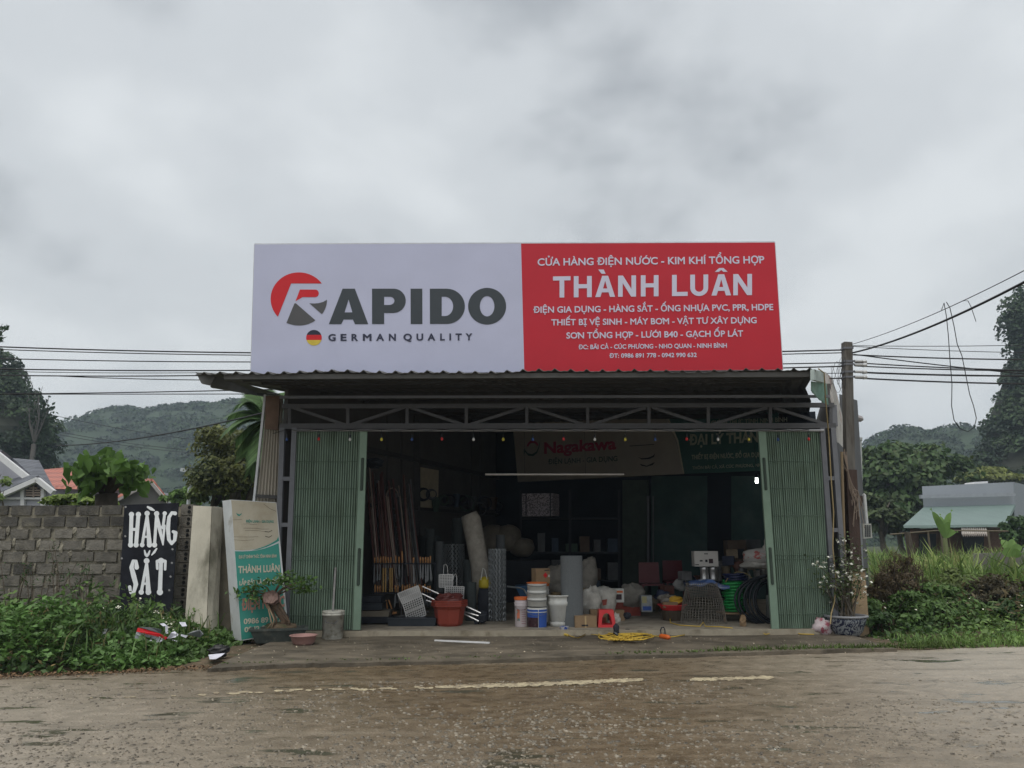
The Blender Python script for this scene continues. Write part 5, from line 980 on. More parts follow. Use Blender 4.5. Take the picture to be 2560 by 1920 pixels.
mb = MB(); mb.blob(P(936, 1158, 14.3), (.17, .12, .09), 6, .3); mb.solo('dark_bundle', M_rub, 'dark bundle of brush heads on top of the leaning rods', 'bundle')
# left floor goods: stacked trays, boards
for i, (y, w_, m_, lab) in enumerate(((1548, 78, M_black, 'lowest black tray of the stack beside the left door'), (1534, 76, mat('grey_brown_board', (.15, .13, .10), .8), 'grey brown board stack lying between the black trays'), (1515, 60, M_rub, 'wide dark tub stacked under the topmost tray beside the left door'), (1497, 58, M_black, 'topmost black tray of the stack beside the left door'))):
    c = P(902 + w_ / 2 - 4, y, 13.0); s = 13.0 / F; mb = MB(); mb.box(c, (w_ * s, .4, 13 * s), taper=1.06); mb.box(c + Vector((0, 0, 7.5 * s)), (w_ * s * 1.08, .44, 2 * s)); mb.solo('tray', m_, lab, 'tray', 'trays by the left door')
for x, lab in ((1000, 'long dark tray on the floor below the tool rack, left one'), (1058, 'long dark tray on the floor below the tilted fire grate')):
    q, s = gf(x, 1566); mb = MB(); mb.box(q + Vector((0, .12, 9 * s)), (56 * s, .22, 17 * s), taper=1.1); mb.box(q + Vector((0, .12, 18 * s)), (62 * s, .26, 2.5 * s)); mb.solo('floor_tray', M_rub, lab, 'tray')
# perforated steel boxes
def grate(label, px, Y, rows=9, depth=.1, handle=None):
    tl0, tr0, br0, bl0 = [P(x, y, Y) for x, y in px]; t = T('fire_grate', label, 'grate', (bl0 + br0) / 2, 'perforated steel grates'); n = (tr0 - tl0).cross(bl0 - tl0).normalized(); n = -n if n.y < 0 else n
    mb = MB(); off = n * depth; mb.slab([tl0 + off, tr0 + off, br0 + off, bl0 + off], n * .004); mb.slab([tl0 + n * .01, tl0 + off, bl0 + off, bl0 + n * .01], (.003, 0, 0)); mb.build('back', mat('grate_dark', (.05, .055, .05), .6), t)
    mb = MB()
    for a, b in ((tl0, tr0), (tr0, br0), (br0, bl0), (bl0, tl0), (tl0.lerp(bl0, .5), tr0.lerp(br0, .5))): mb.bar(a, b, .014)
    mb.build('frame', M_alu, t)
    mb = MB(); k = rows
    for i in range(1, k): mb.bar(tl0.lerp(bl0, i / k), tr0.lerp(br0, i / k), .012, .004); mb.bar(tl0.lerp(tr0, i / k), bl0.lerp(br0, i / k), .012, .004)
    mb.build('perforated_plate', M_alu, t)
    if handle: mb = MB(); mb.tube([P(x, y, Y) for x, y in handle], .006, 5); mb.build('handle', M_alu, t)
grate('large perforated steel grate box tilted against the tool rack', [(1007, 1510), (1054, 1490), (1065, 1537), (1020, 1554)], 12.75)
grate('wire grid box just above the tilted perforated grate, same tilt', [(994, 1484), (1045, 1464), (1054, 1489), (1006, 1510)], 12.85, 11)
grate('small perforated grate with tall wire handle, highest of the grates', [(1098, 1437), (1132, 1436), (1132, 1467), (1098, 1468)], 13.4, 8, handle=[(1108, 1437), (1110, 1413), (1114, 1410), (1118, 1415), (1120, 1436)])
grate('upright perforated grate standing behind the red brown pots', [(1113, 1467), (1160, 1467), (1158, 1507), (1112, 1507)], 13.0, 9, handle=[(1130, 1467), (1134, 1440), (1139, 1434), (1142, 1440), (1142, 1467)])
# red brown octagonal pots stacked
q, s = gf(1119, 1569); q = q + Vector((0, .3, 0)); rp_ = T('red_brown_pots', 'stack of red brown octagonal plastic pots filled with wrapped pieces', 'flower pot', q)
for i, (nm, z) in enumerate((('outer_pot', 0), ('middle_pot', 5), ('inner_pot', 10))):
    mb = MB(); k = s; mb.lathe([(29 * k, z * k), (33 * k, (z + 6) * k), (38 * k, (z + 40) * k), (43 * k, (z + 46) * k), (45 * k, (z + 47) * k), (45 * k, (z + 51) * k), (41 * k, (z + 51) * k), (36 * k, (z + 38) * k), (0, (z + 36) * k)] if i == 0 else [(38 * k, (z + 44) * k), (45 * k, (z + 47) * k), (45 * k, (z + 51) * k), (41 * k, (z + 51) * k), (38 * k, (z + 44) * k)], q, 8); mb.build(nm, M_brn, rp_)
mb = MB(); mb.blob(q + Vector((0, 0, 62 * s)), (30 * s, 25 * s, 14 * s), 4, .35); mb.build('contents', mat('maroon_wrap', (.12, .03, .025), .5, var=.3, scale=20), rp_)
for x0, y0, x1, y1, lab in ((1056, 1466, 1202, 1533, 'upper silver handle of the long tools crossing behind the red brown pots'), (1050, 1482, 1197, 1553, 'middle silver handle of the long tools crossing behind the red brown pots'), (1065, 1501, 1200, 1541, 'lowest silver handle of the long tools crossing behind the red brown pots')):
    mb = MB(); mb.tube([P(x0, y0, 13.0), P(x1, y1, 12.75)], .013, 6); mb.solo('long_handle', M_alu, lab, 'tool handle', 'long handles behind the pots')
q = P(1206, 1542, 12.8); mb = MB(); mb.blob(q, (.09, .07, .09), 3, .15); mb.blob(q + Vector((-.09, 0, -.07)), (.05, .05, .05), 4, .1); mb.solo('dropped_tools', M_black, 'black heads of the long tools resting on the floor', 'tool head')
# chain link rolls
def chain_roll(label, px0, px1, yt, yb, Y, n=16, tl=0):
    a, b = P((px0 + px1) / 2, yb, Y), P((px0 + px1) / 2 + tl, yt, Y); r = (px1 - px0) / 2 * Y / F; h = b.z - a.z; mb = MB()
    for rr, ph in ((r, 0), (r * .86, .3)):
        for k in range(n):
            for sg in (1, -1):
                pts = []
                m_ = int(h / .045)
                for i in range(m_ + 1):
                    an = 2 * PI * (k + ph) / n + sg * (PI / n) * (1 if i % 2 else 0); f = i / m_; pts.append(Vector((a.x + (b.x - a.x) * f + rr * math.cos(an), a.y + rr * math.sin(an), a.z + h * f)))
                mb.tube(pts, .0045, 3, caps=False)
    return mb.solo('chain_link_roll', M_galv, label, 'wire roll', 'chain link rolls')
chain_roll('upright roll of shiny chain link fencing left of the paint buckets', 1222, 1264, 1372, 1551, 13.3)
chain_roll('roll of chain link fencing standing deeper behind the white wrapped roll', 1108, 1160, 1360, 1470, 15.0)
for (x0, x1, yt, yb, Y, lab) in ((1164, 1190, 1462, 1552, 13.4, 'dark fine mesh roll beside the black sprayer'), (1158, 1196, 1405, 1500, 14.2, 'larger dark mesh roll behind the black sprayer'), (1040, 1100, 1345, 1440, 16.0, 'wide dark green mesh roll deep behind the tool rack')):
    c = P((x0 + x1) / 2, yb, Y); s = Y / F; r = (x1 - x0) / 2 * s; h = (yb - yt) * s; mb = MB(); mb.lathe([(r, 0), (r, h), (r * .8, h), (r * .8, h - .02), (0, h - .02)], c, 18); mb.solo('mesh_roll', mat('dark_mesh', (.05, .06, .06), .8, var=.3, scale=80), lab, 'mesh roll', 'dark mesh rolls')
# white wrapped leaning roll
mb = MB(); mb.tube([P(x, y, Y) for x, y, Y in ((1204, 1510, 13.9), (1200, 1420, 14.0), (1190, 1360, 14.1), (1178, 1300, 14.3), (1172, 1285, 14.3))], [.16, .16, .17, .18, .15], 12); mb.solo('wrapped_roll', mat('dull_white_sacking', (.30, .275, .235), .85, var=.25, scale=9, bump=.3), 'tall roll wrapped in dull white sacking leaning near the left wall', 'roll', smooth=True)
# sprayer
q, s = gf(1212, 1552); sp = T('sprayer', 'black backpack sprayer with yellow top standing before the chain link roll', 'sprayer', q)
mb = MB(); mb.lathe([(15 * s, 0), (17 * s, 8 * s), (17 * s, 60 * s), (14 * s, 76 * s)], q, 14, sy=.7); mb.build('tank', M_black, sp, True)
mb = MB(); mb.lathe([(12 * s, 76 * s), (15 * s, 80 * s), (15 * s, 92 * s), (11 * s, 101 * s), (0, 104 * s)], q, 14); mb.build('cap', mat('yellow_cap', (.42, .33, .02), .5), sp, True)
mb = MB(); mb.tube([P(1202, 1450, 13.2), P(1207, 1420, 13.3), P(1212, 1424, 13.3), P(1218, 1448, 13.2)], .006, 4); mb.build('strap', M_wpl, sp)
# buckets
def bucket(label, px, py, w_, h_, lid, bodym, rings=2, name='paint_bucket', z=0.0, dy=0.0, grp='paint buckets'):
    q, s = gf(px, py); q = q + Vector((0, dy, z)); r = w_ / 2 * s; t = T(name, label, 'bucket', q, grp); h = h_ * s
    pr = [(r * .9, 0), (r * .93, h * .02), (r * .97, h * .72)]
    for i in range(rings): zz = h * (.74 + .09 * i); pr += [(r * 1.03, zz), (r * 1.03, zz + h * .03), (r * .97, zz + h * .035)]
    pr += [(r * .98, h * .95), (0, h * .95)]; mb = MB(); mb.lathe(pr, q, 24); mb.build('body', bodym, t, True)
    if lid: mb = MB(); mb.lathe([(r * 1.0, h * .945), (r * 1.05, h * .955), (r * 1.05, h * 1.04), (r * .98, h * 1.05), (r * .95, h * 1.02), (0, h * 1.02)], q, 24); mb.build('lid', lid, t)
    mb = MB(); mb.tube([q + Vector((r * math.cos(a) * 1.03, -r * abs(math.sin(a)) * 1.04, h * (.82 - .22 * abs(math.sin(a))))) for a in [PI + k * PI / 12 for k in range(13)]], .003, 4); mb.build('handle', M_steel, t)
    return t, q, r, h
def on_cyl(mb, q, r0, r1, h, a0, a1, z0, z1_, lift=.002, n=8):
    def fn(u, v): a = R(a0 + (a1 - a0) * u); z = z0 + (z1_ - z0) * v; r = r0 + (r1 - r0) * (z / h) + lift; return q + Vector((r * math.sin(a), -r * math.cos(a), z))
    mb.grid(fn, n, 2)
M_lav = mat('pale_lilac_plastic', (.52, .46, .47), .5, var=.08); M_blue = mat('blue_label', (.03, .09, .36), .5, var=.1); M_dkl = mat('dark_label', (.035, .012, .018), .5, var=.5, scale=30, col2=(.2, .12, .1), c2lo=.6, c2hi=.65)
t, q, r, h = bucket('paint bucket with orange lid, alone at the left of the stacked buckets', 1304, 1568, 34, 66, M_org, M_lav, dy=.1)
mb = MB(); on_cyl(mb, q, r * .93, r * .97, h * .72, -42, -15, h * .22, h * .62); mb.build('colour_label', mat('teal_orange_label', (.05, .25, .24), .5, var=.3, scale=12, col2=(.5, .15, .08), c2lo=.45, c2hi=.5), t)
mb = MB(); [on_cyl(mb, q, r * .93, r * .97, h * .72, 0, 40, h * z, h * (z + .015)) for z in (.12, .2, .28, .36, .44, .52, .6)]; mb.build('label_lines', mat('label_ink', (.28, .08, .09), .6), t)
t, q, r, h = bucket('blue labelled paint bucket at the foot of the stack', 1343, 1568, 48, 48, None, M_wpl, 1)
mb = MB(); on_cyl(mb, q, r * .92, r * .97, h * .72, 8, 80, h * .03, h * .88, .004); mb.build('blue_label', M_blue, t)
mb = MB(); on_cyl(mb, q, r * .92, r * .97, h * .72, -80, 4, h * .03, h * .5, .004); mb.build('dark_label', M_dkl, t)
mb = MB(); on_cyl(mb, q, r * .92, r * .97, h * .72, -80, 4, h * .5, h * .88, .004); mb.build('blue_label', M_blue, t)
for i, (zz, hh_, lab) in enumerate(((46, 17, 'white bucket, second from the bottom of the stack'), (62, 17, 'white bucket, third from the bottom of the stack'))):
    bucket(lab, 1343, 1568, 48, hh_ + 3, None, M_wpl, 1, z=zz * s * .99, dy=0)
bucket('white bucket with orange lid on top of the front stack', 1343, 1568, 48, 20, M_org, M_wpl, 1, z=78 * s * .99)
bucket('tall white bucket column with orange lid standing behind the front stack', 1352, 1558, 44, 90, M_org, M_wpl, 2, dy=.2)
c = P(1352, 1458, 12.8); ct = T('paint_carton', 'brown carton with red diamond mark on top of the rear bucket', 'carton', c); s = 12.8 / F
bx = lambda w0, d0, h0, rot, c0: MB().box(c0 + Vector((0, 0, h0 / 2)), (w0, d0, h0), Matrix.Rotation(rot, 3, 'Z'))
bx(36 * s, .2, 35 * s, .35, c).build('box', M_kraft, ct)
fr = Matrix.Rotation(.35, 3, 'Z'); 
def face_pt(u, v, l=.003): return c + fr @ Vector((u * 36 * s, -.1 - l, 0)) + Vector((0, 0, v * 35 * s))
mb = MB(); mb.add([face_pt(.0, .55), face_pt(.17, .35), face_pt(.34, .55), face_pt(.17, .75)][::1], [(0, 1, 2, 3)]); mb.build('diamond_mark', M_lred, ct)
mb = MB(); mb.add([face_pt(.36, .42), face_pt(.48, .42), face_pt(.48, .58), face_pt(.36, .58)], [(0, 1, 2, 3)]); mb.build('white_sticker', M_wpl, ct)
mb = MB(); mb.add([face_pt(.1, .84), face_pt(.47, .86), face_pt(.47, .92), face_pt(.1, .9)], [(0, 1, 2, 3)]); mb.build('print', M_black, ct)
# white scalloped pots
q, s = gf(1399, 1568); wp_ = T('white_pots', 'stack of white plastic flower pots with wavy rims beside the bucket stack', 'flower pot', q)
wob = lambda a, i: 1 + (.03 * math.sin(a * 12) if i > 5 else 0)
mb = MB(); mb.lathe([(21 * s, 0), (22 * s, 10 * s), (19 * s, 12 * s), (22 * s, 14 * s), (26 * s, 48 * s), (28 * s, 50 * s), (29 * s, 58 * s), (27 * s, 59 * s), (28 * s, 70 * s), (31 * s, 71 * s), (31 * s, 74 * s), (27 * s, 72 * s), (0, 68 * s)], q + Vector((0, .15, 0)), 48, wob=wob); mb.build('pot', M_wpl, wp_, True)
mb = MB(); mb.blob(q + Vector((-.04, .15, 74 * s)), (.1, .1, .035), 7, .3); mb.build('contents', M_dry, wp_)
# grey mesh roll / sheet box
q, s = gf(1433, 1568); q.y += .12; mb = MB(); mb.lathe([(27 * s, 0), (27 * s, 166 * s), (24 * s, 167 * s), (0, 166 * s)], q, 20, sy=.6); mb.solo('mesh_roll', M_mesh, 'tall pale grey fine mesh roll standing right of the white pots', 'mesh roll', smooth=False)
def carton(name, label, px, py, w_, h_, d_, rot, m, parts=(), cat='carton', grp=None, Y=None):
    if Y: c0 = P(px, py, Y); s0_ = Y / F
    else: c0, s0_ = gf(px, py)
    c0 = c0 + Vector((0, d_ / 2, 0)); t = T(name, label, cat, c0, grp); M3 = Matrix.Rotation(rot, 3, 'Z'); W, H = w_ * s0_, h_ * s0_
    mb = MB(); mb.box(c0 + Vector((0, 0, H / 2)), (W, d_, H), M3); mb.build('box', m, t)
    for nm, u0, v0, u1, v1, mm in parts:
        f = lambda u, v: c0 + M3 @ Vector((u * W, -d_ / 2 - .003, 0)) + Vector((0, 0, v * H)); mb = MB(); mb.quad(f(u0, v0), f(u1, v0), f(u1, v1), f(u0, v1)); mb.build(nm, mm, t)
    return t
M_tape = mat('packing_tape', (.45, .33, .17), .4)
carton('carton', 'kraft carton with tape on the floor left of the red stool', 1464, 1569, 52, 27, .25, .05, M_kraft, (('tape', -.05, 0, .02, 1, M_tape), ('print', -.2, .12, 0.1, .25, M_black)))
carton('red_box', 'carton with red print half hidden behind the red stool', 1498, 1562, 40, 34, .2, 0, M_kraft, (('red_print', -.1, .15, .4, .5, M_brn),))
# red stool
q, s = gf(1518, 1569); sx = s * 43; sl_ = T('red_stool', 'small bright red plastic stool with arched sides on the floor', 'stool', q); M_rs = mat('bright_red_plastic', (.58, .03, .035), .4, var=.06); H = 40 * s; wt, wb = sx * .80, sx
c0 = q + Vector((0, sx * .55, 0))
mb = MB(); mb.box(c0 + Vector((0, 0, H - .012)), (wt, wt, .024)); mb.build('seat', M_rs, sl_)
for a in range(4):
    M3 = Matrix.Rotation(a * PI / 2, 3, 'Z'); mb = MB()
    def sp_(x, z): f = z / H; w_ = wb + (wt - wb) * f; return c0 + M3 @ Vector((x * w_ / 2, -w_ / 2, z))
    hole = [(-.6, .16 * H), (.6, .16 * H), (.56, .55 * H), (.36, .76 * H), (0, .83 * H), (-.36, .76 * H), (-.56, .55 * H)]
    vs, fs = fill2d([[(-1, 0), (1, 0), (1, H), (-1, H)], hole]); pv = [sp_(x, z) for x, z in vs]; mb.add(pv, fs); mb.add([p + M3 @ Vector((0, .008, 0)) for p in pv], fs); mb.build('side', M_rs, sl_)
# sacks and packages right of the mesh roll
M_sack = mat('white_sack', (.42, .40, .36), .7, var=.3, scale=9, bump=.3, col2=(.55, .54, .5)); M_gsack = mat('grey_sack', (.20, .185, .16), .8, var=.3, scale=9)
def sack(label, px, py, Y, r, m, seed, amp=.22): mb = MB(); mb.blob(P(px, py, Y), r, seed, amp, 18, 11); return mb.solo('sack', m, label, 'sack', 'sacks and packages', smooth=True)
sack('white printed plastic sack behind the kraft carton, leftmost of the pile', 1478, 1508, 13.1, (.17, .15, .24), M_sack, 21); sack('white plastic sack above the red stool with a dark red print', 1512, 1502, 13.3, (.2, .15, .22), M_sack, 22)
mb = MB(); mb.slab([P(1505, 1500, 13.1), P(1518, 1498, 13.1), P(1516, 1512, 13.1), P(1507, 1514, 13.1)], (0, .01, 0)); mb.solo('print_patch', M_brn, 'dark red print patch on the sack above the stool', 'print')
sack('grey lumpy sack right behind the tall mesh roll', 1470, 1440, 14.4, (.18, .15, .3), M_gsack, 23); sack('crumpled white bag on the floor at the right leg of the stool', 1540, 1550, 12.6, (.07, .07, .1), M_sack, 24)
sack('brown grey sack heap behind the white pots', 1395, 1450, 14.6, (.25, .2, .25), M_gsack, 25)
carton('picture_carton', 'small white carton with dark pictures behind the sacks', 1546, 1506, 28, 32, .15, 0, M_wpl, (('picture', -.3, .2, .3, .6, M_dkl), ('orange_band', -.35, .7, .4, .85, M_org)), Y=13.6)
carton('red_crate', 'dark red crate on the floor in the middle of the hall', 1568, 1540, 62, 32, .4, .1, M_brn)
carton('carton', 'open tan carton standing in front of the dark red crate', 1544, 1552, 34, 24, .25, 0, M_kraft)
mb = MB(); mb.blob(P(1568, 1539, 12.7), (.06, .05, .05), 4, .15); mb.solo('dark_jug', M_black, 'small black lump on the floor right of the tan carton', 'jug')
sack('greyish clear plastic package heap behind the dark red crate', 1580, 1492, 14.2, (.26, .2, .2), M_gsack, 26); carton('bottle_pack', 'pack of pale bottles with blue labels right of the dark red crate', 1618, 1530, 26, 38, .2, 0, mat('pale_pack', (.3, .32, .33), .5, var=.3, scale=14), (('blue_label', -.4, .1, .4, .35, M_blue), ('yellow_label', -.45, .55, .0, .95, mat('pale_yellow', (.42, .38, .2), .6))), Y=13.8)
# stacked red chairs in the dark
def chair(label, px, py, Y, s=1.0):
    c0 = P(px, py, Y); t = T('plastic_chair', label, 'chair', c0, 'dark red plastic chairs'); m = mat('dark_red_plastic', (.085, .008, .014), .4)
    mb = MB(); mb.box(c0 + Vector((0, 0, .43)), (.42, .42, .03)); mb.build('seat', m, t)
    mb = MB(); mb.box(c0 + Vector((0, .2, .64)), (.40, .03, .38), taper=.95); mb.build('backrest', m, t)
    for sx_ in (-1, 1):
        for sy_ in (-1, 1): mb = MB(); mb.bar(c0 + Vector((sx_ * .18, sy_ * .18, .42)), c0 + Vector((sx_ * .22, sy_ * .22, 0)), .035); mb.build('leg', m, t)
chair('dark red plastic chair at the foot of the steel post', 1630, 1520, 15.0); chair('dark red plastic chair right of the steel post, nearer the wire baskets', 1690, 1512, 15.4)
# wheelbarrow deep left of buckets
wb_ = T('wheelbarrow', 'blue wheelbarrow with grey tube handles in the dark behind the buckets', 'wheelbarrow', P(1310, 1545, 14.2))
mb = MB(); a = [P(1288, 1466, 14.3), P(1345, 1462, 14.3), P(1335, 1500, 14.3), P(1305, 1500, 14.3)]; mb.slab(a, (0, .5, 0)); mb.build('tray', mat('barrow_blue', (.02, .08, .17), .5), wb_)
mb = MB(); mb.tube([P(x, y, 13.8) for x, y in ((1267, 1466), (1300, 1470), (1310, 1474), (1318, 1488), (1326, 1540))], .016, 6); mb.build('handle', M_galv, wb_)
mb = MB(); mb.tube([P(1330 + 12 * math.cos(k * PI / 8), 1530 + 12 * math.sin(k * PI / 8), 14.4) for k in range(16)], .03, 6, closed=True); mb.build('wheel', M_black, wb_)
# dark shelving and tanks deep in the hall
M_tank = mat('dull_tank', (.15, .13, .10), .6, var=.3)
for i, (x, y, rx, rz_, lab) in enumerate(((1232, 1350, .3, .33, 'dull pale water tank lying deep in the hall, left one'), (1268, 1345, .32, .28, 'dull water tank deep in the hall below the patterned box, largest'), (1305, 1368, .28, .2, 'dull tank deep in the hall, lowest and rightmost'))):
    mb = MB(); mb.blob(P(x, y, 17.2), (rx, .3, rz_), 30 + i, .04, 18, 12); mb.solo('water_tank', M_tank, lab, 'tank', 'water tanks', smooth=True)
mb = MB(); c = P(1300, 1550, 17.5); mb.box(P(1300, 1470, 17.5), (1.3, .5, 1.2)); mb.solo('cabinet', M_black, 'black cabinet in the deep shadow behind the chain link roll', 'cabinet')
mb = MB(); mb.slab([P(1305, 1234, 16.4), P(1382, 1233, 16.4), P(1382, 1290, 16.4), P(1306, 1291, 16.4)], (.0, .35, 0)); mb.slab([P(1382.5, 1233, 16.4), P(1398, 1236, 16.7), P(1398, 1290, 16.7), P(1382.5, 1290, 16.4)], (0, .05, 0)); mb.solo('patterned_box', mat('speckled_paper', (.30, .27, .29), .8, var=.35, scale=55, col2=(.09, .08, .09), c2lo=.48, c2hi=.52), 'speckled box with two black straps on a high shelf', 'box')
for x in (1315, 1376): mb = MB(); mb.slab([P(x - 1.5, 1233, 16.38), P(x + 1.5, 1233, 16.38), P(x + 1.5, 1291, 16.38), P(x - 1.5, 1291, 16.38)], (0, .01, 0)); mb.solo('box_strap', M_black, 'black strap round the speckled box, left one' if x < 1340 else 'black strap round the speckled box, right one', 'strap')
sh = T('storage_shelf', 'tall dark storage shelf loaded with shadowy goods at the back of the hall', 'shelf', P(1430, 1540, 17.6))
for y in (1293, 1380, 1450): mb = MB(); mb.slab([P(1300, y, 17.3), P(1550, y, 17.3), P(1550, y + 4, 17.3), P(1300, y + 4, 17.3)], (0, .5, 0)); mb.build('board', M_black, sh)
for x in (1302, 1425, 1548): mb = MB(); mb.bar(P(x, 1225, 17.3), P(x, 1540, 17.3), .05); mb.build('upright', M_black, sh)
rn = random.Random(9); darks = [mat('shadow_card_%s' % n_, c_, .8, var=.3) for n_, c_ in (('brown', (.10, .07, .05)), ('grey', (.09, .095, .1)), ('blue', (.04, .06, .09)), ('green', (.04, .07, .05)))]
for i in range(14):
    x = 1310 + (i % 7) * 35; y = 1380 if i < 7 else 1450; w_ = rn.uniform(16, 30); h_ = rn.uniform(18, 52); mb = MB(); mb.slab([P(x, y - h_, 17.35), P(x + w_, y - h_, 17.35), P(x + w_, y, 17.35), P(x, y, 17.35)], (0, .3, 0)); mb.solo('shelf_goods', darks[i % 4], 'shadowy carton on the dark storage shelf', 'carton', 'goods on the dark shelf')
# right group: white box on tins, wire basket, coils, spool, sacks
for i, (x, lab) in enumerate(((1762, 'left shiny tin under the white picture box'), (1785, 'right shiny tin under the white picture box'))):
    c0 = P(x, 1450, 13.9); s = 13.9 / F; mb = MB(); mb.lathe([(10 * s, 0), (10.5 * s, 2 * s), (10 * s, 4 * s), (10 * s, 24 * s), (10.8 * s, 26 * s), (10 * s, 28 * s), (10.8 * s, 31 * s), (0, 31 * s)], c0, 18); mb.solo('steel_tin', M_alu, lab, 'tin', 'steel tins', smooth=True)
carton('picture_box', 'white carton with black line drawings standing on two shiny tins', 1768, 1416, 57, 36, .3, -.06, mat('white_card', (.55, .53, .5), .7, var=.06), (('drawing', -.28, .32, -.16, .42, M_black), ('drawing', -.05, .28, .05, .45, M_black), ('drawing', .1, .2, .28, .5, M_dkl), ('drawing', -.08, .8, .08, .86, M_black), ('drawing', -.48, .08, -.32, .14, M_black)), Y=13.8)
q, s = gf(1777, 1566); q.y += .45; wbk = T('wire_basket', 'upturned bell shaped roll of rusty grey wire mesh on the floor', 'wire roll', q); mb = MB()
pr = [(57, 0), (54, 25), (50, 50), (44, 72), (40, 88), (38, 98)]
for ph, rr in ((0, 1),):
    for k in range(44):
        a = 2 * PI * (k + ph) / 44 + .0; mb.tube([q + Vector((r_ * s * rr * math.cos(a + z * .002), r_ * s * rr * .75 * math.sin(a + z * .002), z * s)) for r_, z in pr], .003, 3, caps=False)
    for i in range(15):
        z = i * 6.6; r_ = np.interp(z, [p[1] for p in pr], [p[0] for p in pr]); mb.tube([q + Vector((r_ * s * rr * math.cos(k * PI / 14), r_ * s * rr * .75 * math.sin(k * PI / 14), (z + 1.2 * math.sin(k + i)) * s)) for k in range(28)], .003, 3, closed=True)
mb.build('wire_mesh', mat('rusty_grey_wire', (.16, .145, .125), .7, metal=.3, var=.2), wbk)
mb = MB()
def clf(u, v): p = P(1724 + 100 * u, 1458 + 8 * u + 3 * math.sin(u * 9), 13.0); return p + Vector((0, .45 * v, .05 * math.sin(u * 3.1) + .02 * math.sin(u * 14 + v * 5)))
mb.grid(clf, 20, 6); mb.grid(lambda u, v: clf(u, v) - Vector((0, 0, .05)), 20, 6); mb.slab([clf(i / 20, 0) for i in range(21)] + [clf(i / 20, 0) - Vector((0, 0, .05)) for i in range(20, -1, -1)], (0, .004, 0)); mb.solo('folded_tarp', mat('blue_white_tarp', (.42, .45, .5), .6, var=.1, scale=4, col2=(.06, .12, .30), c2lo=.47, c2hi=.5, stretch=(.6, .6, 8)), 'folded blue and white striped tarp lying on the wire basket', 'tarp')
bn_ = T('bench', 'low wooden bench carrying the green hose', 'bench', P(1845, 1560, 13.2)); mb = MB(); mb.slab([P(1806, 1532, 13.0), P(1872, 1532, 13.0), P(1872, 1536, 13.0), P(1806, 1536, 13.0)], (0, .4, 0)); mb.build('top', M_kraft, bn_)
for x in (1812, 1852): mb = MB(); mb.bar(P(x, 1536, 13.05), P(x, 1562, 13.05), .03); mb.build('leg', M_kraft, bn_)
def coil(name, label, c0, R0, r, turns, h, m, axis='Z', grp=None, jit=.01):
    mb = MB(); pts = []; rn = random.Random(len(label)); n = int(turns * 22)
    for i in range(n): a = i * 2 * PI / 22; rr = R0 + rn.uniform(-jit, jit) + jit * 2 * math.sin(i * .37); p = Vector((rr * math.cos(a), rr * math.sin(a), h * i / n)); pts.append(c0 + (p if axis == 'Z' else Vector((p.x, -p.z, p.y))))
    mb.tube(pts, r, 6); return mb.solo(name, m, label, 'hose', grp, smooth=True)
coil('green_hose', 'bright green hose coiled in a tall stack on the bench', P(1838, 1530, 13.2), .16, .024, 10.5, .50, mat('green_hose', (.015, .26, .06), .35, var=.15))
coil('blue_hose', 'dark blue hose coil lying on top of the green hose', P(1838, 1452, 13.2), .17, .02, 3, .12, mat('navy_hose', (.01, .015, .06), .4))
M_blkh = mat('black_pipe', (.014, .018, .024), .4, var=.2); rn = random.Random(3)
cc = P(1935, 1503, 12.85)
mb = MB()
for i in range(12): rr = .30 + .03 * i + rn.uniform(-.01, .01); yy = rn.uniform(-.1, .12); mb.tube([cc + Vector((rr * math.cos(k * PI / 18) * .98, yy + .15 * math.sin(k * PI / 18) * .4, min(rr, .40) * 1.0 * math.sin(k * PI / 18) + (0 if math.sin(k * PI / 18) < 0 else 0))) for k in range(36)], .016, 6, closed=True)
mb.solo('black_pipe_coil', M_blkh, 'big coil of black water pipe standing behind the right folding door', 'pipe coil', smooth=True)
mb = MB(); mb.bar(P(1920, 1488, 13.0), P(1922, 1555, 13.0), .06); mb.solo('timber_stake', mat('grey_timber', (.16, .17, .16), .8), 'short grey timber upright seen through the black pipe coil', 'stake')
c0 = P(1905, 1392, 13.6); mb = MB(); mb.blob(c0, (.34, .25, .14), 41, .12, 20, 10); s1_ = mb.solo('sack', mat('white_red_sack', (.48, .46, .44), .7, var=.2, scale=7, col2=(.45, .10, .09), c2lo=.56, c2hi=.6, stretch=(1, 1, 2)), 'large folded white sack with a red stripe on the right side pile', 'sack', 'sacks and packages', smooth=True)
sack('pale sack lying under the red striped sack', 1900, 1412, 13.6, (.36, .25, .07), M_sack, 42, .1); sack('upright grey white plastic bag at the right door edge', 1922, 1378, 13.5, (.1, .1, .2), M_sack, 43)
for x, lab in ((1912, 'shiny lidded tin at the right behind the pipe coil'), (1858, 'dull square tin left of the lidded tin')):
    c0 = P(x, 1452, 13.8); s = 13.8 / F; mb = MB(); mb.lathe([(10 * s, 0), (10 * s, 24 * s), (10.8 * s, 26 * s), (10 * s, 28 * s), (10.8 * s, 31 * s), (0, 31 * s)], c0, 18); mb.solo('steel_tin', M_alu if x > 1900 else M_blade, lab, 'tin', 'steel tins', smooth=True)
carton('speaker_box', 'dark wooden speaker cabinet in the shadow behind the right sacks', 1845, 1405, 46, 52, .3, 0, darks[0], (('cone', -.1, .15, .35, .6, M_black),), Y=15)
carton('dark_table_goods', 'dim grey carton on the right shelf above the sacks', 1882, 1376, 40, 26, .3, 0, darks[1], Y=15.2)
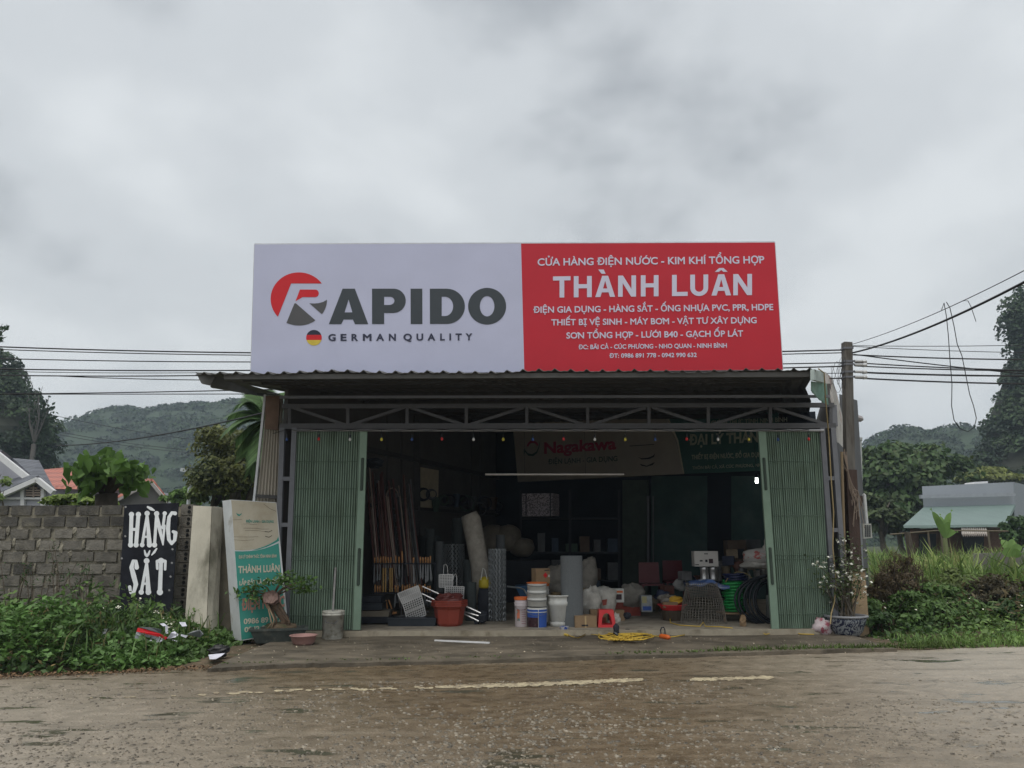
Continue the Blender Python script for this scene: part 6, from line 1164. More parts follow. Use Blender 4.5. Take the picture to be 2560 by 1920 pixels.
# red basin with yellow pack on a tub
q, s = gf(1692, 1555); q.y += .3; mb = MB(); mb.lathe([(25 * s, 0), (28 * s, 24 * s), (0, 24 * s)], q, 18); mb.solo('dark_tub', mat('dark_brown_tub', (.06, .045, .03), .7), 'dark brown tub on the floor under the red basin', 'tub')
mb = MB(); mb.lathe([(26 * s, 24.5 * s), (34 * s, 36 * s), (37 * s, 36 * s), (37 * s, 38 * s), (33 * s, 38 * s), (25 * s, 27 * s), (0, 27 * s)], q, 22); mb.solo('red_basin', M_rs, 'red plastic basin full of packets on the dark tub', 'basin')
bxq = q + Vector((-.06, -.1, 30 * s)); mb = MB(); mb.box(bxq + Vector((0, 0, .05)), (.24, .12, .09)); mb.solo('tan_packet', M_kraft, 'tan cardboard packet in the front of the red basin', 'packet')
mb = MB(); mb.blob(q + Vector((.06, 0, 48 * s)), (.12, .1, .06), 8, .2); mb.solo('yellow_packet', mat('yellow_pack', (.55, .33, .03), .5), 'bright yellow packet on top of the red basin heap', 'packet')
mb = MB(); mb.blob(q + Vector((-.09, .08, 50 * s)), (.13, .1, .07), 10, .25); mb.solo('clear_packet', M_gsack, 'grey clear packet heap behind the yellow packet', 'packet')
# small things on the sill and apron
q = G(1411, 1582, AZ + .03); s = q.y / F; mb = MB(); mb.lathe([(8.5 * s, 0), (11 * s, 14 * s), (11.5 * s, 15 * s), (10 * s, 15 * s), (0, 13 * s)], q, 16); mb.solo('paint_tin', mat('blue_white_tin', (.45, .45, .48), .5, var=.2, scale=18, col2=(.04, .08, .32), c2lo=.48, c2hi=.52), 'small white tin splashed with blue in front of the white pots', 'tin')
a, b = G(1048, 1579, AZ + .04), G(1336, 1577, AZ + .04); mb = MB(); mb.tube([a, b], .018, 8); mb.tube([a + Vector((.1, .06, 0)), b + Vector((-.05, .06, 0))], .018, 8); mb.solo('grey_pipe', mat('grey_pipe', (.27, .29, .31), .45), 'pair of long grey pipes lying along the door sill', 'pipe')
mb = MB(); mb.bar(G(1087, 1601, AZ + .02), G(1224, 1607, AZ + .02), .02, .03); mb.solo('white_strip', mat('white_strip', (.70, .70, .70), .5), 'thin white plastic strip lying on the apron', 'strip')
rn = random.Random(12); pts = []
for i in range(300):
    t = i / 299; cx_ = 1560 + 62 * math.sin(i * .31) * (.55 + .45 * math.sin(i * .043)) + 16 * math.sin(i * .07); cy_ = 1592 + 8.5 * math.cos(i * .29 + .7 * math.sin(i * .05)) + rn.uniform(-.8, .8); pts.append(G(cx_, cy_, AZ + .03 + .012 * math.sin(i * .9) + .01))
mb = MB(); mb.tube([G(1418, 1587, AZ + .03), G(1432, 1592, AZ + .03), G(1445, 1595, AZ + .03), G(1465, 1585, AZ + .03), G(1490, 1587, AZ + .03)] + pts + [G(1640, 1590, AZ + .03), G(1662, 1594, AZ + .03), G(1690, 1591, AZ + .03), G(1712, 1587, AZ + .03)], .0075, 5); mb.solo('extension_cord', mat('yellow_cord', (.55, .37, .05), .5, var=.1), 'tangled heap of yellow extension cord on the apron', 'cord', smooth=True)
mb = MB(); mb.tube([G(1398, 1583, AZ + .03), G(1420, 1588, AZ + .03)], .018, 8); mb.solo('cord_plug', mat('yellow_plug', (.58, .42, .08), .5), 'yellow plug at the left end of the tangled cord', 'plug')
mb = MB(); mb.tube([G(x, y, z) for x, y, z in ((1690, 1533, FZ + .1), (1675, 1545, FZ + .04), (1676, 1557, FZ + .01), (1700, 1563, FZ + .01), (1750, 1566, FZ + .01), (1758, 1555, FZ + .05), (1764, 1566, FZ + .01), (1800, 1567, AZ + .1), (1830, 1570, AZ + .09), (1845, 1580, AZ + .03), (1875, 1583, AZ + .03), (1890, 1578, AZ + .03), (1915, 1586, AZ + .03), (1945, 1579, AZ + .03), (1985, 1583, AZ + .03), (2010, 1576, AZ + .03), (1975, 1574, AZ + .04), (2000, 1585, AZ + .03), (2035, 1586, AZ + .03))], .0075, 5); mb.solo('extension_cord', MATS['yellow_cord'], 'loose yellow cord wandering along the sill toward the right door', 'cord', smooth=True)
a = G(1650, 1590, AZ + .04); b = G(1674, 1594, AZ + .04); dr = T('power_tool', 'orange power socket block with a black loop of cable on the apron', 'socket', a); mb = MB(); mb.tube([a, a.lerp(b, .15), a.lerp(b, .85), b], [.02, .035, .035, .02], 8); mb.build('body', mat('orange_block', (.60, .12, .02), .45), dr, True)
mb = MB(); mb.tube([P(x, y, a.y + .02) for x, y in ((1654, 1590), (1651, 1576), (1654, 1569), (1659, 1568), (1662, 1574), (1663, 1588))], .009, 6); mb.build('cable_loop', M_black, dr)
gr_ = T('grinder', 'black angle grinder standing on its disc beside the yellow cord', 'power tool', G(1541, 1590, AZ + .02)); q = G(1541, 1588, AZ + .03); mb = MB(); mb.blob(q + Vector((0, 0, .07)), (.045, .04, .09), 6, .2); mb.build('body', M_black, gr_, True)
mb = MB(); mb.tube([q + Vector((0, -.03, .015)), q + Vector((.01, -.03, .03))], .05, 12); mb.build('disc', M_blade, gr_)
q = G(1569, 1583, AZ + .03); mb = MB(); mb.lathe([(.035, 0), (.04, .03), (.035, .06), (0, .06)], q, 12); mb.solo('tape_measure', M_black, 'small black tape measure on the sill right of the grinder', 'tape measure')
mb = MB(); mb.bar(G(1577, 1583, AZ + .03), G(1644, 1580, AZ + .03), .012, .03); mb.solo('metal_rule', M_alu, 'thin metal rule lying right of the tape measure', 'rule')
q = G(1858, 1566, FZ); mb = MB(); mb.blob(q + Vector((0, 0, .07)), (.05, .04, .09), 5, .25); mb.solo('clay_lump', M_kraft, 'small brown lump on the floor beside the bench leg', 'lump')
mb = MB(); mb.tube([P(x, y, 13.1) for x, y in ((1814, 1456), (1822, 1440), (1842, 1430), (1850, 1430), (1868, 1435), (1885, 1450))], .008, 5); mb.solo('pale_cord', MATS['old_yellow_cord'], 'pale cord arching above the green hose', 'cord')

# --- more stock crammed into the dark: left wall hangings, centre rolls, right rear heap
rn = random.Random(31)
for i in range(16):
    x = 1062 + i * 15 + rn.uniform(-4, 4); y = 1222 + rn.uniform(-4, 18) + (x - 1062) * .12; q = lp.hit(x, y, .14); r0 = rn.uniform(.10, .19)
    mb = MB()
    if i % 3 != 2:
        for k in range(4): mb.tube([q + Vector((.03 * k * .4 + (r0 - .01 * k) * math.cos(j * PI / 10), -.03 * k, -r0 + (r0 - .01 * k) * math.sin(j * PI / 10))) for j in range(20)], .012, 5, closed=True)
        mb.solo('hanging_coil', darks[i % 4] if i % 2 else M_black, 'dim coil of hose or wire hanging on the left inner wall', 'coil', 'coils on the left inner wall')
    else:
        mb.lathe([(r0 * .5, -.35), (r0 * .8, -.1), (r0 * .85, -.05), (0, -.04)], q, 12); mb.solo('hanging_basket', darks[(i + 1) % 4], 'dim basket hanging on the left inner wall among the coils', 'basket', 'baskets on the left inner wall')
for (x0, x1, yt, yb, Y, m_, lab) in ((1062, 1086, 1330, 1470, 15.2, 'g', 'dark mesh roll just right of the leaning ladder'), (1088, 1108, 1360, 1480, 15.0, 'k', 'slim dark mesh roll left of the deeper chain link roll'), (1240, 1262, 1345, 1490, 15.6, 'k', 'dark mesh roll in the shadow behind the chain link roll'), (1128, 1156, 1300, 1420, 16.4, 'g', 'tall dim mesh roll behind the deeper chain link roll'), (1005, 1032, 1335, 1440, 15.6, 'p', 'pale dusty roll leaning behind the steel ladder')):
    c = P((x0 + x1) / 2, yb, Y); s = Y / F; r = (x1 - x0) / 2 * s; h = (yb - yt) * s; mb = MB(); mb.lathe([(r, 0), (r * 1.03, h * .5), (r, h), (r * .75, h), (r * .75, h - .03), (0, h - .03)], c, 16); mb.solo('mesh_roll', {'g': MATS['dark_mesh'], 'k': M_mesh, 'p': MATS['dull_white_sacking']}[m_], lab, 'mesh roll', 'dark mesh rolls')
for i in range(64):   # thin rods crammed behind the rack
    x = rn.uniform(916, 1030); y0 = rn.uniform(1180, 1290); d_ = rn.uniform(14, 32)
    mb = MB(); mb.tube([P(x, y0, 14.7 + rn.uniform(-.2, .2)), P(x + d_, 1470, 13.9)], rn.choice([.008, .011, .016, .02]), 5); mb.solo('thin_rod', rn.choice([M_rod, M_drod, M_blade, M_blade]), 'thin rod or tool shaft among the bundle leaning on the left wall', 'rod', 'thin rods bundled on the left wall')
for i in range(9):    # upright tool handles with dark heads near the floor
    x = 940 + i * 16 + rn.uniform(-4, 4); mb = MB(); a = P(x, 1535 + rn.uniform(-6, 8), 13.2); b = P(x + rn.uniform(-14, 14), 1500, 13.25); mb.tube([a, b], .012, 6); mb.tube([a + Vector((-.05, 0, 0)), a + Vector((.05, 0, .02))], .02, 6); mb.solo('small_tool', rn.choice([M_wood, M_blade]), 'small hand tool lying among others under the rack', 'tool', 'small tools under the rack')
heap = [(1805, 1418), (1822, 1402), (1838, 1425), (1815, 1440), (1850, 1418), (1830, 1385), (1860, 1440), (1795, 1452), (1700, 1462), (1712, 1440), (1726, 1455), (1745, 1462), (1655, 1490), (1668, 1475), (1880, 1438), (1895, 1450)]
cols = [mat('clutter_%s' % n_, c_, .6, var=.35, scale=9) for n_, c_ in (('grey', (.16, .16, .165)), ('tan', (.20, .155, .10)), ('navy', (.03, .04, .08)), ('white', (.36, .36, .35)), ('rust', (.12, .05, .035)))]
for i, (x, y) in enumerate(heap):
    Y = 14.4 + rn.uniform(-.2, .6); c = P(x, y, Y); k = i % 4
    if k == 0: mb = MB(); mb.blob(c, (.13, .1, .1), i, .3); mb.solo('bundled_fittings', cols[i % 5], 'dim bundle of fittings in the heap at the right rear', 'bundle', 'heap at the right rear', smooth=True)
    elif k == 1: mb = MB(); mb.box(c, (.2, .16, .15), Matrix.Rotation(rn.uniform(-.5, .5), 3, 'Z')); mb.box(c + Vector((0, 0, .08)), (.16, .17, .012), Matrix.Rotation(rn.uniform(-.5, .5), 3, 'Z')); mb.solo('small_carton', cols[(i + 1) % 5], 'small carton in the heap at the right rear', 'carton', 'cartons in the right rear heap')
    elif k == 2: mb = MB(); [mb.tube([c + Vector((.11 * math.cos(j * PI / 9), 0.02 * q_, .11 * math.sin(j * PI / 9))) for j in range(18)], .012, 5, closed=True) for q_ in range(4)]; mb.solo('cable_coil', cols[(i + 2) % 5], 'small coil of cable in the heap at the right rear', 'coil', 'coils in the right rear heap')
    else: mb = MB(); mb.lathe([(.07, 0), (.075, .14), (.08, .15), (.08, .17), (0, .17)], c, 14); mb.solo('small_tin', cols[(i + 3) % 5], 'small tin in the heap at the right rear', 'tin', 'tins in the right rear heap')
for i in range(12):    # stock on the floor in the middle distance
    x = 1450 + i * 17 + rn.uniform(-5, 5); y = 1500 + rn.uniform(-14, 12); Y = 14.6 + rn.uniform(-.4, .8); c = P(x, y, Y); mb = MB()
    if i % 2: mb.blob(c, (rn.uniform(.1, .18), .12, rn.uniform(.08, .16)), 60 + i, .3); mb.solo('floor_bag', cols[i % 5], 'dim stuffed bag in the pile in the middle of the hall floor', 'bag', 'bags in the middle pile', smooth=True)
    else: mb.box(c, (rn.uniform(.16, .3), .2, rn.uniform(.12, .24)), Matrix.Rotation(rn.uniform(-.4, .4), 3, 'Z')); mb.box(c, (.31, .02, .06), Matrix.Rotation(rn.uniform(-.4, .4), 3, 'Z')); mb.solo('floor_carton', cols[i % 5], 'dim carton in the pile in the middle of the hall floor', 'carton', 'cartons in the middle pile')
for x, y, z_ in ((1350, 1490, 'deep blue drum in the dark right of the wheelbarrow'), (1480, 1480, 'dark drum in the shadow behind the tall pale mesh roll')):
    c = P(x, y + 40, 15.6); s = 15.6 / F; mb = MB(); mb.lathe([(22 * s, 0), (23 * s, 20 * s), (22 * s, 22 * s), (23 * s, 42 * s), (22 * s, 62 * s), (20 * s, 64 * s), (0, 63 * s)], c, 18); mb.solo('drum', darks[2], z_, 'drum', smooth=True)
# ================================================================ background: houses, trees, hills
M_bark2 = mat('grey_bark', (.085, .07, .055), .9, var=.3, bump=.4)
M_wallw = mat('lavender_white_wall', (.42, .42, .47), .8, var=.12, scale=1); M_wtrim = mat('white_trim', (.62, .62, .62), .6, var=.06); M_gwall = mat('grey_render', (.17, .165, .155), .9, var=.15, scale=1)
def tile_mat(name, col):
    m = bpy.data.materials.new(name); m.use_nodes = True; nt = m.node_tree; b = nt.nodes['Principled BSDF']; L = nt.links.new; b.inputs['Roughness'].default_value = .5
    tcn = nd(nt, 'ShaderNodeTexCoord'); w1 = nd(nt, 'ShaderNodeTexWave', wave_type='BANDS', bands_direction='Z'); w1.inputs['Scale'].default_value = 1.05; L(tcn.outputs['Object'], w1.inputs['Vector'])
    w2 = nd(nt, 'ShaderNodeTexWave', wave_type='BANDS', bands_direction='X'); w2.inputs['Scale'].default_value = 1.1; L(tcn.outputs['Object'], w2.inputs['Vector'])
    no = nd(nt, 'ShaderNodeTexNoise'); no.inputs['Scale'].default_value = 1.5; L(tcn.outputs['Object'], no.inputs['Vector'])
    mu = nd(nt, 'ShaderNodeMath', operation='MULTIPLY_ADD'); mu.inputs[1].default_value = .35; mu.inputs[2].default_value = .55; L(w1.outputs['Fac'], mu.inputs[0])
    m2 = nd(nt, 'ShaderNodeMath', operation='MULTIPLY_ADD'); m2.inputs[1].default_value = .3; L(w2.outputs['Fac'], m2.inputs[0]); L(mu.outputs[0], m2.inputs[2])
    m3 = nd(nt, 'ShaderNodeMath', operation='MULTIPLY_ADD'); m3.inputs[1].default_value = .3; L(no.outputs[0], m3.inputs[0]); L(m2.outputs[0], m3.inputs[2])
    vm = nd(nt, 'ShaderNodeVectorMath', operation='SCALE'); vm.inputs[0].default_value = col; L(m3.outputs[0], vm.inputs['Scale']); L(vm.outputs[0], b.inputs['Base Color'])
    bn = nd(nt, 'ShaderNodeBump'); bn.inputs['Strength'].default_value = .6; bn.inputs['Distance'].default_value = .05; L(m2.outputs[0], bn.inputs['Height']); L(bn.outputs[0], b.inputs['Normal']); return m
M_dtile = tile_mat('dark_roof_tile', (.075, .08, .095)); M_rtile = tile_mat('red_roof_tile', (.33, .10, .065))
h1 = T('grey_house', 'lavender white house with dark tiled roofs and a vented gable, far left', 'house', P(60, 1300, 30) * 1.0); h1.location.z = 0
def hs(parent, name, pts, off, m): mb = MB(); mb.slab([P(x, y, Y) for x, y, Y in pts], off); return mb.build(name, m, parent)
hs(h1, 'wall', [(-260, 1190, 31), (0, 1140, 31), (70, 1200, 31), (118, 1228, 31), (114, 1380, 31), (-260, 1380, 31)], (-3.5, 5, 0), M_wallw)
rf = hs(h1, 'roof', [(27, 1153, 33), (93, 1159, 33), (126, 1222, 30.5), (73, 1196, 30.5)], (0, .1, .15), M_dtile)
hs(h1, 'roof', [(-200, 1010, 33), (0, 1134, 31), (27, 1153, 33), (-200, 1140, 34)], (0, .1, .15), M_dtile)
mb = MB(); mb.bar(P(-120, 1045, 30.8), P(74, 1199, 30.3), .22, .15); mb.build('barge_board', M_wtrim, h1)
hs(h1, 'porch_roof', [(-60, 1262, 29), (0, 1237, 29), (92, 1197, 29), (96, 1195, 30.8), (60, 1195, 30.8), (-60, 1230, 30.8)], (0, .05, .12), M_dtile)
hs(h1, 'porch_roof', [(94, 1197, 29), (134, 1228, 29), (132, 1224, 30.8), (95, 1194, 30.8)], (0, .05, .12), M_dtile)
gw = hs(h1, 'gable_wall', [(-60, 1275, 29.3), (94, 1203, 29.3), (124, 1228, 29.3), (122, 1390, 29.3), (-60, 1390, 29.3)], (0, .2, 0), M_wallw)
mb = MB(); mb.bar(P(-40, 1258, 28.95), P(94, 1199, 28.95), .17, .2); mb.bar(P(94, 1199, 28.95), P(134, 1231, 28.95), .17, .2); mb.build('barge_board', M_wtrim, h1)
for x in (58, 108): mb = MB(); mb.bar(P(x, 1222, 29.2), P(x - 1, 1380, 29.2), .13); mb.build('column', M_wtrim, h1)
mb = MB(); mb.bar(P(-40, 1246, 29.2), P(112, 1246, 29.2), .08); mb.build('ledge', M_wtrim, h1)
vt = hs(h1, 'vent', [(64, 1224, 29.2), (84, 1212, 29.2), (104, 1226, 29.2), (103, 1243, 29.2), (64, 1243, 29.2)], (0, .05, 0), mat('vent_dark', (.06, .045, .04), .8))
mb = MB()
for y in (1220, 1226, 1232, 1238): d_ = max(0, 1226 - y) * 1.5; mb.bar(P(65 + d_, y, 29.15), P(103 - d_, y, 29.15), .05)
mb.bar(P(84, 1213, 29.14), P(84, 1243, 29.14), .05); mb.build('louvre', mat('vent_tan', (.30, .24, .2), .8), vt)
h2 = T('red_roof_house', 'house with a long red tiled roof half hidden behind the big leaved tree', 'house', (P(200, 1300, 40).x, 40, 0))
hs(h2, 'roof', [(105, 1180, 42), (170, 1174, 42), (330, 1172, 42), (340, 1225, 38), (127, 1222, 38)], (0, .1, .15), M_rtile); hs(h2, 'wall', [(127, 1220, 38.6), (340, 1222, 38.6), (340, 1380, 38.6), (127, 1380, 38.6)], (0, 4, 0), M_wallw)
h3 = T('gabled_house', 'red roofed house with a plain grey gable right of the big leaved tree', 'house', (P(370, 1300, 34).x, 34, 0))
hs(h3, 'roof', [(338, 1205, 40), (377, 1202, 34), (275, 1258, 34), (262, 1262, 40)], (0, .05, .12), M_rtile); hs(h3, 'roof', [(379, 1202, 34), (421, 1256, 34), (400, 1250, 40), (340, 1204, 40)], (0, .05, .12), M_rtile)
hs(h3, 'gable_wall', [(378, 1208, 34.3), (416, 1256, 34.3), (416, 1390, 34.3), (285, 1390, 34.3), (285, 1260, 34.3)], (-2.2, 4, 0), M_gwall)
mb = MB(); mb.bar(P(378, 1206, 33.9), P(419, 1256, 33.9), .12, .1); mb.bar(P(378, 1206, 33.9), P(276, 1260, 33.9), .12, .1); mb.build('barge_board', mat('grey_barge', (.35, .33, .31), .8), h3)
sl2 = T('solar_street_lamp', 'slim solar street lamp standing beyond the block wall', 'street lamp', (P(472, 1300, 26).x, 26, 0))
mb = MB(); c = P(478, 1178, 26); mb.tube([(c.x, 26, 0), c], [.085, .07], 8); mb.build('post', mat('pale_lamp_post', (.50, .53, .55), .5), sl2)
mb = MB(); mb.bar(P(453, 1174, 26), P(479, 1178, 26), .12, .14); mb.build('head', MATS['pale_lamp_post'], sl2)
mb = MB(); mb.slab([P(462, 1169, 25.8), P(485, 1172, 25.8), P(486, 1172, 26.4), P(463, 1169, 26.4)], (0, 0, .03)); mb.build('solar_panel', M_black, sl2)
# trees left
bl_m = leafmat('big_leaf_green', (.068, .12, .03), .35, tr=.35)
t = T('big_leaved_tree', 'stubby tree with huge drooping bright green leaves behind the block wall', 'tree', (P(265, 1300, 15).x, 15, 0))
mb = MB(); b0 = P(268, 1420, 15); b0.z = 0; cr_ = []; tb = P(266, 1235, 15); mb.tube([b0, P(266, 1290, 15), tb], [.24, .2, .2], 10); rn = random.Random(4)
for x, y in ((200, 1215), (222, 1165), (250, 1150), (290, 1160), (330, 1170), (352, 1190), (335, 1215), (190, 1195), (275, 1190), (235, 1205), (310, 1200), (275, 1148), (215, 1190), (340, 1180)):
    e = P(268 + (x - 268) * .86, 1200 + (y - 1200) * .8, 15 + rn.uniform(-.7, .7)); mb.tube([tb, tb.lerp(e, .5) + Vector((0, 0, .12)), e], [.1, .06, .03], 6); cr_.append(e)
mb.build('trunk', M_bark2, t, True)
pts = np.concatenate([np.array(e) + RNG.normal(0, 1, (24, 3)) * np.array([.13, .2, .10]) for e in cr_]); V, Fa = leaf_arrays(pts, .21, .72, .35, .65, fold=.28, round_=True); np_mesh('crown', V, Fa, bl_m, t)
def tpx(name, label, px, py, Y, rx, ry, ncl, nlf, ls, lm, r0=.15, **kw):
    c = P(px, py, Y); s = Y / F; return tree(name, label, 'tree', (c.x, c.y, 0), c, (rx * s, rx * s * .8, ry * s), ncl, nlf, ls, lm, M_bark2, r0, **kw)
tpx('shrub_tree', 'yellow green shrub crown at the foot of the big leaved tree', 190, 1256, 17, 75, 18, 30, 60, .13, leafmat('yellow_green', (.13, .17, .045), .4), .08)
tpx('shrub_tree', 'pale twig shrub at the far left frame edge in front of the grey house', -5, 1215, 18, 40, 45, 12, 40, .14, leafmat('pale_green', (.13, .17, .06), .4), .06)
tpx('mango_tree', 'broad tree with yellowish flowering crown left of the shop', 605, 1165, 24, 118, 98, 120, 110, .15, [leafmat('bronze_yellow', (.085, .088, .03), .5, col2=(.042, .065, .022))], .2)
tpx('tree', 'yellowish lower tree joined to the flowering tree, nearer the street lamp', 545, 1225, 26, 70, 52, 50, 80, .2, leafmat('olive_crown', (.075, .095, .03), .45), .15)
tpx('tree', 'fresh green tree behind the solar street lamp', 462, 1246, 30, 48, 26, 36, 70, .22, leafmat('fresh_crown', (.075, .12, .035), .45), .15)
tpx('tree', 'bluish green tree low between the flowering tree and the shop', 655, 1245, 32, 60, 50, 40, 70, .22, leafmat('blue_crown', (.05, .085, .045), .4), .15)
# palm
t = T('palm_tree', 'areca palm with arching fronds rising beside the left shop wall', 'palm tree', (P(700, 1300, 17).x, 17, 0)); c = P(664, 1052, 17); mb = MB(); mb.tube([(c.x + .25, 17, 0), (c.x + .15, 17, 2), c], [.14, .11, .09], 8); mb.build('trunk', M_bark2, t, True)
M_palm = leafmat('palm_green', (.06, .10, .04), .4); fr_ = [(572, 1040, 30), (590, 1100, 20), (640, 985, 8), (600, 1010, 40), (625, 1180, -10), (660, 975, 10), (700, 1010, 30), (720, 1080, 30), (612, 1140, 10), (690, 985, 20), (580, 1065, 30), (615, 1000, 30), (592, 1130, 20), (640, 1150, 0), (560, 1080, 35)]
for fx, fy, arch in fr_:
    e = P(fx, fy, 17 + random.uniform(-.5, .5)); mb = MB(); md = c.lerp(e, .5) + Vector((0, 0, arch * .011)); sp_l = []
    for i in range(15): u = i / 14; sp_l.append(c * (1 - u) ** 2 + md * 2 * u * (1 - u) + e * u * u)
    mb.tube(sp_l, [.025 * (1 - .8 * i / 14) for i in range(15)], 4)
    for i in range(2, 15):
        d = (sp_l[i] - sp_l[i - 1]).normalized(); side = d.cross(Vector((0, 0, 1)));  side = side.normalized() if side.length > .1 else Vector((1, 0, 0))
        for sg in (-1, 1):
            for h_ in (0, .5):
                o = sp_l[i].lerp(sp_l[i - 1], h_); tp = o + (side * sg * .75 + d * .6 + Vector((0, 0, -.35))).normalized() * (.48 * (1 - .5 * abs(i / 14 - .45))); wv = d * .022; mb.add([o - wv, o + wv, o.lerp(tp, .6) + wv * .8, tp, o.lerp(tp, .6) - wv * .8], [(0, 1, 2, 3, 4)])
    mb.build('frond', M_palm, t)
# right: house, trees, banana, low wall
HY = 44
h4 = T('green_roof_house', 'grey metal clad house with a long green lean-to roof beyond the grass field', 'house', (P(2430, 1380, HY).x, HY, 0))
M_clad = mat('grey_cladding', (.31, .335, .37), .5, var=.08, scale=.4); M_groof = mat('sea_green_roof', (.135, .19, .175), .5, var=.12, scale=.7, stretch=(3, 1, 1))
hs(h4, 'upper_wall', [(2305, 1216, HY), (2534, 1205, HY), (2536, 1268, HY), (2309, 1273, HY)], (4.8, 8, 0), M_clad); hs(h4, 'end_wall', [(2535, 1205, HY), (2600, 1222, HY + 3), (2600, 1400, HY + 3), (2537, 1400, HY)], (0, .2, 0), M_clad)
mb = MB(); mb.bar(P(2300, 1242, HY - .3), P(2536, 1236, HY - .3), .2); mb.build('gutter', mat('gutter_grey', (.30, .32, .35), .5), h4)
hs(h4, 'lean_to_roof', [(2312, 1272, HY), (2540, 1266, HY), (2516, 1317, HY - 6), (2260, 1320, HY - 6)], (0, .05, .12), M_groof)
hs(h4, 'brick_wall', [(2275, 1322, HY - 4.5), (2520, 1319, HY - 4.5), (2520, 1420, HY - 4.5), (2275, 1420, HY - 4.5)], (.15, .25, 0), mat('dim_brick', (.13, .075, .055), .9, var=.35, scale=6))
mb = MB()
def awf(u, v): p = P(2404 + 64 * u - 5 * (1 - v) * 0, 1313 + 24 * v, HY - 5.5 - 1.2 * v); p.z += .07 * math.sin(u * 13 * 2 * PI); return p
mb.grid(awf, 78, 3); mb.grid(lambda u, v: awf(u, v) - Vector((0, 0, .04)), 78, 3); mb.build('awning', mat('white_awning', (.52, .48, .44), .6, var=.1, scale=2), h4)
hs(h4, 'doorway', [(2300, 1335, HY - 4.7), (2340, 1335, HY - 4.7), (2340, 1410, HY - 4.7), (2300, 1410, HY - 4.7)], (0, .1, 0), M_black); hs(h4, 'doorway', [(2410, 1338, HY - 4.7), (2460, 1338, HY - 4.7), (2460, 1410, HY - 4.7), (2410, 1410, HY - 4.7)], (0, .1, 0), M_black)
hs(h4, 'skylight', [(2434, 1212, HY + 2), (2470, 1210, HY + 2), (2470, 1203, HY + 2), (2436, 1205, HY + 2)], (0, 1, 0), M_wtrim)
mb = MB(); mb.slab([P(2440, 1384, 27), P(2640, 1378, 27), P(2640, 1430, 27), P(2440, 1430, 27)], (0, .2, 0)); mb.solo('low_wall', mat('grey_low_wall', (.16, .15, .135), .9, var=.3, scale=2), 'low grey block wall at the right frame edge in the field', 'wall')
rl = T('bamboo_fence', 'bamboo rail on thin posts in front of the green roofed house', 'fence', (P(2400, 1380, 34).x, 34, 0)); mb = MB(); mb.tube([P(2225, 1336, 34), P(2350, 1326, 34), P(2520, 1328, 34)], .035, 6); mb.build('rail', mat('bamboo', (.13, .105, .07), .8), rl)
for x in (2320, 2352, 2470): mb = MB(); a = P(x, 1328, 34); mb.tube([a, (a.x, 34, 0)], .04, 6); mb.build('post', MATS['bamboo'], rl)
mb = MB(); a = P(2268, 1330, 22); mb.tube([(a.x + .1, 22, 0), a], [.1, .08], 7); mb.solo('stump_post', M_bark2, 'dark rough stump post standing in the tall grass', 'post')
def banana(label, px, py, Y, lv):
    b = P(px, py, Y); t = T('banana_plant', label, 'banana plant', (b.x, Y, 0), 'banana plants'); mb = MB(); mb.tube([(b.x, Y, 0), b], [.14, .09], 8); mb.build('stem', mat('banana_stem', (.15, .17, .07), .7), t)
    for x, y in lv:
        e = P(x, y, Y + random.uniform(-.4, .4)); mb = MB(); d = e - b; sd = d.cross(Vector((0, 1, 0))).normalized(); n = 8; vs = []
        for i in range(n + 1): u = i / n; p = b + d * u + Vector((0, 0, .25 * math.sin(u * PI) * d.length * .4)); wd = .15 * math.sin(min(1, u * 1.15 + .05) * PI) ** .6 if u < .95 else .05; vs += [p - sd * wd + Vector((0, 0, wd * .35)), p, p + sd * wd + Vector((0, 0, wd * .35))]
        mb.add(vs, [(i * 3 + j, i * 3 + j + 1, i * 3 + j + 4, i * 3 + j + 3) for i in range(n) for j in range(2)]); mb.build('leaf', leafmat('banana_leaf', (.10, .16, .045), .3), t)
banana('tall banana plant before the green lean-to roof', 2362, 1345, 33, [(2326, 1272), (2340, 1290), (2380, 1275), (2375, 1300), (2350, 1285), (2395, 1330)]); banana('low banana plant by the small wall at the right edge', 2530, 1392, 26, [(2500, 1345), (2535, 1345), (2560, 1365), (2500, 1380), (2560, 1385)])
tpx('broad_tree', 'large dark green spreading tree left of the green roofed house', 2268, 1215, 58, 135, 108, 130, 80, .5, leafmat('broad_crown', (.042, .07, .026), .45, col2=(.075, .10, .03)), .4, group='trees beyond the field')
tpx('tree', 'lower darker tree beneath the large spreading tree, next to the pole', 2200, 1290, 48, 60, 50, 40, 70, .42, leafmat('dim_crown', (.045, .06, .026), .4), .25, group='trees beyond the field')
tpx('tree', 'dim green tree filling the gap left of the green lean-to', 2245, 1300, 52, 60, 40, 40, 60, .42, G_dk, .25, group='trees beyond the field')
tpx('tree', 'yellow green tree showing above the grey clad house', 2468, 1200, 75, 75, 30, 46, 70, .5, leafmat('yel_crown', (.11, .12, .035), .4), .3, group='trees beyond the field')
tpx('dark_shrub', 'dark rounded shrub at the right edge in front of the house end', 2545, 1335, 36, 42, 42, 34, 70, .22, G_dk, .1)
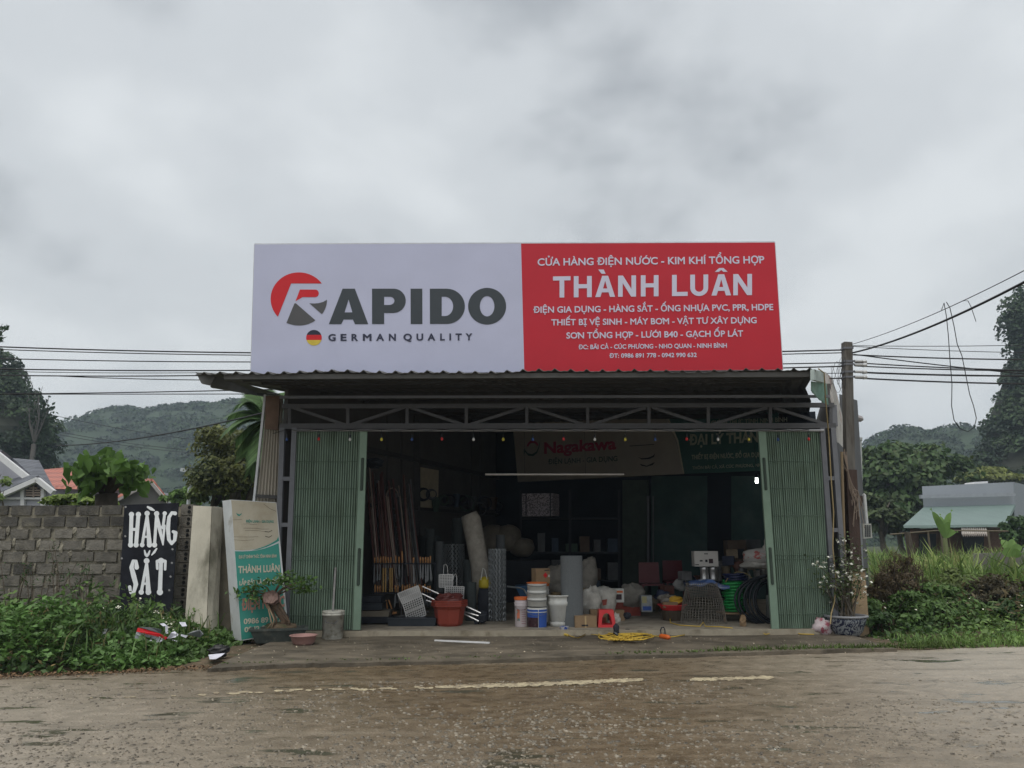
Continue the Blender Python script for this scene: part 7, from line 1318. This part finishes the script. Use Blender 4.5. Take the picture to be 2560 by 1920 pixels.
# hills
def silhouette(tab, x): xs2, ys2 = zip(*tab); return np.interp(x, xs2, ys2)
M_hill = mat('forest_floor', (.03, .05, .025), .95, var=.3, scale=.05)
def hill(name, tab, Yc, Yf, z0, px0, px1, n=70, m=14, steep=1.0):
    def fn(u, v):
        px = px0 + (px1 - px0) * u; c = P(px, float(silhouette(tab, px)), Yc); k = v
        if k <= .7: t_ = k / .7; y = Yf + (Yc - Yf) * t_; z = z0 + (c.z - z0) * (math.sin(t_ * PI / 2) ** steep)
        else: t_ = (k - .7) / .3; y = Yc + (Yc - Yf) * .8 * t_; z = c.z + (z0 - c.z) * t_ ** 1.5
        x = c.x * (.5 + .5 * y / Yc); return Vector((x, y, z))
    mb = MB(); mb.grid(fn, n, m); mb.solo(name, M_hill, None, None, kind='structure', smooth=True); return fn
def forest(name, label, fn, n, r, leaf, nl, mats, vmax=.74, seed=0, zs=.8, vmin=.02, drop=0.0):
    C = []; U = RNG.uniform(0, 1, n); Vv = RNG.uniform(vmin, vmax, n)
    cen = np.array([fn(u, v) for u, v in zip(U, Vv)]); rr = RNG.uniform(.55, 1.35, n) * r; cen[:, 2] += rr * (.2 - drop)
    d = nrm(RNG.normal(size=(n * nl, 3))); d[:, 2] = np.abs(d[:, 2]) * .9 - .15; k = np.repeat(np.arange(n), nl); pts = cen[k] + d * rr[k][:, None] * np.array([1, 1, zs]) * RNG.uniform(.8, 1.08, (n * nl, 1))
    V, Fa = leaf_arrays(pts, leaf * rr[k] / r, .75, .3, .1, out=d); mi = RNG.integers(0, len(mats), n)[k]; return tag(np_mesh(name, V, Fa, mats, mi=np.repeat(mi, 2)), label, 'forest', kind='stuff')
F1 = [leafmat('forest_a', (.017, .030, .016), .4), leafmat('forest_b', (.027, .046, .020), .4), leafmat('forest_c', (.011, .021, .013), .4)]
fn = hill('hill', [(-900, 1120), (-300, 1100), (60, 1112), (130, 1100), (175, 1088), (208, 1080), (240, 1066), (262, 1054), (280, 1050), (325, 1034), (345, 1032), (423, 1036), (470, 1026), (521, 1021), (570, 1025), (640, 1010), (800, 1000), (1100, 1010), (1500, 1040)], 340, 190, -2, -300, 950, 60)
forest('hill_forest', 'hazy forest covering the far hill on the left', fn, 1500, 3.9, 1.0, 100, F1, drop=.6)
fn = hill('hill', [(1700, 1160), (2000, 1150), (2140, 1142), (2190, 1094), (2230, 1074), (2262, 1090), (2300, 1104), (2335, 1082), (2352, 1070), (2380, 1090), (2430, 1106), (2480, 1100), (2700, 1060), (3100, 1100)], 260, 150, -2, 1850, 2900, 60)
forest('hill_forest', 'hazy forest covering the far hills on the right', fn, 1100, 3.2, .8, 100, F1, drop=.6)
F2 = [leafmat('cliff_green_a', (.022, .039, .019), .45), leafmat('cliff_green_b', (.034, .054, .024), .45), leafmat('cliff_dark', (.016, .028, .017), .4)]
# steep karst hill at the right edge
def cliff(name, tab, Y, outer, zb, label, n, r, leaf, nl, sgn):
    ys2 = [t_[0] for t_ in tab]; xs2 = [t_[1] for t_ in tab]
    def fn(u, v):
        py = ys2[0] + (ys2[-1] - ys2[0]) * v; px = float(np.interp(py, ys2, xs2)); base = P(px, py, Y)
        a = u * PI; w_ = outer * (.25 + .75 * v ** .5)
        return Vector((base.x + sgn * w_ * (1 - math.cos(a)) * .5 * 2, base.y - w_ * .55 * math.sin(a), base.z))
    mb = MB(); mb.grid(fn, 24, 24); top = len(mb.v); mb.add([fn(i / 24, 0) for i in range(25)], [tuple(range(25))]); mb.solo(name, mat('karst_rock', (.05, .055, .04), .95, var=.4, scale=.15, bump=.5), None, None, kind='structure')
    forest(name + '_vegetation', label, fn, n, r, leaf, nl, F2, vmax=1.0, vmin=0.0, zs=1.2, drop=.1)
    return fn
cliff('karst_hill', [(735, 2575), (760, 2530), (790, 2518), (825, 2512), (860, 2532), (900, 2538), (935, 2515), (960, 2506), (1010, 2486), (1060, 2470), (1100, 2462), (1140, 2440), (1180, 2420), (1360, 2400)], 95, 26, 0, 'dark vegetation hanging on the steep karst hill at the right edge', 1000, 1.25, .36, 140, 1)
cliff('karst_hill', [(880, -40), (905, 0), (925, 28), (955, 48), (985, 62), (1010, 88), (1050, 118), (1075, 138), (1095, 128), (1115, 135), (1140, 120), (1180, 108), (1360, 100)], 75, 24, 0, 'dark trees and creepers on the steep hill at the left edge', 900, 1.1, .32, 130, -1)
# overhanging twigs on the left
t = T('bare_tree', 'thin bare topped tree standing out from the left steep hill', 'tree', (P(95, 1200, 70).x, 70, 0)); mb = MB(); b = P(85, 1110, 70); mb.tube([(b.x, 70, 0), b], [.3, .2], 6); rn = random.Random(6)
for i in range(26): e = P(92 + rn.uniform(-26, 32), rn.uniform(965, 1060), 70 + rn.uniform(-1, 1)); m_ = b.lerp(e, .5) + Vector((rn.uniform(-.4, .4), 0, .3)); mb.tube([b, m_, e], [.07, .05, .02], 4)
mb.build('trunk', mat('pale_twig', (.13, .12, .11), .9), t); pts = np.array([P(100 + RNG.normal(0, 18), 1060 + RNG.normal(0, 28), 70) for _ in range(500)]); V, Fa = leaf_arrays(pts, .45, .6, .3); np_mesh('crown', V, Fa, F2[0], t)
t = T('leaning_branch', 'leafy branch reaching in at the upper left frame edge', 'branch', P(-40, 840, 40)); mb = MB(); mb.tube([P(-120, 900, 40), P(-30, 850, 40), P(14, 826, 40)], [.12, .07, .02], 5); mb.build('stem', M_bark2, t)
pts = np.array([P(x + RNG.normal(0, 5), y + RNG.normal(0, 4), 40 + RNG.normal(0, .3)) for x, y in ((2, 822), (14, 818), (-5, 835), (4, 845), (-20, 850), (-40, 860), (0, 880), (-10, 890)) for _ in range(22)]); V, Fa = leaf_arrays(pts, .22, .5, .3, .2); np_mesh('leaves', V, Fa, F2[0], t)

# ================================================================ the air between here and the hills
hm = bpy.data.materials.new('haze_air'); hm.use_nodes = True; nt = hm.node_tree
for n_ in list(nt.nodes):
    if n_.type == 'BSDF_PRINCIPLED': nt.nodes.remove(n_)
pv = nd(nt, 'ShaderNodeVolumePrincipled'); pv.inputs['Color'].default_value = (.70, .84, .99, 1); pv.inputs['Density'].default_value = .0008; pv.inputs['Anisotropy'].default_value = .2
nt.links.new(pv.outputs[0], nt.nodes['Material Output'].inputs['Volume'])
try: hm.cycles.homogeneous_volume = True
except Exception: pass
mb = MB(); mb.box((0, 450, 45), (1860, 1060, 98)); mb.solo('haze', hm, 'thin pale haze filling the valley', 'haze', kind='stuff')
